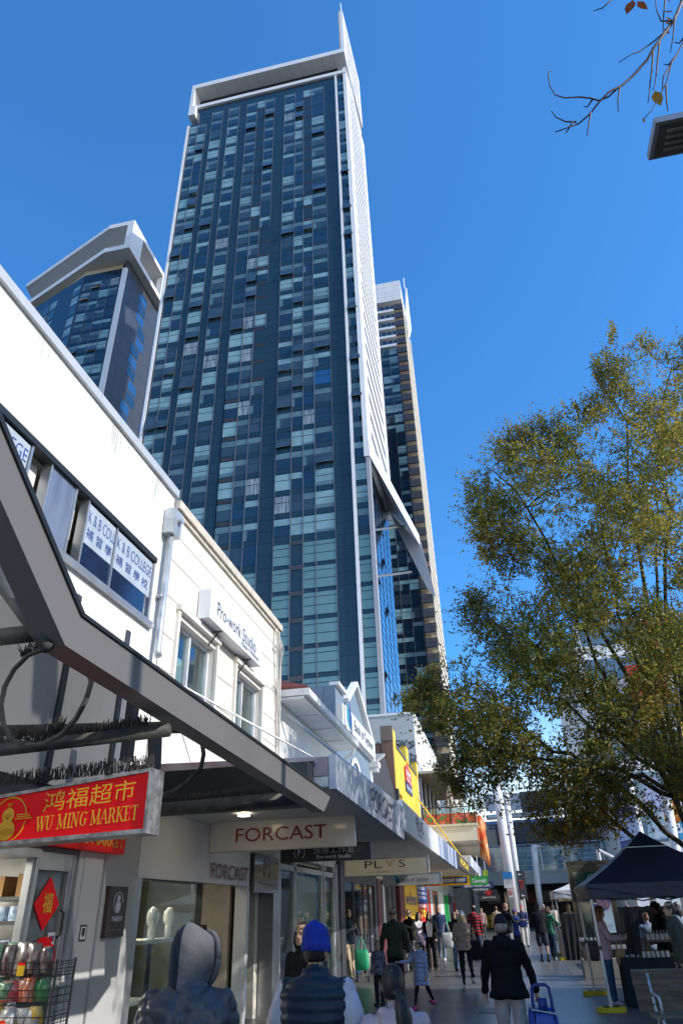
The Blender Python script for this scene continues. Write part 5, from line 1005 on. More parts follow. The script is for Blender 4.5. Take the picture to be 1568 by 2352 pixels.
# ================================================================ market tents, stalls, kiosk, bench
M_tnavy = mat('tent_navy', (.010, .013, .032), .5, var=.15, scale=1.2, bump=.25, bscale=3); M_twhite = mat('tent_white', (.60, .58, .55), .6, var=.06, bump=.2, bscale=3)
M_foot = mat('weight_yellow', (.70, .50, .01), .6); M_leg = mat('tent_leg', (.60, .57, .52), .4, .3)
def tent(x0, x1, y0, y1, eave, drop, peak, m, label, zleg=None, seam=True):
    o = empty('market_tent', label, 'tent', loc=(0, 0, 0)); cx, cy = (x0+x1)/2, (y0+y1)/2; mb = MB(); n = 8
    def edge(k, t): return [(x0+(x1-x0)*t, y0), (x1, y0+(y1-y0)*t), (x1-(x1-x0)*t, y1), (x0, y1-(y1-y0)*t)][k]
    rings = []
    for h in (0, .12, .35, .6, .8, .93, 1):
        r = []
        for k in range(4):
            for t in np.arange(0, 1, 1/n):
                ex, ey = edge(k, t); sag = -.05*math.sin(math.pi*t)*math.sin(math.pi*min(h+.12, 1)); f = 1-h
                zz = eave+(peak-eave)*(h if h < .93 else h*1.0)+sag-.06*math.sin(math.pi*h)
                r.append((cx+(ex-cx)*max(f, .01), cy+(ey-cy)*max(f, .01), zz))
        rings.append(r)
    mb.loft(rings, 0, cap=False)
    vr = []
    for z, d in ((eave, 0), (eave-drop*.5, .015), (eave-drop, .02)):
        r = []
        for k in range(4):
            for i, t in enumerate(np.arange(0, 1, 1/n)):
                ex, ey = edge(k, t); q = 1+d*(1 if i % 2 else -.3)*.6; r.append((cx+(ex-cx)*q, cy+(ey-cy)*q, z+(.02*math.sin(i*2.1) if z < eave else 0)))
        vr.append(r)
    mb.loft(vr, 0, cap=False); mb.build('canopy', m, o, recalc=False)
    if seam:
        sb_ = MB(); z7 = eave+(peak-eave)*.72-.04; qq = [(cx+(x-cx)*.28, cy+(y-cy)*.28, z7) for x, y in ((x0, y0), (x1, y0), (x1, y1), (x0, y1))]
        for i in range(4): sb_.tube([qq[i], qq[(i+1) % 4]], .012, 4)
        sb_.build('seam', M_ws, o)
    for (x, y) in ((x0, y0), (x1, y0), (x1, y1), (x0, y1)):
        x += .05 if x == x0 else -.05; y += .05 if y == y0 else -.05
        l = MB(); l.box(x-.022, x+.022, y-.022, y+.022, .04, eave, 0); l.box(x-.03, x+.03, y-.03, y+.03, .95, 1.02, 1); lo_ = l.build('leg', [M_leg, M_black], o)
        w_ = MB(); [w_.tube([(x+dx, y+dy, .005), (x+dx, y+dy, .085)], .12, 12) for dx, dy in ((-.14, 0), (.14, .02))]; w_.box(x-.14, x+.14, y-.1, y+.1, .005, .085); w_.build('foot_weight', M_foot, lo_)
    t = MB()
    for (a, b, c, d) in ((x0, y0, x1, y0), (x1, y0, x1, y1), (x0, y1, x1, y1), (x0, y0, x0, y1)): t.tube([(a, b, eave-.05), ((a+c)/2, (b+d)/2, eave-.3), (c, d, eave-.05)], .014, 5)
    t.build('truss', M_black, o); return o
tent(1.52, 4.45, 15.72, 18.6, 2.03, .26, 3.02, M_tnavy, 'navy market tent with lit patches on its roof and white legs')
tent(1.68, 4.6, 29.8, 32.6, 2.16, .27, 2.75, M_twhite, 'white market tent farther along behind the phone kiosk', seam=False)
tent(5.2, 8.2, 24.5, 27.5, 2.2, .27, 3.0, M_twhite, 'second white market tent at the right behind the navy tent', seam=False)
# cloth walls
def cloth(pts, h, m, name, label, parent=None):
    mb = MB(); n = 24; a = []; 
    for i in range(n+1):
        t = i/n*(len(pts)-1); k = min(int(t), len(pts)-2); p = Vector(pts[k]).lerp(Vector(pts[k+1]), t-k); d = (Vector(pts[k+1])-Vector(pts[k])).normalized(); nn = V(-d.y, d.x, 0)
        a.append([p+nn*.03*math.sin(i*1.7), p+nn*.015*math.sin(i*1.3+1)+FZ*h*.5, p+FZ*(h-.03*abs(math.sin(i*.9)))])
    for i in range(n): mb.add([a[i][0], a[i+1][0], a[i+1][1], a[i][1], a[i][2], a[i+1][2]], [(0, 1, 2, 3), (3, 2, 5, 4)])
    mb.v = mb.v; o = mb.build(name, m, None, recalc=False); s_ = o.modifiers.new('s', 'SOLIDIFY'); s_.thickness = .006; tag(o, label, 'cloth'); return o
M_bcloth = mat('black_cloth', (.010, .010, .012), .8, bump=.1, bscale=20)
cloth([(1.75, 29.72, .01), (2.9, 29.72, .01)], 1.42, M_bcloth, 'side_wall_cloth', 'black cloth wall on the near side of the white tent')
cloth([(2.95, 25.5, .01), (5.0, 25.3, .01)], 1.6, M_bcloth, 'side_wall_cloth', 'black cloth wall behind the phone kiosk')
def stall(x0, x1, y0, y1, h, m, label):
    o = empty('stall_table', label, 'table'); mb = MB(); mb.box(x0, x1, y0, y1, h-.03, h); mb.build('table_top', m, o); n = 30; mb = MB(); per = []
    for i in range(n*4):
        s_, t = divmod(i, n); t /= n; x, y = [(x0+(x1-x0)*t, y0), (x1, y0+(y1-y0)*t), (x1-(x1-x0)*t, y1), (x0, y1-(y1-y0)*t)][s_]; per.append((x, y, i))
    cx, cy = (x0+x1)/2, (y0+y1)/2
    mb.loft([[(cx+(x-cx)*(1.01+q*(.02+.03*math.sin(i*.9)**2)), cy+(y-cy)*(1.01+q*(.02+.03*math.sin(i*.9)**2)), z) for x, y, i in per] for z, q in ((h+.004, 0), (h*.6, .6), (.01, 1))], 0); mb.build('tablecloth', m, o, smooth=False); return o
stall(2.0, 3.5, 16.3, 17.0, .78, M_bcloth, 'stall table under a black cloth in the navy tent')
stall(1.75, 2.4, 29.9, 32.4, .85, mat('linen_cloth', (.45, .38, .30), .8), 'stall table with beige cloth in the white tent')
M_wood = mat('crate_wood', (.16, .105, .06), .7, var=.2, scale=4, stretch=(1, 6, 6)); M_candle = mat('candle_jar', (.62, .56, .46), .3, coat=.5); M_bottle = mat('bottle_glass', (.30, .30, .28), .1, coat=1); M_oil = mat('amber_oil', (.45, .28, .02), .1, coat=1)
cr_ = empty('display_crate', 'wooden display crate on the black stall table', 'crate'); mb = MB(); mb.box(2.55, 3.25, 16.55, 16.95, .79, .83); mb.box(2.55, 3.25, 16.55, 16.95, 1.02, 1.06); mb.box(2.55, 2.59, 16.55, 16.95, .83, 1.02); mb.box(3.21, 3.25, 16.55, 16.95, .83, 1.02); mb.build('board', M_wood, cr_); 
for i in range(8): o = empty('candle_jar', 'cream candle jar in the row on the wooden crate', 'candle', 'candle jars on the stall', (2.6+i*.085, 16.62, 1.06)); MB().tube([(0, 0, .001), (0, 0, .1)], .036, 10).build('jar', M_candle, o); MB().tube([(0, 0, .1), (0, 0, .115)], .037, 10).build('lid', M_wood, o)
for i in range(6): o = empty('candle_jar', 'cream candle jar in the lower row on the table', 'candle', 'candle jars on the stall', (2.42+i*.085, 16.40, .784)); MB().tube([(0, 0, .001), (0, 0, .1)], .036, 10).build('jar', M_candle, o); MB().tube([(0, 0, .1), (0, 0, .115)], .037, 10).build('lid', M_wood, o)
for i in range(10): o = empty('bottle', 'small spray bottle in the row behind the candles', 'bottle', 'bottles on the stall', (2.62+i*.065, 16.82, 1.06)); MB().tube([(0, 0, .001), (0, 0, .10), (0, 0, .11), (0, 0, .15)], [.022, .022, .01, .009], 8).build('body', M_oil if i > 6 else M_bottle, o)
rt = random.Random(77)
for i in range(14): c = V(2.05+rt.random()*.35, 16.4+rt.random()*.4, .785); tag(MB().ell(c+V(0, 0, .02), .02, .02, .02, 8, 5).build('trinket', mat('trinket_%d' % (i % 4), [(.6, .55, .5), (.25, .18, .1), (.2, .1, .25), (.5, .5, .55)][i % 4], .3), None), 'tiny trinket spread on the black stall table', 'trinket', 'trinkets on the stall table')
tag(MB().tube([(2.45, 16.7, .79), (2.45, 16.7, 1.02), (2.5, 16.7, 1.1)], .012, 6).tube([(2.5+.07*math.cos(a), 16.7, 1.15+.09*math.sin(a)) for a in np.linspace(0, 6.28, 14)], .008, 5).build('mirror', M_black, None), 'small black table mirror among the jewellery', 'mirror')
# phone kiosk with screen
kk = empty('phone_kiosk', 'tall black phone kiosk with an illuminated advertising screen', 'kiosk', loc=(1.80, 23, 0))
mb = MB(); mb.box(0, 1.16, 0, .35, .62, 2.70, 0); mb.box(-.02, 1.18, -.02, .37, 2.70, 2.78, 0); mb.box(.2, .96, .08, .28, 0, .62, 0); mb.box(-.01, 1.17, -.03, 0, .62, .72, 1); mb.build('cabinet', [mat('kiosk_black', (.015, .016, .017), .3, coat=.4), M_galv], kk)
MB().box(.13, 1.03, -.02, -.002, .93, 2.50).build('screen', mat('screen_green', (.012, .045, .042), .1, var=.3, scale=1.5, coat=1), kk)
mb = MB(); mb.box(.55, 1.0, -.026, -.021, 1.0, 1.72, 0); mb.build('poster_page', mat('poster_sky', (.42, .56, .68), .3, emit=.15), kk)
mb = MB(); mb.prism([(.80+.19*math.cos(a), -.03, 1.72+.19*math.sin(a)) for a in np.linspace(0, 6.28, 22)[:-1]], (0, .004, 0), 0); mb.prism([(.56+.14*math.cos(a), -.032, 1.55+.14*math.sin(a)) for a in np.linspace(0, 6.28, 22)[:-1]], (0, .004, 0), 1); mb.prism([(.62+.15*math.cos(a), -.032, 2.32+.12*math.sin(a)) for a in np.linspace(0, 6.28, 22)[:-1]], (0, .004, 0), 2); mb.build('poster_picture', [mat('photo_rose', (.45, .22, .20), .4, col2=(.05, .10, .30), scale=6), mat('photo_navy', (.03, .05, .16), .4, col2=(.2, .05, .08), scale=8), mat('badge_green', (.02, .10, .06), .4)], kk)
text('29 May', (.52, -.038, 2.3), FX, FZ, .2, .05, M_lw, kk); text('FOR EVENTS', (.62, -.03, 1.15), FX, FZ, .32, .03, M_black, kk); text('Telephone', (.08, -.024, 2.62), FX, FZ, .36, .05, M_soffit, kk); text('JCDecaux', (.8, -.024, 2.62), FX, FZ, .26, .045, M_soffit, kk)
tag(MB().box(1.75, 2.75, 22.6, 23.4, .0, .42).build('planter', mat('concrete_seat', (.34, .33, .31), .8, bump=.1), None), 'low concrete seat block in front of the phone kiosk', 'seat')
bn_ = empty('litter_bin', 'slatted timber litter bin beside the phone kiosk', 'bin', loc=(2.05, 22.1, 0)); mb = MB(); [mb.box(-.3+i*.085, -.3+i*.085+.07, -.25, -.22, .43, .85) for i in range(7)]; mb.box(-.3, .3, -.215, .25, .43, .83); mb.build('slats', mat('weathered_timber', (.12, .09, .07), .8, var=.2), bn_); MB().box(-.33, .33, -.28, .28, .86, .92).build('lid', M_galv, bn_)
# bench lower right
be = empty('park_bench', 'slatted timber park bench with cast metal arm rests at lower right', 'bench')
def r3(x, y): return ((2250+.31707*x)*.57416, (3350+.31707*y)*.57416)
BYY = 12.5; a, b = PY(*r3(890, 1790), BYY), PY(*r3(1010, 2150), BYY)
M_slat = mat('bench_timber', (.20, .15, .11), .6, var=.2, scale=3, stretch=(1, 8, 8), col2=(.10, .075, .055)); bx0, bx1 = 1.62, 3.4
for i in range(5): z = .80-i*.098; mb = MB(); mb.obox((( bx0+bx1)/2+i*.0, BYY+.12-.0*i-i*.035, z), ((bx1-bx0)/2, 0, 0), (0, .014, .004), (0, -.012, .05)); mb.build('slat', M_slat, be)
for i in range(5): mb = MB(); mb.box(bx0+.08, bx1, BYY-.52+i*.10, BYY-.44+i*.10, .34, .37); mb.build('slat', M_slat, be)
for x in (bx0+.22, bx1-.2):
    mb = MB(); mb.tube([(x, BYY+.1, .80), (x, BYY-.05, .36), (x, BYY-.02, 0)], .025, 6); mb.tube([(x, BYY-.05, .33), (x, BYY-.5, .33), (x, BYY-.55, 0)], .025, 6); mb.tube([(x, BYY-.5, .33), (x, BYY-.56, .52), (x, BYY-.48, .57), (x, BYY, .57), (x, BYY+.04, .59)], .022, 8); mb.build('arm_rest', M_galv, be, smooth=True)
tag(MB().box(-.82, -.25, 15.8, 16.4, .0045, .010).build('drain_grate', mat('grate_steel', (.10, .11, .13), .4, .6, kind='brick', col2=(.02, .02, .02), scale=9), None), 'square steel drain grate set in the paving', 'grate')
rl_ = random.Random(3)
for i in range(60):
    x, y = rl_.uniform(-2, 2.2), rl_.uniform(13, 30); a = rl_.uniform(0, 6); r = rl_.uniform(.025, .05)
    tag(MB().poly([(x+r*math.cos(a), y+r*math.sin(a), .012), (x+r*.5*math.cos(a+1.6), y+r*.5*math.sin(a+1.6), .02), (x-r*math.cos(a), y-r*math.sin(a), .012), (x-r*.5*math.cos(a+1.6), y-r*.5*math.sin(a+1.6), .010)]).build('fallen_leaf', M_gold, None), 'dry yellow leaf fallen on the dark paving', 'leaf', 'leaves fallen on the paving')
# flood lamp at the upper right, on its mast
fl_ = empty('street_lamp', 'square grey floodlight head on a mast at the upper right', 'lamp')
LY_ = 5.0; q = [PY(1505, 275, LY_), PY(1503, 366, LY_)]; lx, lz = q[0].x, (q[0].z+q[1].z)/2
c1_ = PY(1505, 282, LY_); c2_ = PZ(1503, 366, c1_.z)       # lower face lies level: far and near corner of its left side
print('lamp', c1_, c2_)
yA, yB = sorted((c1_.y, c2_.y)); x0 = c1_.x; zz = c1_.z
mb = MB(); mb.box(x0, x0+1.0, yA, yB, zz, zz+.10, 0); mb.build('housing', mat('lamp_housing', (.30, .30, .32), .4, .5), fl_)
mb = MB(); mb.box(x0+.04, x0+.96, yA+.03, yB-.03, zz-.012, zz-.002, 0); mb.build('lens_frame', mat('lamp_dark', (.07, .065, .06), .6), fl_)
n_ = 4; dy = (yB-yA-.16)/n_
for i in range(n_): mb = MB(); mb.box(x0+.14, x0+.9, yA+.08+i*dy+.02, yA+.08+(i+1)*dy-.02, zz-.03, zz-.013); mb.build('louvre', mat('lamp_lens', (.20, .20, .17), .3, var=.2, scale=20), fl_)
MB().tube([(x0+1.0, (yA+yB)/2, zz+.05), (x0+2.2, (yA+yB)/2, zz+.02), (x0+2.2, (yA+yB)/2, 0)], .07, 8).build('mast', M_galv, fl_)
# ================================================================ people
SKIN = {'light': (.52, .31, .22), 'asian': (.50, .31, .20), 'tan': (.38, .21, .13), 'dark': (.13, .065, .04)}
HAIRC = {'black': (.012, .011, .012), 'brown': (.10, .05, .022), 'blond': (.62, .42, .18), 'grey': (.42, .40, .38), 'ginger': (.28, .13, .05), 'auburn': (.30, .13, .07)}
def cmat(c, rough=.8, name=None, **k):
    return mat(name or 'cloth_%02x%02x%02x' % tuple(int(min(1, v)**.45*255) for v in c), c, rough, spec=.18, var=k.pop('var', .10), scale=k.pop('scale', 7), bump=k.pop('bump', .25), bscale=k.pop('bscale', 26), **k)
def smat(k): return mat('skin_'+k, SKIN[k], .5, var=.06, scale=12)
def hmat(k): return mat('hair_'+k, HAIRC[k], .38, var=.3, scale=30, stretch=(6, 6, .6), bump=.5, bscale=60)
def seg_d(P, a, b, ra, rb):
    a, b = np.array(a), np.array(b); d = b-a; L = max(d @ d, 1e-9); t = np.clip(((P-a) @ d)/L, 0, 1)
    return np.linalg.norm(P-(a+t[:, None]*d), axis=1)/(ra+(rb-ra)*t)
def remesh(mb, vox, smooth=2):
    me = bpy.data.meshes.new('t'); me.from_pydata(mb.v, [], mb.f); ob = bpy.data.objects.new('t', me); COL.objects.link(ob)
    bm = bmesh.new(); bm.from_mesh(me); bmesh.ops.recalc_face_normals(bm, faces=bm.faces); bm.to_mesh(me); bm.free()
    m = ob.modifiers.new('r', 'REMESH'); m.mode = 'VOXEL'; m.voxel_size = vox; m.use_smooth_shade = True
    if smooth: s = ob.modifiers.new('s', 'SMOOTH'); s.factor = .5; s.iterations = smooth
    dg = bpy.context.evaluated_depsgraph_get(); out = bpy.data.meshes.new_from_object(ob.evaluated_get(dg)); bpy.data.objects.remove(ob); bpy.data.meshes.remove(me); return out
def rotx(v, a, o=Vector((0, 0, 0))): v = Vector(v)-o; c, s = math.cos(a), math.sin(a); return o+Vector((v.x, v.y*c-v.z*s, v.y*s+v.z*c))
def person(label, x, y, rz, H, top=(.05, .05, .05), bottom=(.05, .05, .05), skin='asian', hair='black', style='short', shoes=(.03, .03, .03), hem=.47, lean=0, head=(0, 0), legs=((0, 0), (0, 0)), arms=((0, 8, 10, 0), (0, 8, 10, 0)), sleeve='long', pants='long', girth=1., coat=0., vox=None, quilt=None, wrinkle=.006, topm=None, botm=None, z=0., neck='skin', hood=False, name='person', shw=1., glasses=False, near=False, fing=1., group=None, armm=None):
    """local frame: faces +Y, left hand at -X; legs/arms given left then right in degrees"""
    r = lambda d: math.radians(d); h = H
    prims = []; mb = MB()
    def cap(a, b, ra, rb, tag_, n=12):
        a, b = Vector(a), Vector(b); d = b-a; k = [0, .0, .12, .5, .88, 1, 1]
        pts = [a-d.normalized()*ra*.95, a-d.normalized()*ra*.6, a, a.lerp(b, .5), b, b+d.normalized()*rb*.6, b+d.normalized()*rb*.95]; rs = [ra*.25, ra*.8, ra, (ra+rb)/2, rb, rb*.8, rb*.25]
        mb.tube(pts, rs, n); prims.append((a, b, ra, rb, tag_))
    # pelvis height: so the lower foot rests on the ground
    def leg(side, th, kn):
        hip = Vector((side*.052*h*girth**.5, 0, 0)); tdir = Vector((side*.02, math.sin(r(th)), -math.cos(r(th)))); kneep = hip+tdir*.245*h
        sdir = Vector((0, math.sin(r(th-kn)), -math.cos(r(th-kn)))); ank = kneep+sdir*.235*h; return hip, kneep, ank, th-kn
    L = [leg(-1, *legs[0]), leg(1, *legs[1])]
    pz = -min(q[2].z+ (0 if abs(q[3]) < 25 else -.02*h) for q in L)+.042*h
    P0 = Vector((0, 0, pz)); la = -r(lean)
    def up(v): return rotx(Vector(v)+P0, la, P0)
    Z = lambda f: f*h-.52*h                                 # heights above the pelvis at rest
    sw_ = .108*h*shw
    # torso: stacked ovals
    rings = []; tors = [(-.045, .080, .062), (.0, .092, .070), (.06, .086, .064), (.12, .088, .064), (.20, .100, .068), (.27, .108, .064), (.305, .094, .052), (.33, .052, .042), (.345, .036, .036)]
    for (zz, a, b) in tors:
        a *= h*(girth if zz < .28 else girth**.4)*(shw if zz > .15 else 1); b *= h*girth
        rings.append([up((a*math.copysign(abs(math.cos(t))**.85, math.cos(t)), b*math.copysign(abs(math.sin(t))**.9, math.sin(t))-.006*h, zz*h)) for t in np.linspace(0, 2*math.pi, 21)[:-1]])
    mb.loft(rings)
    for (z0, z1, a) in ((-.04, .06, .08), (.06, .2, .09), (.2, .3, .1)): prims.append((up((-a*.5*h, 0, z0*h)), up((a*.5*h, 0, z0*h)), .075*h*girth, .075*h*girth, 'torso')); prims.append((up((-a*.5*h, 0, z1*h)), up((a*.5*h, 0, z1*h)), .07*h*girth, .07*h*girth, 'torso'))
    if coat:                                              # hem hanging below the hips
        cr2 = []
        for (zz, q) in ((.12, 1.0), (.0, 1.16), (-coat*.5, 1.24), (-coat, 1.30)):
            cr2.append([up((.092*h*girth*q*math.cos(t), .074*h*girth*q*math.sin(t)-.004*h, zz*h)) for t in np.linspace(0, 2*math.pi, 21)[:-1]])
        mb.loft(cr2); prims.append((up((-.05*h, 0, -coat*h)), up((.05*h, 0, -coat*h)), .09*h*girth, .09*h*girth, 'coat')); prims.append((up((0, 0, -coat*h*.5)), up((0, 0, 0)), .12*h*girth, .1*h*girth, 'coat'))
    # neck, head
    nk = up((0, 0, .325*h)); hy, hp = r(head[0]), r(head[1])
    def hd(v):                                            # head frame -> world
        v = rotx(Vector(v), -hp); c, s = math.cos(hy), math.sin(hy); v = Vector((v.x*c-v.y*s, v.x*s+v.y*c, v.z)); return nk+Vector((0, .012*h+math.sin(r(lean))*.02*h, .092*h))+v
    hs = h*(1 if h > 1.45 else 1.0+.22*(1.45-h)/.45)      # children: larger heads
    cap(nk+Vector((0, 0, -.02*h)), hd((0, -.008*hs, -.05*hs)), .034*h, .032*h, 'neck')
    hr = []
    for (zz, a, b, yo) in ((-.066, .018, .022, .020), (-.060, .030, .040, .016), (-.045, .038, .047, .010), (-.02, .0425, .052, .004), (.01, .045, .055, 0), (.035, .044, .055, -.002), (.055, .036, .046, -.003), (.066, .02, .028, -.004)):
        hr.append([hd((a*hs*math.cos(t), b*hs*math.sin(t)+yo*hs, zz*hs)) for t in np.linspace(0, 2*math.pi, 17)[:-1]])
    mb.loft(hr); prims.append((hd((0, 0, -.03*hs)), hd((0, 0, .03*hs)), .05*hs, .05*hs, 'head'))
    mb.tube([hd((0, .052*hs, .008*hs)), hd((0, .064*hs, -.016*hs)), hd((0, .050*hs, -.02*hs))], [.005*hs, .009*hs, .006*hs], 8)      # nose
    for s in (-1, 1): mb.ell(hd((s*.046*hs, -.004*hs, -.008*hs)), .007*hs, .012*hs, .02*hs, 8, 6)                                    # ears
    # arms
    hands = []
    for i, s in enumerate((-1, 1)):
        sw, out, el, inw = arms[i]; sh = up((s*sw_, 0, .285*h))
        u = rotx(Vector((s*math.sin(r(out)), math.sin(r(sw))*math.cos(r(out)), -math.cos(r(sw))*math.cos(r(out)))), la*.7); e = sh+u*.165*h
        f0 = Vector((s*math.sin(r(out))*.5, math.sin(r(sw+el)), -math.cos(r(sw+el)))); f0 = Vector((f0.x-s*math.sin(r(inw))*max(f0.y, .0)-s*math.sin(r(inw))*.0, f0.y*math.cos(r(inw)), f0.z)).normalized(); f0 = rotx(f0, la*.7)
        wr = e+f0*.145*h; g = girth**.5*(1 if sleeve != 'bare' else .85)
        if sleeve == 'short':
            m_ = sh.lerp(e, .62); cap(sh, m_, .037*h*g, .041*h*g, 'top'); cap(m_, e, .027*h, .025*h, 'skin'); cap(e, wr, .025*h, .017*h, 'skin')
        else:
            cap(sh, e, .037*h*g, .031*h*g, 'top'); cap(e, wr-f0*.01*h, .031*h*g, .026*h*g, 'top')
        # hand: palm and five curled fingers
        side = f0.cross(Vector((0, 0, 1)) if abs(f0.z) < .8 else Vector((0, 1, 0))).normalized(); pn = side.cross(f0).normalized()
        if abs(f0.z) > .8: side, pn = Vector((0, 1, 0)) - f0*f0.y, Vector((-s, 0, 0))
        side.normalize(); hl = .1*h; pc = wr+f0*.045*h
        cap(wr, pc, .016*h, .018*h, 'hand', 8)
        for k in range(4):
            b0 = pc+side*(k-1.5)*.0095*h+f0*.008*h; l_ = (.034, .040, .038, .030)[k]*h*fing; q = r(28+6*k)
            d1 = f0*math.cos(q)+pn*math.sin(q); d2 = f0*math.cos(q*2.2)+pn*math.sin(q*2.2)
            mb.tube([b0, b0+d1*l_*.55, b0+d1*l_*.55+d2*l_*.5], [.0062*h, .0056*h, .0042*h], 6)
        b0 = wr+f0*.014*h+side*.013*h; mb.tube([b0, b0+(side+f0*.8+pn*.4).normalized()*.024*h, b0+(side*.7+f0*1.3+pn*.7).normalized()*.045*h], [.0075*h, .0065*h, .005*h], 6)
        prims.append((pc, pc+f0*.05*h, .03*h, .025*h, 'hand')); hands.append(pc+f0*.02*h)
    # legs
    sho = []
    for i, (hip, kn, an, sa) in enumerate(L):
        hip, kn, an = hip+P0, kn+P0, an+P0; g = girth**.6
        if pants == 'long' or pants == 'tight' or pants == 'wide':
            k1, k2, k3 = dict(long=(.056, .040, .033), tight=(.050, .032, .019), wide=(.056, .046, .050))[pants]
            cap(hip, kn, k1*h*g, k2*h*g, 'bottom'); cap(kn, an+Vector((0, 0, .008*h)), k2*h*g, k3*h, 'bottom')
        elif pants == 'shorts':
            cap(hip, hip.lerp(kn, .85), .058*h*g, .054*h*g, 'bottom'); cap(hip.lerp(kn, .8), kn, .036*h, .032*h, 'skin'); cap(kn, kn.lerp(an, .6), .032*h, .026*h, 'skin'); cap(kn.lerp(an, .6), an, .024*h, .021*h, 'sock')
        else:                                             # skirt
            cap(kn.lerp(an, .5), an, .026*h, .02*h, 'skin')
        pit = r(sa)*.9 if abs(sa) > 25 else 0
        sho.append((an, pit))
    if pants == 'skirt':
        rr_ = [[Vector((q*.1*h*math.cos(t), q*.08*h*math.sin(t), zz*h))+P0 for t in np.linspace(0, 2*math.pi, 21)[:-1]] for zz, q in ((.06, .8), (0, 1.0), (-.2, 1.15), (-.36, 1.25))]; mb.loft(rr_); prims.append((P0+Vector((0, 0, -.36*h)), P0, .12*h, .1*h, 'bottom'))
    if hood:                                              # hood lying on the back
        mb.ell(up((0, -.062*h, .275*h)), .075*h, .042*h, .055*h, 14, 8); mb.tube([up((-.06*h, .0, .315*h)), up((-.05*h, -.05*h, .325*h)), up((0, -.075*h, .32*h)), up((.05*h, -.05*h, .325*h)), up((.06*h, .0, .315*h)), up((.03*h, .045*h, .29*h)), up((-.03*h, .045*h, .29*h)), up((-.06*h, .0, .315*h))], .022*h, 8); prims.append((up((-.05*h, -.06*h, .29*h)), up((.05*h, -.06*h, .29*h)), .06*h, .06*h, 'top')); prims.append((up((-.05*h, -.03*h, .32*h)), up((.05*h, -.03*h, .32*h)), .035*h, .035*h, 'top'))
    me = remesh(mb, vox or (.0085 if near else .013)*max(h/1.7, .7), 2)
    n = len(me.vertices); P = np.empty(n*3, 'f'); me.vertices.foreach_get('co', P); P = P.reshape(-1, 3).astype('d')
    D = np.array([seg_d(P, tuple(a), tuple(b), ra, rb) for a, b, ra, rb, t in prims]); idx = D.argmin(0); tags = [p[4] for p in prims]
    hemz = up((0, 0, hem*h-.52*h)).z if not coat else -9
    slot = np.zeros(n, int)                               # 0 skin 1 top 2 bottom 3 sock
    mp_ = dict(torso=1, top=1, coat=1, bottom=2, skin=0, hand=0, head=0, sock=3, neck=0 if neck == 'skin' else 1)
    for i, t in enumerate(tags): slot[idx == i] = mp_[t]
    if armm: slot[np.array([t == 'top' for t in tags])[idx]] = 3
    tor = np.array([t in ('torso', 'bottom') for t in tags])[idx]
    if not coat: slot[tor & (P[:, 2] >= hemz) & (np.array([t == 'torso' for t in tags])[idx] | (P[:, 2] > hemz))] = 1
    slot[tor & (P[:, 2] < hemz)] = 2
    if coat: 
        cz = up((0, 0, -coat*h)).z-.01; cm_ = np.array([t in ('coat', 'torso') for t in tags])[idx] & (P[:, 2] < cz); slot[cm_] = 2
    N = np.empty(n*3, 'f'); me.vertices.foreach_get('normal', N); N = N.reshape(-1, 3); rsd = np.random.RandomState(int(abs(x*31+y*17)*10) % 9999)
    if wrinkle:
        w_ = np.zeros(n)
        for k in range(7):
            d = rsd.normal(size=3)*np.array([1, 1, 1.6])*rsd.uniform(12, 34)/h; w_ += np.sin(P @ d+rsd.uniform(0, 6))*.5
        P += N*((np.abs(w_)-.6)*wrinkle*(slot > 0)*(slot < 3))[:, None]
        if near and not quilt:                            # long drawn creases
            c_ = np.zeros(n)
            for k in range(9):
                d = rsd.normal(size=3)*np.array([1, .7, .55])*rsd.uniform(16, 30)/h; d2 = rsd.normal(size=3)*9/h
                c_ = np.maximum(c_, np.exp(-(np.sin(P @ d+1.4*np.sin(P @ d2)+rsd.uniform(0, 6))/.22)**2)*(np.sin(P @ d2*.7+rsd.uniform(0, 6)) > .1))
            P += N*((.35-c_)*wrinkle*.9*(slot > 0)*(slot < 3))[:, None]
    if quilt:
        f_, amp = quilt; tz = np.array([t in ('torso', 'top', 'coat') for t in tags])[idx] & (slot == 1)
        P += N*(amp*(np.abs(np.sin(P[:, 2]*math.pi/f_))**.6-.5)*tz)[:, None]
    me.vertices.foreach_set('co', P.astype('f').ravel())
    lv = np.empty(len(me.loops), 'i'); me.loops.foreach_get('vertex_index', lv); ls = np.empty(len(me.polygons), 'i'); me.polygons.foreach_get('loop_start', ls)
    me.materials.clear()
    for m in (smat(skin), topm or cmat(top), botm or cmat(bottom), armm if armm else cmat((.6, .6, .6)) if shoes[0] > .3 else cmat((.03, .03, .035))): me.materials.append(m)
    me.polygons.foreach_set('material_index', slot[lv[ls]].astype('i')); me.polygons.foreach_set('use_smooth', [True]*len(me.polygons)); me.name = name; me.update()
    root = bpy.data.objects.new(name, None); COL.objects.link(root); root.location = (x, y, z); root.rotation_euler = (0, 0, rz); tag(root, label, 'person', group)
    ob = bpy.data.objects.new('body', me); COL.objects.link(ob); ob.parent = root
    # shoes
    for an, pit in sho:
        sb_ = MB(); o = an; l_ = .15*h; w_ = .029*h
        prof_ = [(-.24, .75, .055), (-.2, .95, .075), (0, 1.0, .072), (.25, 1.0, .05), (.5, 1.15, .035), (.68, 1.0, .026), (.76, .5, .016)]
        rg_ = []
        for (yy, ww, hh) in prof_:
            rg_.append([o+rotx(Vector((w_*ww*math.cos(t), yy*l_, -.040*h+max(0, math.sin(t)+.35)/1.35*hh*h)), pit*-1 if False else -pit*.8) for t in np.linspace(-math.pi*.15-.6, math.pi+.6+math.pi*.15, 11)])
        sb_.loft(rg_); sm_ = cmat(shoes, .5); sb_.build('shoe', sm_, root, smooth=True)
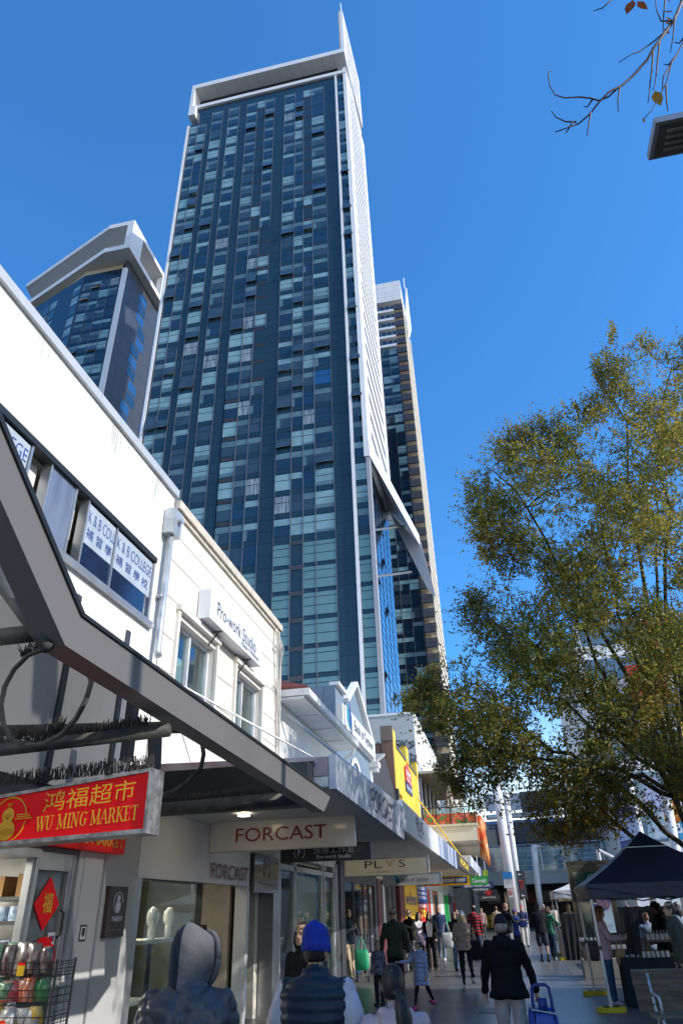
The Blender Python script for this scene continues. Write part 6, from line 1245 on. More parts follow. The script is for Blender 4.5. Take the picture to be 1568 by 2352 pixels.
    # eyes, brows, mouth
    if style != 'hooded':
        fm = MB()
        for s in (-1, 1): fm.ell(hd((s*.0185*hs, .0505*hs, .004*hs)), .0085*hs, .005*hs, .0042*hs, 8, 5); fm.bar(hd((s*.009*hs, .0535*hs, .0145*hs)), hd((s*.028*hs, .0475*hs, .0150*hs)), .004*hs, .0032*hs)
        fm.build('eyes', cmat((.02, .016, .014), .4), root)
        MB().ell(hd((0, .0515*hs, -.0355*hs)), .0155*hs, .006*hs, .0042*hs, 10, 5).build('mouth', cmat((.33, .10, .085), .5), root)
    if glasses:
        gm = MB()
        for s in (-1, 1): gm.ell(hd((s*.019*hs, .056*hs, .003*hs)), .0165*hs, .003*hs, .0125*hs, 12, 6)
        gm.bar(hd((-.04*hs, .05*hs, .008*hs)), hd((.04*hs, .05*hs, .008*hs)), .004*hs, .003*hs); gm.build('glasses', cmat((.02, .02, .02), .2), root)
    # hair / headwear
    hm = hmat(hair); hb = MB(); rh = random.Random(int(x*100+y*10) % 1000)
    def shell(scale, zc, front, low, n_=22, k_=12, back=-.055, mbx=None, lump=.02):
        """cap over the skull: open at the face"""
        rr_ = []
        for i in range(k_+1):
            t = i/k_*1.0; ring = []
            for j in range(n_):
                a = 2*math.pi*j/n_; fr_ = max(0, math.sin(a)); lim = low+(front-low)*fr_**.55
                ph = .03+(math.pi/2+math.asin(max(-1, min(1, -lim/.068)))-.03)*t; ph = min(ph, math.pi*.93)
                q = scale*(1+lump*math.sin(a*9+i*1.3)*math.sin(ph)); ring.append(hd((.0455*hs*q*math.sin(ph)*math.cos(a), (.0555*hs*q*math.sin(ph)*math.sin(a)-.003*hs), zc*hs+.066*hs*q*math.cos(ph))))
            rr_.append(ring)
        (mbx or hb).loft(rr_, cap=True)
    def strands(nst, length, rad, spread, r_=.012, yback=-.03):
        for i in range(nst):
            a = math.pi+math.pi*(i+.5)/nst*1.0 if spread < 1 else -.25+(math.pi*1.5+.5-.5)*(i+.5)/nst+math.pi-.0-.62
            p0 = hd((.045*hs*math.cos(a), .05*hs*math.sin(a), .02*hs)); p1 = hd((.054*hs*math.cos(a), .060*hs*math.sin(a)-.008*hs, -.05*hs)); p2 = p1+Vector((rh.uniform(-.008, .008), rh.uniform(-.008, .008)-.004, -length*h*.55)); p3 = p2+Vector((rh.uniform(-.015, .015), rh.uniform(-.01, .01), -length*h*.45*rh.uniform(.7, 1.05)))
            hb.tube([p0, p1, p2, p3], [r_*h, r_*h*1.25, r_*h, r_*h*.35], 7)
    hname = 'hair'
    if style == 'short': shell(1.07, .004, .028, -.045)
    elif style == 'bald': shell(1.04, .0, .05, -.05)
    elif style == 'bob': shell(1.09, .004, .03, -.05); strands(14, .035, 1, 1)
    elif style == 'long': shell(1.09, .004, .03, -.05); strands(18, .12, 1, 1)
    elif style == 'wavy': shell(1.12, .004, .03, -.05, lump=.05); strands(22, .16, 1, 1, .014)
    elif style == 'curly':
        shell(1.15, .004, .03, -.05, lump=.09)
        for i in range(60): a = rh.uniform(math.pi*.95, math.pi*2.05); zz = rh.uniform(-.16, .03); q = 1.15+.35*max(0, -zz/.16); hb.ell(hd((.05*hs*q*math.cos(a), .058*hs*q*math.sin(a), zz*hs)), .016*hs, .016*hs, .018*hs, 6, 4)
    elif style == 'pony':
        shell(1.06, .003, .034, -.035, lump=.008); p0 = hd((0, -.056*hs, -.012*hs)); hb.tube([p0, p0+Vector((0, -.03*hs, -.005*hs)), p0+Vector((0, -.04*hs, -.05*hs)), p0+Vector((0, -.03*hs, -.11*hs)), p0+Vector((.004*hs, -.022*hs, -.165*hs))], [.012*hs, .02*hs, .024*hs, .02*hs, .005*hs], 10)
    elif style == 'lowpony':
        shell(1.10, .004, .034, -.05, n_=34, k_=18, lump=.006)
        p0 = hd((.012*hs, -.062*hs, -.035*hs)); hb.tube([hd((0, -.05*hs, -.02*hs)), p0, p0+Vector((.006*hs, -.03*hs, -.02*hs)), p0+Vector((.014*hs, -.035*hs, -.07*hs)), p0+Vector((.016*hs, -.03*hs, -.13*hs)), p0+Vector((.012*hs, -.028*hs, -.19*hs)), p0+Vector((.01*hs, -.03*hs, -.23*hs))], [.024*hs, .016*hs, .026*hs, .034*hs, .032*hs, .024*hs, .008*hs], 14)
        for i in range(60):
            a = math.pi+rh.uniform(.08, math.pi-.08); q = 1.11; pts = []
            for t in np.linspace(0, 1, 6):
                ph = .25+1.45*t; pts.append(hd((.0455*hs*q*math.sin(ph)*math.cos(a)*(1-t**3*.75)+.012*hs*t**3, (.0555*hs*q*math.sin(ph)*math.sin(a)*(1-.25*t**3)-.003*hs)-.012*hs*t**3, .004*hs+.066*hs*q*math.cos(ph)-.012*hs*t**3)))
            hb.tube(pts, .0016*hs, 4)
        for i in range(10): q = hd((rh.choice((-1, 1))*.04*hs, -.045*hs, -.045*hs)); hb.tube([q, q+Vector((rh.uniform(-.02, .02), -.02, -.05*hs)), q+Vector((rh.uniform(-.04, .04), -.03, -.11*hs))], .0012*hs, 4)
    elif style == 'bun': shell(1.06, .003, .034, -.035); hb.ell(hd((0, -.045*hs, .052*hs)), .026*hs, .026*hs, .026*hs, 10, 8)
    if style in ('cap', 'capback', 'capblond'):
        shell(1.05, .0, .02, -.05)
        if style == 'capblond': strands(20, .12, 1, 1, .013)
        cb = MB(); shell(1.13, .008, .034, -.004, mbx=cb, lump=0)
        sgn = -1 if style == 'capback' else 1
        if style != 'capback' or True:
            vz = [[hd((.042*hs*math.cos(a)*q, sgn*(.05*hs+.055*hs*math.sin(a)*(q if q > 1 else q)*k), .026*hs-.012*hs*k)) for a in np.linspace(0, math.pi, 9)] for q, k in ((1, 0), (1.0, .55), (.9, .95))]
            for i in range(2):
                for j in range(8): cb.poly([vz[i][j], vz[i][j+1], vz[i+1][j+1], vz[i+1][j]])
        return root, hb.build('hair', hm, root, smooth=True), cb, hd, up, hands, hs
    if hb.v: hb.build(hname, hm, root, smooth=True)
    return root, None, None, hd, up, hands, hs
def cap_on(res, c, name='cap'): res[2].build(name, cmat(c, .7), res[0], smooth=True); return res
PI = math.pi
def bag(pos, w_, d, h_, m, label, strap=None, name='bag', rz=0.):
    o = empty(name, label, 'bag', loc=pos, rz=rz); mb = MB(); n = 16
    mb.loft([[(w_/2*q*math.copysign(abs(math.cos(t))**.5, math.cos(t)), d/2*q2*math.copysign(abs(math.sin(t))**.7, math.sin(t)), z*h_) for t in np.linspace(0, 2*PI, n+1)[:-1]] for z, q, q2 in ((0, .8, .8), (.05, .95, 1), (.4, 1.03, 1.15), (.8, .95, .9), (1, .9, .5))]); mb.build('pouch', m, o, smooth=True)
    if strap:
        for s in (-1, 1): MB().tube([(-w_*.3, s*d*.2, h_*.97), (-w_*.15, s*d*.15, h_+strap*.8), (0, s*d*.1, h_+strap), (w_*.15, s*d*.15, h_+strap*.8), (w_*.3, s*d*.2, h_*.97)], .012, 6).build('strap', m, o)
    return o
def at(px, py, Y): return PY(px, py, Y).x
# --- the walkers in front, seen from behind
M_jk = mat('jacket_grey', (.050, .056, .070), .40, var=.05, scale=3, bump=.3, bscale=9, spec=.4); M_hood = mat('hood_grey', (.13, .125, .128), .85, var=.12, scale=5, bump=.3, bscale=40)
hx = at(440, 2170, 4.2)
r1 = person('person in a shiny grey bomber jacket with the hood pulled up, walking away', hx, 4.2, R_(4), 1.62, topm=M_jk, bottom=(.05, .05, .06), style='hooded', near=True, girth=1.32, shw=1.12, head=(-34, 2), wrinkle=.009, arms=((-4, 14, 12, 10), (6, 14, 14, 10)), neck='top', vox=.011)
hd = r1[3]; hs = r1[6]; hm_ = MB(); rg_ = []
for i, (zz, a, b, yo) in enumerate(((-.105, .066, .064, -.012), (-.085, .060, .064, -.008), (-.055, .061, .070, -.004), (-.025, .065, .076, .0), (.005, .066, .077, .0), (.032, .061, .072, -.004), (.056, .048, .060, -.008), (.076, .031, .042, -.014), (.088, .015, .022, -.018), (.094, .004, .006, -.02))):
    rg_.append([hd((a*hs*math.cos(t)*(1+.025*math.sin(5*t+zz*60)), b*hs*math.sin(t)+yo*hs+(.020*hs if math.sin(t) > .6 and -.06 < zz < .06 else 0), zz*hs)) for t in np.linspace(0, 2*PI, 33)[:-1]])
hm_.loft(rg_); sgn_ = []
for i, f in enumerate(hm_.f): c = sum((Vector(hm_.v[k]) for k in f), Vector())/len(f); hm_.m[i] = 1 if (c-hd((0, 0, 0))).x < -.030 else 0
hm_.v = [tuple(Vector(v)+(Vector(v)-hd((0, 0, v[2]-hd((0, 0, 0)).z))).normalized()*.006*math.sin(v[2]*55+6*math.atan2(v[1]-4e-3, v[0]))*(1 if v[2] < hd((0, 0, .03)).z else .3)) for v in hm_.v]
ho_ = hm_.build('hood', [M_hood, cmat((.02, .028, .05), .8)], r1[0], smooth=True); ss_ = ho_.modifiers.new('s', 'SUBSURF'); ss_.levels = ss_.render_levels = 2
lip = MB(); lip.tube([hd((.058*hs*math.cos(a), .070*hs, -.012*hs+.076*hs*math.sin(a))) for a in np.linspace(0, 2*PI, 25)], .016, 8); lip.build('hood_edge', M_hood, r1[0], smooth=True)
hs2 = MB(); hs2.tube([hd((-.024*hs, -.052*hs, .072*hs)), hd((-.030*hs, -.066*hs, .03*hs)), hd((-.030*hs, -.067*hs, -.02*hs)), hd((-.031*hs, -.064*hs, -.07*hs))], .0035, 5); hs2.build('hood_seam', mat('seam_dark', (.05, .055, .065), .6), r1[0])
cm2 = MB(); [cm2.loft([[r1[4]((q*.062*1.62*math.cos(t), q*.055*1.62*math.sin(t)-.004, zz*1.62)) for t in np.linspace(0, 2*PI, 29)[:-1]] for zz, q in ((.30, 1.05), (.315, 1.12), (.335, 1.06), (.345, .95))], cap=False)]; cm2.build('collar', M_jk, r1[0], smooth=True)
sm2 = MB(); u_ = r1[4]; sm2.tube([u_((.085*1.62, -.118, .29*1.62)), u_((.10*1.62, -.118, .22*1.62)), u_((.108*1.62, -.10, .1*1.62)), u_((.11*1.62, -.08, .0))], .004, 5); sm2.build('seam', mat('seam_dark', (.05, .055, .065), .6), r1[0])
M_vest = mat('vest_navy', (.012, .026, .045), .5, spec=.3, var=.12, scale=4, bump=.2, bscale=22); bxx = at(725, 2190, 5.0)
r2 = person('person in a royal blue beanie and quilted navy vest over a white shirt, walking away', bxx, 5.0, R_(-3), 1.60, topm=M_vest, bottom=(.05, .06, .08), style='short', near=True, girth=1.25, shw=1.1, head=(-14, 0), sleeve='short', quilt=(.062, .014), wrinkle=.002, armm=cmat((.55, .54, .60), .85, 'shirt_white'), vox=.011)
vc_ = MB(); vc_.loft([[r2[4]((q*.058*1.6*math.cos(t), q*.05*1.6*math.sin(t)-.006, zz*1.6)) for t in np.linspace(0, 2*PI, 29)[:-1]] for zz, q in ((.29, 1.15), (.31, 1.08), (.33, .98), (.352, .92), (.352, .84))], cap=False); vc_.build('collar', M_vest, r2[0], smooth=True)
M_bean = mat('beanie_blue', (.008, .030, .30), .9, var=.1, scale=30, stretch=(1, 1, .2), bump=.5, bscale=70); hd, hs = r2[3], r2[6]; bm_ = MB(); rg_ = []
for zz, q in ((-.006, 1.20), (-.002, 1.25), (.014, 1.27), (.022, 1.23), (.024, 1.16), (.045, 1.15), (.065, 1.04), (.082, .82), (.094, .5), (.100, .1)):
    rg_.append([hd((.0455*hs*q*math.cos(t)*(1+.008*math.cos(36*t)), (.0545*hs*q*math.sin(t)-.004*hs)*(1+.008*math.cos(36*t)), (zz-.006*math.sin(t)-.004)*hs)) for t in np.linspace(0, 2*PI, 73)[:-1]])
bm_.loft(rg_); bm_.build('beanie', M_bean, r2[0], smooth=True)
sv = MB(); M_tee = cmat((.55, .54, .60), .85, 'shirt_white')
for s in (-1, 1):
    sh_ = u2 = r2[4]((s*.118*1.60, 0, .275*1.60)); sv.tube([r2[4]((s*.085*1.6, 0, .292*1.6)), sh_, sh_+V(s*.035, -.01, -.10), sh_+V(s*.065, -.01, -.22)], [.05, .068, .075, .082], 16); sv.build('sleeve', M_tee, r2[0], smooth=True); sv = MB()
px_ = at(902, 2262, 4.9)
r3_ = person('person with a long black ponytail and pale pink hoodie, walking away', px_, 4.9, R_(8), 1.40, topm=cmat((.56, .44, .46), .85, 'hoodie_pink', bump=.3), bottom=(.1, .12, .2), style='lowpony', near=True, girth=1.12, head=(10, 2), neck='skin', hood=True, vox=.010)
# woman facing us behind the beanie
person('person with straight black hair in a black coat, half hidden behind the blue beanie', at(698, 2180, 8.4), 8.4, PI-.35, 1.60, top=(.012, .012, .014), style='bob', hem=.3, coat=.12, shoes=(.02, .02, .02))
# man leaning by the agency post
mx = at(795, 2120, 22.9)
rl1 = person('person with folded arms in navy puffer jacket and beige trousers by the agency post', mx+.05, 22.9, PI*1.30, 1.77, top=(.030, .040, .060), bottom=(.52, .42, .29), shoes=(.75, .74, .72), arms=((25, 12, 95, 60), (25, 12, 85, 60)), legs=((4, 2), (14, 4)), quilt=(.12, .012), head=(-25, 0), girth=1.05, hem=.5)
gb = empty('shopping_trolley', 'small wheeled trolley carrying a bright green tote bag', 'trolley', loc=(mx+.50, 22.6, 0)); mb = MB(); mb.tube([(0, 0, .1), (0, 0, 1.05), (0, .1, 1.1)], .012, 6); mb.tube([(-.14, 0, .1), (.14, 0, .1)], .012, 6); mb.tube([(-.12, 0, .1), (-.12, 0, .5)], .008, 5); mb.tube([(.12, 0, .1), (.12, 0, .5)], .008, 5); mb.build('handle', M_alu, gb)
for s in (-.16, .16): MB().tube([(s-.015, 0, .075), (s+.015, 0, .075)], .075, 14).build('wheel', M_black, gb)
bag((mx+.50, 22.5, .28), .40, .2, .48, mat('bag_green', (.02, .36, .17), .5, var=.08, bump=.3, bscale=8), 'bright green tote bag standing on the trolley', .28); bag((mx+.62, 22.75, .25), .34, .2, .42, cmat((.62, .62, .58)), 'white shopping bag tucked behind the green tote'); bag((mx+.2, 23.1, .15), .3, .18, .4, cmat((.05, .15, .3)), 'blue bag behind the leaning person')
# father, girl, boy
dx = at(905, 2150, 17.6)
rd = person('person in sunglasses and a dark green jumper holding a child by the hand', dx, 17.6, PI, 1.74, topm=mat('jumper_green', (.020, .026, .018), .9, var=.1, col2=(.045, .055, .035), scale=2, bump=.2, bscale=30), bottom=(.015, .015, .018), glasses=True, arms=((8, 16, 18, 0), (2, 14, 12, 0)), girth=1.1, shw=1.08, legs=((6, 0), (-8, 6)), skin='asian', near=True, vox=.012)
gx_ = at(966, 2240, 16.5)
M_lil = mat('coat_lilac', (.34, .38, .60), .35, var=.12, scale=4, bump=.2, bscale=18, spec=.6)
person('person, a small girl in a long lilac puffer coat and pink shoes holding a hand', gx_, 16.5, PI-.55, 1.17, topm=M_lil, bottom=(.012, .012, .014), style='pony', coat=.17, quilt=(.075, .012), shoes=(.55, .05, .22), pants='tight', arms=((4, 10, 8, 0), (38, 26, 50, -40)), legs=((-22, 14), (16, 2)), head=(-40, 0), girth=1.2, near=True, vox=.011)
person('person, a small boy in a dark patterned jacket beside the man in sunglasses', at(868, 2200, 17.2), 17.2, PI-.2, 1.12, topm=mat('jacket_pattern', (.03, .04, .06), .6, col2=(.20, .22, .30), scale=14), bottom=(.02, .02, .03), girth=1.1, head=(20, 6))
# phone couple and child by the maroon shop
person('person in black looking down at a phone by the chemist posters', at(943, 2140, 27), 27, PI-.6, 1.70, top=(.012, .012, .013), bottom=(.36, .36, .37), pants='wide', arms=((40, 8, 70, 30), (40, 8, 75, 30)), head=(10, 32), lean=4, style='short')
person('person in white with long hair partly hidden beside the phone user', at(962, 2150, 27.6), 27.6, PI+.9, 1.60, top=(.65, .62, .62), bottom=(.6, .55, .55), style='long', arms=((60, 6, 40, 10), (45, 6, 60, 20)))
person('person, a child in a black puffer jacket standing by the phone user', at(926, 2150, 25.6), 25.6, PI-.3, 1.30, top=(.014, .014, .016), bottom=(.30, .30, .32), quilt=(.08, .01), girth=1.15)
w1 = at(990, 2180, 26.4)
person('person with long black hair and open black puffer over grey shirt walking toward us', w1, 26.4, PI, 1.61, top=(.013, .013, .015), bottom=(.012, .012, .014), style='long', pants='wide', legs=((-6, 3), (6, 0)), arms=((12, 10, 30, 10), (-4, 10, 8, 0)), quilt=(.09, .01), girth=1.08, hem=.44)
MB().prism([(w1-.07, 26.4-.175, .92), (w1+.07, 26.4-.175, .92), (w1+.10, 26.4-.17, 1.28), (w1-.02, 26.4-.16, 1.38), (w1-.10, 26.4-.17, 1.28)], (0, .03, 0)).build('shirt_front', cmat((.42, .42, .44)), None)
sf = bpy.data.objects['shirt_front']; pw = [o for o in bpy.data.objects if o.get('label', '').startswith('person with long black hair and open black')][0]; bpy.context.view_layer.update(); sf.parent = pw; sf.matrix_parent_inverse = pw.matrix_world.inverted()
bag((w1-.30, 26.3, .62), .28, .12, .4, cmat((.30, .24, .33)), 'mauve cloth bag hanging at the side of the long haired walker', .3)
person('person with grey hair in a blue zip jumper and jeans walking toward us', at(1011, 2150, 31), 31, PI, 1.80, top=(.045, .07, .15), bottom=(.18, .26, .38), hair='grey', skin='light', shoes=(.7, .7, .7), legs=((10, 0), (-14, 16)), arms=((-8, 8, 20, 0), (10, 8, 25, 0)), girth=1.12)
w2_ = at(1055, 2180, 25.8)
person('person with dark hair in jeans and a black jacket carrying a white bag toward us', w2_-.06, 25.8, PI, 1.60, top=(.02, .022, .026), bottom=(.13, .20, .32), style='long', pants='wide', legs=((5, 0), (-6, 6)), girth=1.0)
bag((w2_-.36, 25.7, .62), .36, .12, .42, cmat((.55, .56, .58)), 'white tote bag carried by the walker in jeans', .28)
# blonde woman in a tan hoodie, walking away
b_x = at(1068, 2190, 20)
rb_ = cap_on(person('person with long blond hair, white cap, tan hoodie and black leggings walking away', b_x, 20.0, R_(8), 1.62, topm=cmat((.50, .35, .26), .9, 'hoodie_tan', bump=.35), bottom=(.014, .014, .016), hair='blond', skin='light', style='capblond', pants='tight', legs=((-2, 2), (-14, 40)), arms=((6, 14, 50, 30), (8, 14, 45, 30)), shoes=(.6, .57, .54), girth=1.12, hood=True, hem=.50, near=True, vox=.012, wrinkle=.010), (.72, .72, .73))
bag((b_x+.27, 20.0, .60), .30, .13, .40, cmat((.016, .016, .018)), 'black shoulder bag hanging from the tan hoodie walker', .48)
# man in red and black checked shirt
M_plaid = mat('plaid_red', (.34, .02, .03), .85, kind=None, var=0)
_nt = M_plaid.node_tree; _p = _nt.nodes['Principled BSDF']; _tc = _nt.nodes.new('ShaderNodeTexCoord'); _wv = _nt.nodes.new('ShaderNodeTexWave'); _wv.bands_direction = 'Z'; _wv.inputs['Scale'].default_value = 3.2; _wv.inputs['Distortion'].default_value = 1.2; _rp = _nt.nodes.new('ShaderNodeValToRGB'); _rp.color_ramp.elements[0].color = (.012, .01, .012, 1); _rp.color_ramp.elements[1].color = (.36, .02, .03, 1); _rp.color_ramp.elements[0].position = .42; _rp.color_ramp.elements[1].position = .5
_nt.links.new(_tc.outputs['Object'], _wv.inputs[0]); _nt.links.new(_wv.outputs['Fac'], _rp.inputs[0]); _nt.links.new(_rp.outputs[0], _p.inputs['Base Color'])
person('person in a red and black checked shirt and jeans walking away', at(1093, 2150, 30.8), 30.8, R_(-6), 1.79, topm=M_plaid, bottom=(.035, .06, .12), legs=((12, 0), (-14, 22)), hood=True, girth=1.12, hem=.45, shoes=(.12, .07, .05), head=(30, 0))
# farther figures
person('person in a red hat and jacket far off by the green shop', at(1049, 2100, 45), 45, PI, 1.62, top=(.32, .03, .05), bottom=(.05, .05, .06), girth=1.05)
person('person in a pink top far off beside the checked shirt', at(1106, 2105, 52), 52, PI, 1.65, top=(.45, .30, .28), bottom=(.1, .1, .12))
person('person in a long beige coat walking away toward the station', at(1141, 2110, 48), 48, 0, 1.72, top=(.50, .38, .27), bottom=(.1, .1, .1), coat=.24, style='bun', hair='brown')
# old man with cap and trolley
ox = at(1160, 2220, 10.3)
cap_on(person('person, an elderly man in a black cap and black hooded jacket pulling a blue trolley', ox, 10.3, R_(-4), 1.60, topm=mat('fleece_black', (.009, .0085, .010), .9, spec=.15, var=.2, scale=4, bump=.3, bscale=16), bottom=(.40, .37, .36), hair='grey', skin='light', style='cap', hood=True, girth=1.24, shw=1.1, hem=.46, coat=.055, legs=((5, 0), (-4, 4)), arms=((4, 15, 6, 0), (4, 20, 8, 0)), head=(6, 10), lean=4, near=True, vox=.0105, wrinkle=.008), (.016, .015, .018))
tl_ = empty('shopping_trolley', 'bright blue fabric shopping trolley pulled by the man in black', 'trolley', loc=(ox+.36, 10.15, 0), rz=.15)
mb = MB(); mb.loft([[(w_*.5*math.copysign(abs(math.cos(t))**.45, math.cos(t)), d_*.5*math.copysign(abs(math.sin(t))**.5, math.sin(t)), z) for t in np.linspace(0, 2*PI, 25)[:-1]] for z, w_, d_ in ((.1, .26, .2), (.2, .32, .25), (.4, .35, .27), (.58, .33, .24), (.66, .29, .19))]); mb.build('bag_body', mat('trolley_blue', (.008, .07, .42), .45, var=.1, bump=.35, bscale=6), tl_, smooth=True)
mb = MB(); mb.tube([(-.11, -.1, .1), (-.11, -.1, .74), (-.10, -.1, .86), (-.06, -.1, .89), (.06, -.1, .89), (.10, -.1, .86), (.11, -.1, .74), (.11, -.1, .1)], .02, 8); mb.box(-.05, .05, -.12, -.08, .62, .76); mb.build('handle', mat('trolley_navy', (.006, .03, .20), .4), tl_, smooth=True)
MB().prism([(-.14, -.13, .65), (.15, -.13, .60), (.15, .1, .63), (-.14, .1, .68)], (0, 0, .012)).build('flap', cmat((.55, .54, .52)), tl_)
for s in (-.19, .19): MB().tube([(s-.02, -.05, .085), (s+.02, -.05, .085)], .085, 16).build('wheel', M_black, tl_)
# middle group
person('person with reddish hair in a black jacket looking down, nearest of the middle group', at(1165, 2130, 30), 30, -.9, 1.80, top=(.013, .013, .015), bottom=(.35, .33, .32), hair='auburn', skin='light', head=(0, 25), arms=((30, 8, 60, 30), (30, 8, 60, 30)))
cap_on(person('person in a purple cap, blue cardigan and long skirt checking a phone', at(1186, 2140, 31), 31, -1.2, 1.60, top=(.05, .085, .28), bottom=(.03, .04, .09), hair='brown', style='cap', pants='skirt', arms=((40, 8, 60, 20), (40, 8, 60, 20)), head=(0, 20), shoes=(.02, .04, .2)), (.18, .09, .26))
cap_on(person('person in a red cap and navy jumper with pale trousers facing us', at(1202, 2130, 39.5), 39.5, PI, 1.72, top=(.05, .055, .13), bottom=(.62, .58, .52), hair='grey', skin='light', style='cap', arms=((20, 6, 70, 35), (20, 6, 70, 35)), legs=((-2, 0), (8, 4)), shoes=(.06, .06, .06)), (.55, .07, .07))
cap_on(person('person in a black cap, black jacket and dark shorts with his back to us', at(1242, 2140, 29.3), 29.3, .1, 1.78, top=(.014, .014, .016), bottom=(.035, .045, .06), skin='light', style='cap', pants='shorts', arms=((30, 8, 70, 30), (30, 8, 70, 30)), girth=1.15, hem=.47, legs=((2, 0), (-3, 0))), (.015, .015, .018))
person('person with fair bobbed hair in a green jumper and jeans at the white tent', at(1264, 2140, 29.9), 29.9, -.9, 1.66, top=(.05, .22, .13), bottom=(.03, .06, .11), hair='brown', skin='light', style='bob', arms=((35, 8, 50, 0), (35, 8, 50, 0)), head=(0, 22), shoes=(.7, .7, .7))
cap_on(person('person in a grey cap and maroon jacket far off behind the group', at(1246, 2080, 50), 50, 0, 1.75, top=(.10, .03, .035), bottom=(.05, .05, .06), style='cap', hair='grey'), (.3, .3, .32))
person('person with dark hair and cream top far off by the white tent', at(1269, 2085, 46), 46, .4, 1.7, top=(.55, .48, .40), bottom=(.1, .1, .1))
person('person with grey stubble in a pale jacket behind the white tent stall', at(1305, 2090, 32), 32, PI-.3, 1.72, top=(.5, .45, .38), hair='grey', skin='tan'); person('person with wavy hair and sunglasses in a pink top under the white tent', at(1325, 2090, 32.4), 32.4, PI-.2, 1.66, top=(.55, .08, .18), hair='brown', style='wavy', skin='light', glasses=True)
person('person with black hair seated low behind the black cloth wall', at(1338, 2110, 31), 31, .3, 1.50, top=(.05, .05, .07))
# around the navy tent
tw = at(1393, 2200, 16.9)
rw_ = person('person with long ginger ponytail, pink cardigan and jeans browsing at the stall', tw, 16.9, -PI/2-.15, 1.64, topm=cmat((.50, .32, .34), .9, 'cardigan_pink'), bottom=(.035, .075, .14), hair='ginger', skin='light', style='wavy', arms=((28, 8, 68, 25), (28, 8, 62, 25)), head=(0, 22), girth=1.22, hem=.45, shoes=(.5, .32, .32), near=True, vox=.0115)
bag((tw+.24, 16.66, .66), .2, .1, .26, M_carton, 'brown paper bag hanging from the browsing person', .14, 'paper_bag'); bag((tw-.24, 16.85, .72), .16, .3, .34, cmat((.06, .05, .045)), 'dark handbag on the hip of the browsing person', .3)
person('person with long curly black hair in a black coat behind the stall', at(1525, 2170, 17.6), 17.6, PI/2+.3, 1.68, top=(.012, .012, .013), bottom=(.012, .012, .014), skin='dark', style='curly', coat=.2, arms=((16, 8, 50, 20), (16, 8, 50, 20)), head=(0, 15), girth=1.1)
person('person in a faded denim jacket seated on a bench beyond the stall', at(1487, 2130, 20.5), 20.5, .2, 1.46, topm=mat('denim_faded', (.24, .32, .44), .8, col2=(.12, .17, .26), scale=9), bottom=(.1, .1, .12), hair='auburn', style='bun', skin='light', girth=1.1)
person('person in a dark navy jacket far off behind the kiosk', at(1412, 2080, 34), 34, 0, 1.72, top=(.02, .03, .06)); person('person in a bright blue top with a tan strap beyond the tents', at(1440, 2085, 36), 36, .3, 1.6, top=(.06, .18, .52), hair='brown')
person('person in an olive jacket cut by the right edge beside the park bench', at(1566, 2200, 14.3), 14.3, PI/2, 1.68, top=(.07, .075, .06), bottom=(.03, .05, .06), girth=1.1)
person('person with dark hair in pale blue at the right edge beyond the stall', at(1560, 2110, 22), 22, .3, 1.66, top=(.40, .48, .60), hair='black', style='long')
# ================================================================ trees
def leafmat(name, c, tr=.48):
    if name in MATS: return MATS[name]
    m = bpy.data.materials.new(name); m.use_nodes = True; MATS[name] = m; n = m.node_tree.nodes; l = m.node_tree.links
    p = n['Principled BSDF']; p.inputs['Roughness'].default_value = .5; p.inputs['Specular IOR Level'].default_value = .28; out = n['Material Output']
    t = n.new('ShaderNodeTexNoise'); t.inputs['Scale'].default_value = 1.1; tc = n.new('ShaderNodeTexCoord'); l.new(tc.outputs['Object'], t.inputs[0])
    rp = n.new('ShaderNodeValToRGB'); rp.color_ramp.elements[0].position = .3; rp.color_ramp.elements[1].position = .7; rp.color_ramp.elements[0].color = tuple(v*.6 for v in c)+(1,); rp.color_ramp.elements[1].color = tuple(min(1, v*1.35) for v in c)+(1,)
    l.new(t.outputs['Fac'], rp.inputs[0]); l.new(rp.outputs[0], p.inputs['Base Color'])
    ts = n.new('ShaderNodeBsdfTranslucent'); l.new(rp.outputs[0], ts.inputs[0]); mx = n.new('ShaderNodeMixShader'); mx.inputs[0].default_value = tr; l.new(p.outputs[0], mx.inputs[1]); l.new(ts.outputs[0], mx.inputs[2]); l.new(mx.outputs[0], out.inputs[0]); return m
M_bark = mat('bark', (.10, .075, .055), .9, var=.25, scale=6, stretch=(4, 4, .7), bump=.5, bscale=30); M_twig = mat('twig_dark', (.045, .032, .026), .8, var=.1)
LEAFM = [leafmat('leaf_green', (.21, .23, .035)), leafmat('leaf_olive', (.40, .32, .055)), leafmat('leaf_dark', (.13, .15, .035)), leafmat('leaf_yellow', (.42, .27, .025), .5), leafmat('leaf_rust', (.26, .10, .03), .5)]
POLY = np.array([(1402, 745), (1440, 800), (1475, 765), (1530, 800), (1575, 770), (1680, 830), (1740, 1000), (1760, 1500), (1720, 1850), (1568, 1880), (1450, 1880), (1330, 1945), (1260, 1930), (1200, 1890), (1130, 1870), (1060, 1840), (1015, 1785), (990, 1730), (962, 1670), (930, 1620), (965, 1560), (1010, 1510), (1085, 1470), (1060, 1400), (1100, 1335), (1200, 1345), (1110, 1285), (1085, 1230), (1070, 1150), (1060, 1080), (1110, 1035), (1165, 990), (1235, 965), (1300, 935), (1375, 905), (1360, 835), (1395, 800)], float)
def inpoly(x, y):
    c = np.zeros(len(x), bool); n = len(POLY); j = n-1
    for i in range(n):
        xi, yi = POLY[i]; xj, yj = POLY[j]; q = ((yi > y) != (yj > y)) & (x < (xj-xi)*(y-yi)/(yj-yi+1e-9)+xi); c ^= q; j = i
    return c
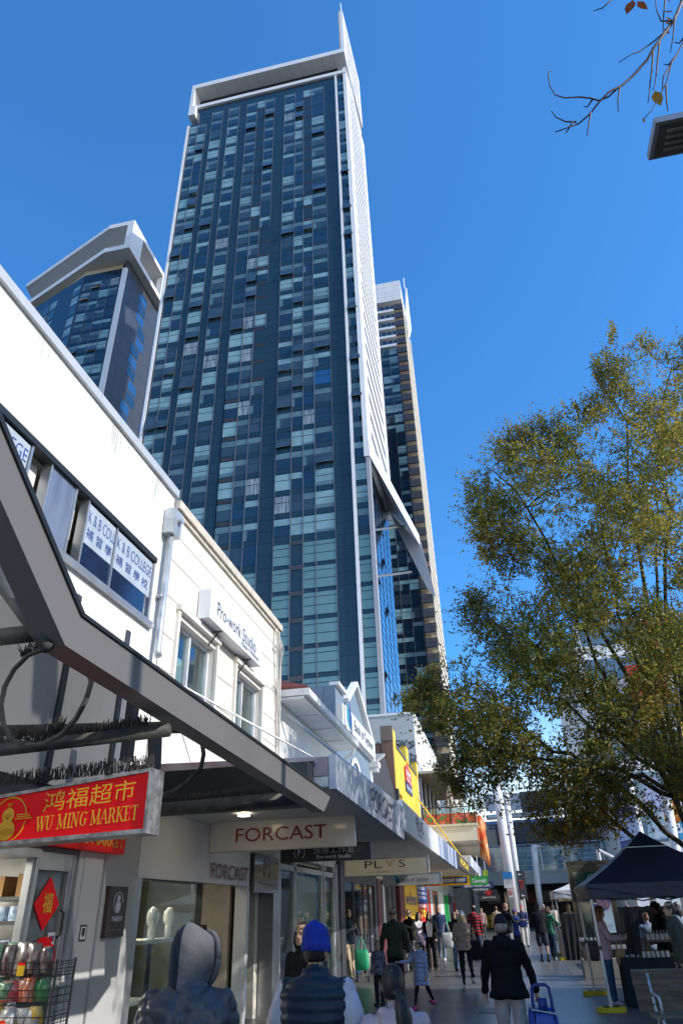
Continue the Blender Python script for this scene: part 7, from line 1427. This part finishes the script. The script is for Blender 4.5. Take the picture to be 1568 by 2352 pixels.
def edged(x, y):
    d = np.full(len(x), 1e9); n = len(POLY)
    for i in range(n):
        a, b = POLY[i], POLY[(i+1) % n]; e = b-a; t = np.clip(((x-a[0])*e[0]+(y-a[1])*e[1])/(e @ e), 0, 1); d = np.minimum(d, np.hypot(x-a[0]-t*e[0], y-a[1]-t*e[1]))
    return d
def pixpt(x, y, Y):                                        # arrays of pixels at depth Y -> world
    fwv, rv, uv = (np.array(v) for v in (_fw, CR, CU)); v = fwv[None]+rv[None]*((x-784)/F_PX)[:, None]+uv[None]*((1176-y)/F_PX)[:, None]; return np.array(CAM)[None]+v*(Y/v[:, 1])[:, None]
def crown_points(n, seed, bias=0):
    R2 = np.random.RandomState(seed); X = []; need = n
    while need > 0:
        x = R2.uniform(920, 1770, need*4); y = R2.uniform(735, 1950, need*4); k = inpoly(x, y)
        # clumps and gaps
        g = np.sin(x*.021+y*.013)+np.sin(x*.017-y*.026+1.3)+.8*np.sin(x*.046+2)*np.sin(y*.041+.5)
        k &= R2.rand(len(x)) < np.clip(.64+.38*g, .12, 1); k &= R2.rand(len(x)) < np.where(x > 1600, .35, 1)
        X.append(np.stack([x[k], y[k]], 1)); need = n-sum(map(len, X))
    X = np.concatenate(X)[:n]; e = edged(X[:, 0], X[:, 1]); th = np.clip(e/160, .12, 1)*3.2
    Y = 17.2+R2.uniform(-1, 1, n)*th*(.55+.45*R2.rand(n)); Y = Y-np.clip((1200-X[:, 0])/300, 0, 1)*1.2
    return pixpt(X[:, 0], X[:, 1], Y), X
tree = empty('street_tree', 'broad small-leaved street tree in autumn green and gold at the right', 'tree', loc=(0, 0, 0))
TB = V(4.5, 19.6, 0)
rt_ = random.Random(44)
trunk = MB(); t0 = [TB, TB+V(-.08, -.1, 1.3), TB+V(.05, -.25, 2.6), TB+V(.1, -.5, 3.8)]; trunk.tube(t0, [.24, .19, .17, .15], 12)
nodes = []; limbs = MB()
def curve(a, b, sag, n=9, j=.12):
    pts = []
    for i in range(n+1):
        t = i/n; p = a.lerp(b, t)+V(0, 0, sag*math.sin(math.pi*t)*(b-a).length); 
        if 0 < i < n: p += V(rt_.gauss(0, j), rt_.gauss(0, j), rt_.gauss(0, j*.7))
        pts.append(p)
    return pts
tg_ = [(1130, 1080, 16.2), (1200, 1240, 17), (1120, 1420, 16), (1010, 1580, 15.8), (1060, 1740, 16), (1300, 1000, 17.5), (1420, 860, 18), (1540, 850, 17), (1250, 1600, 15), (1400, 1300, 16), (1500, 1100, 19), (1650, 1000, 18), (1690, 1400, 17), (1350, 1500, 18.5), (1240, 1780, 15.2), (1450, 1650, 15)]
for (x, y, Y) in tg_:
    a = t0[3] if rt_.random() < .6 else t0[2]; b = PY(x, y, Y); pts = curve(a, b, .12 if y < 1400 else .06); n = len(pts); limbs.tube(pts, [.060*(1-i/n)**.9+.008 for i in range(n)], 7); nodes += pts[2:]
# the low limb that loops past the tent
lo = [TB+V(0, -.3, 2.5), PY(1510, 1943, 18.6), PY(1470, 1938, 18.2), PY(1430, 1905, 18), PY(1400, 1880, 17.8), PY(1370, 1850, 17.6)]; limbs.tube(lo, [.07, .06, .055, .05, .04, .02], 7)
sec, _ = crown_points(300, 5); NN = np.array([tuple(p) for p in nodes]); snodes = []
for p in sec:
    d = np.linalg.norm(NN-p, axis=1)+np.abs(NN[:, 2]-p[2])*.2; a = Vector(NN[d.argmin()]); pts = curve(a, Vector(p), .05, 6, .07); limbs.tube(pts, [.018, .015, .013, .011, .009, .007, .004], 4, cap=False); snodes += pts[2:]
SN_ = np.array([tuple(p) for p in snodes])
trunk.build('trunk', M_bark, tree, smooth=True); limbs.build('limb', M_twig, tree, recalc=False)
NT = 14500
tw_, PXY = crown_points(NT, 9); Rl = np.random.RandomState(3)
# twigs point away from the nearest branch
d = np.empty((NT, 3))
for i in range(0, NT, 2000):
    D_ = ((tw_[i:i+2000, None]-SN_[None])**2).sum(2); d[i:i+2000] = tw_[i:i+2000]-SN_[D_.argmin(1)]
d /= np.linalg.norm(d, axis=1)[:, None]+1e-9; d = d*.7+Rl.normal(size=(NT, 3))*.5+np.array([-.15, -.1, .25]); d /= np.linalg.norm(d, axis=1)[:, None]
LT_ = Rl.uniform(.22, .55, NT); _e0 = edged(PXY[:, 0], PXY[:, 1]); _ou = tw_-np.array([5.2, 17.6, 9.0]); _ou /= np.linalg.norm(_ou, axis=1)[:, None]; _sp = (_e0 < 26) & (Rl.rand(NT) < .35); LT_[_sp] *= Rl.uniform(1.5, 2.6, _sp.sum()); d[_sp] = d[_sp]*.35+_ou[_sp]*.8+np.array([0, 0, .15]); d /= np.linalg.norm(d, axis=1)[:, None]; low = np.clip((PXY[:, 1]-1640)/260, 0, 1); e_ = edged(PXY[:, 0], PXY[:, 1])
# twig tubes (three-sided)
k = Rl.rand(NT) < .5+.5*low; a = tw_[k]-d[k]*(LT_[k]*.5)[:, None]; b = tw_[k]+d[k]*(LT_[k]*.55)[:, None]; b[:, 2] -= .03
s1_ = np.cross(d[k], [0, 0, 1.]); s1_ /= np.linalg.norm(s1_, axis=1)[:, None]+1e-9; s2_ = np.cross(d[k], s1_); r = .0045
vs = np.stack([a+s1_*r, a-s1_*r*.5+s2_*r, a-s1_*r*.5-s2_*r, b+s1_*r*.5, b-s1_*r*.3+s2_*r*.4, b-s1_*r*.3-s2_*r*.4], 1).reshape(-1, 3); m_ = k.sum(); f0 = np.array([[0, 1, 4, 3], [1, 2, 5, 4], [2, 0, 3, 5]]); fs = (np.arange(m_)[:, None, None]*6+f0[None]).reshape(-1, 4)
def fastmesh(name, vs, fs, mats, mi=None, parent=None):
    me = bpy.data.meshes.new(name); me.vertices.add(len(vs)); me.vertices.foreach_set('co', vs.astype('f').ravel()); k_ = fs.shape[1]; me.loops.add(fs.size); me.loops.foreach_set('vertex_index', fs.astype('i').ravel()); me.polygons.add(len(fs)); me.polygons.foreach_set('loop_start', np.arange(0, fs.size, k_, dtype='i')); me.polygons.foreach_set('loop_total', np.full(len(fs), k_, 'i'))
    for m in mats: me.materials.append(m)
    if mi is not None: me.polygons.foreach_set('material_index', mi.astype('i'))
    me.update(calc_edges=True); me.validate(); o = bpy.data.objects.new(name, me); COL.objects.link(o); o.parent = parent; return o
fastmesh('twigs', vs, fs, [M_twig], None, tree)
NL = 11
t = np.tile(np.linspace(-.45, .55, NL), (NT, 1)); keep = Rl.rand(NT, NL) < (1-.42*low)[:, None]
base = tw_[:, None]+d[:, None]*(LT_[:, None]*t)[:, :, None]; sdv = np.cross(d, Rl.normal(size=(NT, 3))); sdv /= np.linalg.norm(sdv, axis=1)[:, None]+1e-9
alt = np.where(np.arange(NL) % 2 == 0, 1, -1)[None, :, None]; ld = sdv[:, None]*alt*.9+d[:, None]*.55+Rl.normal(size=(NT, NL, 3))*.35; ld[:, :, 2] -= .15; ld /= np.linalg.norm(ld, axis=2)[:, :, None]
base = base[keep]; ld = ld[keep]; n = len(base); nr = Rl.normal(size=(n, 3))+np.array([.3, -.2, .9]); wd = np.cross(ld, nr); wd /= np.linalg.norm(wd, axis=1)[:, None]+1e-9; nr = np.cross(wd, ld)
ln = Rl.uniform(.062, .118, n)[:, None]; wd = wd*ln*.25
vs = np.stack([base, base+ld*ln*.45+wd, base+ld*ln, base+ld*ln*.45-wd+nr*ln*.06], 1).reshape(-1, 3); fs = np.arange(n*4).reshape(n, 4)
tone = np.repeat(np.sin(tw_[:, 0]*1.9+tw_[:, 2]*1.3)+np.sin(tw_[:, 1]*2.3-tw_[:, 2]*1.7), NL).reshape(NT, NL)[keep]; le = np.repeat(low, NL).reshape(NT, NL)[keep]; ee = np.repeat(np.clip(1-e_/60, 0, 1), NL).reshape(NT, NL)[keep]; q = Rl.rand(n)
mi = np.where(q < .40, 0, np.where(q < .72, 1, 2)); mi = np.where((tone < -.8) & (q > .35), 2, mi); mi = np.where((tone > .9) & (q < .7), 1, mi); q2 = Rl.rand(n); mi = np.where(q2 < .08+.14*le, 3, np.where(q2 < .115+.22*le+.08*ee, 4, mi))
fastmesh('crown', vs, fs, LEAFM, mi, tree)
# ---- spurs of leafy twig standing out of the crown's edge
# ---- second leafy street tree out to the right, its shade dapples the awnings
tr2 = empty('street_tree', 'small-leaved street tree standing beyond the right edge of the view', 'tree'); c2 = np.array([7.3, 10.2, 9.0]); R6 = np.random.RandomState(8); n2 = 9000
q = R6.normal(size=(260, 3)); q = q/np.linalg.norm(q, axis=1)[:, None]*R6.rand(260, 1)**.4*np.array([1.5, 3.6, 1.5])+c2; bs = q[R6.randint(0, 260, n2)]+R6.normal(size=(n2, 3))*.16
ld2 = R6.normal(size=(n2, 3)); ld2 /= np.linalg.norm(ld2, axis=1)[:, None]; wd2 = np.cross(ld2, R6.normal(size=(n2, 3))); wd2 /= np.linalg.norm(wd2, axis=1)[:, None]; l2 = .12
fastmesh('crown', np.stack([bs, bs+ld2*l2*.5+wd2*.03, bs+ld2*l2, bs+ld2*l2*.5-wd2*.03], 1).reshape(-1, 3), np.arange(n2*4).reshape(n2, 4), LEAFM, R6.choice(5, n2, p=[.4, .3, .2, .06, .04]), tr2)
tk2 = MB(); tk2.tube([(7.3, 10.2, 0), (7.2, 10.3, 3), (7.3, 10.2, 7.5)], [.2, .16, .08], 10)
for i in range(40): tk2.tube([(7.3, 10.2, 6.5+R6.rand()), tuple((q[i]+np.array([7.3, 10.2, 7.5]))/2), tuple(q[i])], [.05, .03, .01], 5)
tk2.build('trunk', M_bark, tr2)
# ---- bare tree beyond the right edge, its branch hanging into the sky at the top right
bt = empty('bare_tree', 'nearly bare branch with a few orange leaves hanging at the top right', 'tree')
def c9(x, y): return ((2131+.3827*x)*.57416, .3827*y*.57416)
BY = 2.3; bT = V(5.2, 2.6, 0)
trk = MB(); top_ = PY(1900, -420, BY); trk.tube([bT, bT+V(-.1, 0, 2.5), bT+V(-.2, -.1, 5), top_+V(.5, 0, 0)], [.16, .13, .10, .04], 10); trk.build('trunk', M_bark, bt, smooth=True)
br = MB(); M_bt = mat('branch_dark', (.055, .045, .05), .7)
def bline(ps, r0, r1): 
    P_ = [PY(*c9(*p), BY) if len(p) == 2 else PY(p[0], p[1], BY) for p in ps]; P_ = [p+V(0, .02*math.sin(i*1.3), 0) for i, p in enumerate(P_)]; br.tube(P_, [r0+(r1-r0)*i/(len(P_)-1) for i in range(len(P_))], 6)
br.tube([top_+V(.5, 0, 0), PY(1700, -200, BY), PY(*c9(1620, -150), BY), PY(*c9(1550, 20), BY)], [.035, .02, .014, .011], 6)
bline([(1550, 20), (1480, 170), (1380, 320), (1320, 440), (1250, 540), (1190, 620), (1050, 750), (930, 880), (790, 990), (680, 1100), (600, 1170), (480, 1255), (390, 1320), (230, 1415)], .011, .003)
for ps in ([(900, 905), (790, 975), (690, 1030), (580, 1050), (480, 1048), (330, 1015), (230, 955), (175, 890), (155, 820), (165, 770), (195, 733)], [(1375, 330), (1260, 400), (1110, 520), (1010, 600), (890, 690)], [(1320, 440), (1305, 600), (1290, 740), (1270, 900), (1240, 985)], [(1252, 540), (1245, 700), (1225, 830), (1210, 980), (1192, 1110)], [(905, 910), (890, 1000), (890, 1145)], [(600, 1175), (580, 1280), (562, 1400)], [(450, 1275), (340, 1235), (235, 1205), (185, 1178)], [(415, 1270), (360, 1330), (340, 1370)], [(620, 1040), (570, 1080), (530, 1095)], [(1640, 260), (1568, 410), (1490, 580), (1440, 680), (1390, 880), (1320, 1000), (1240, 1120), (1145, 1240)], [(1490, 580), (1420, 640), (1365, 650)], [(1440, 670), (1365, 760), (1350, 930)], [(1385, 880), (1400, 1010), (1408, 1140)], [(1480, 160), (1470, 330), (1437, 530)], [(1455, 220), (1340, 180), (1290, 80), (1270, -20)], [(1380, -20), (1368, 130), (1360, 310)], [(830, -15), (730, 45), (630, 95)], [(1568, 400), (1530, 415), (1475, 420)]): bline(ps, .0055, .0022)
br.build('branch', M_bt, bt, smooth=True)
def bleaf(a, b, w_, m):
    p, q = PY(*c9(*a), BY), PY(*c9(*b), BY+.02); d_ = q-p; s_ = d_.cross(V(.2, 1, .1)).normalized()*w_*d_.length; MB().loft([[p-s_*.05, p+s_*.05], [p.lerp(q, .3)-s_, p.lerp(q, .3)+s_], [p.lerp(q, .6)-s_*.9, p.lerp(q, .6)+s_*.9], [q-s_*.05, q+s_*.05]], cap=False).build('leaf', m, bt)
for a, b in (((1040, 0), (975, 150)), ((1085, 15), (1195, 100)), ((1382, 130), (1452, 110)), ((1380, 185), (1455, 205)), ((1375, 240), (1460, 250)), ((1365, 300), (1425, 355)), ((1270, 950), (1332, 1105)), ((1145, 1235), (1165, 1285)), ((1390, 0), (1440, 20))): bleaf(a, b, .24, leafmat('leaf_orange', (.48, .16, .05), .5) if b[1] < 1100 else LEAFM[3])

# ---------------------------------------------------------------- lettering and marks belong to the panel they are on
for o in [o for o in bpy.data.objects if o.parent is None and o.get('category')]:
    pan = next((c for k in ('sign_panel', 'sign_box', 'fascia', 'board', 'disc', 'plaque', 'paper', 'cloth', 'screen') for c in o.children if c.name.split('.')[0] == k), None)
    if pan:
        for c in list(o.children):
            if c is not pan and c.name.split('.')[0] in ('lettering', 'logo', 'logo_line', 'arrow', 'symbol', 'face', 'picture', 'poster_page', 'poster_picture', 'rule', 'red_line', 'sign_band'): c.parent = pan
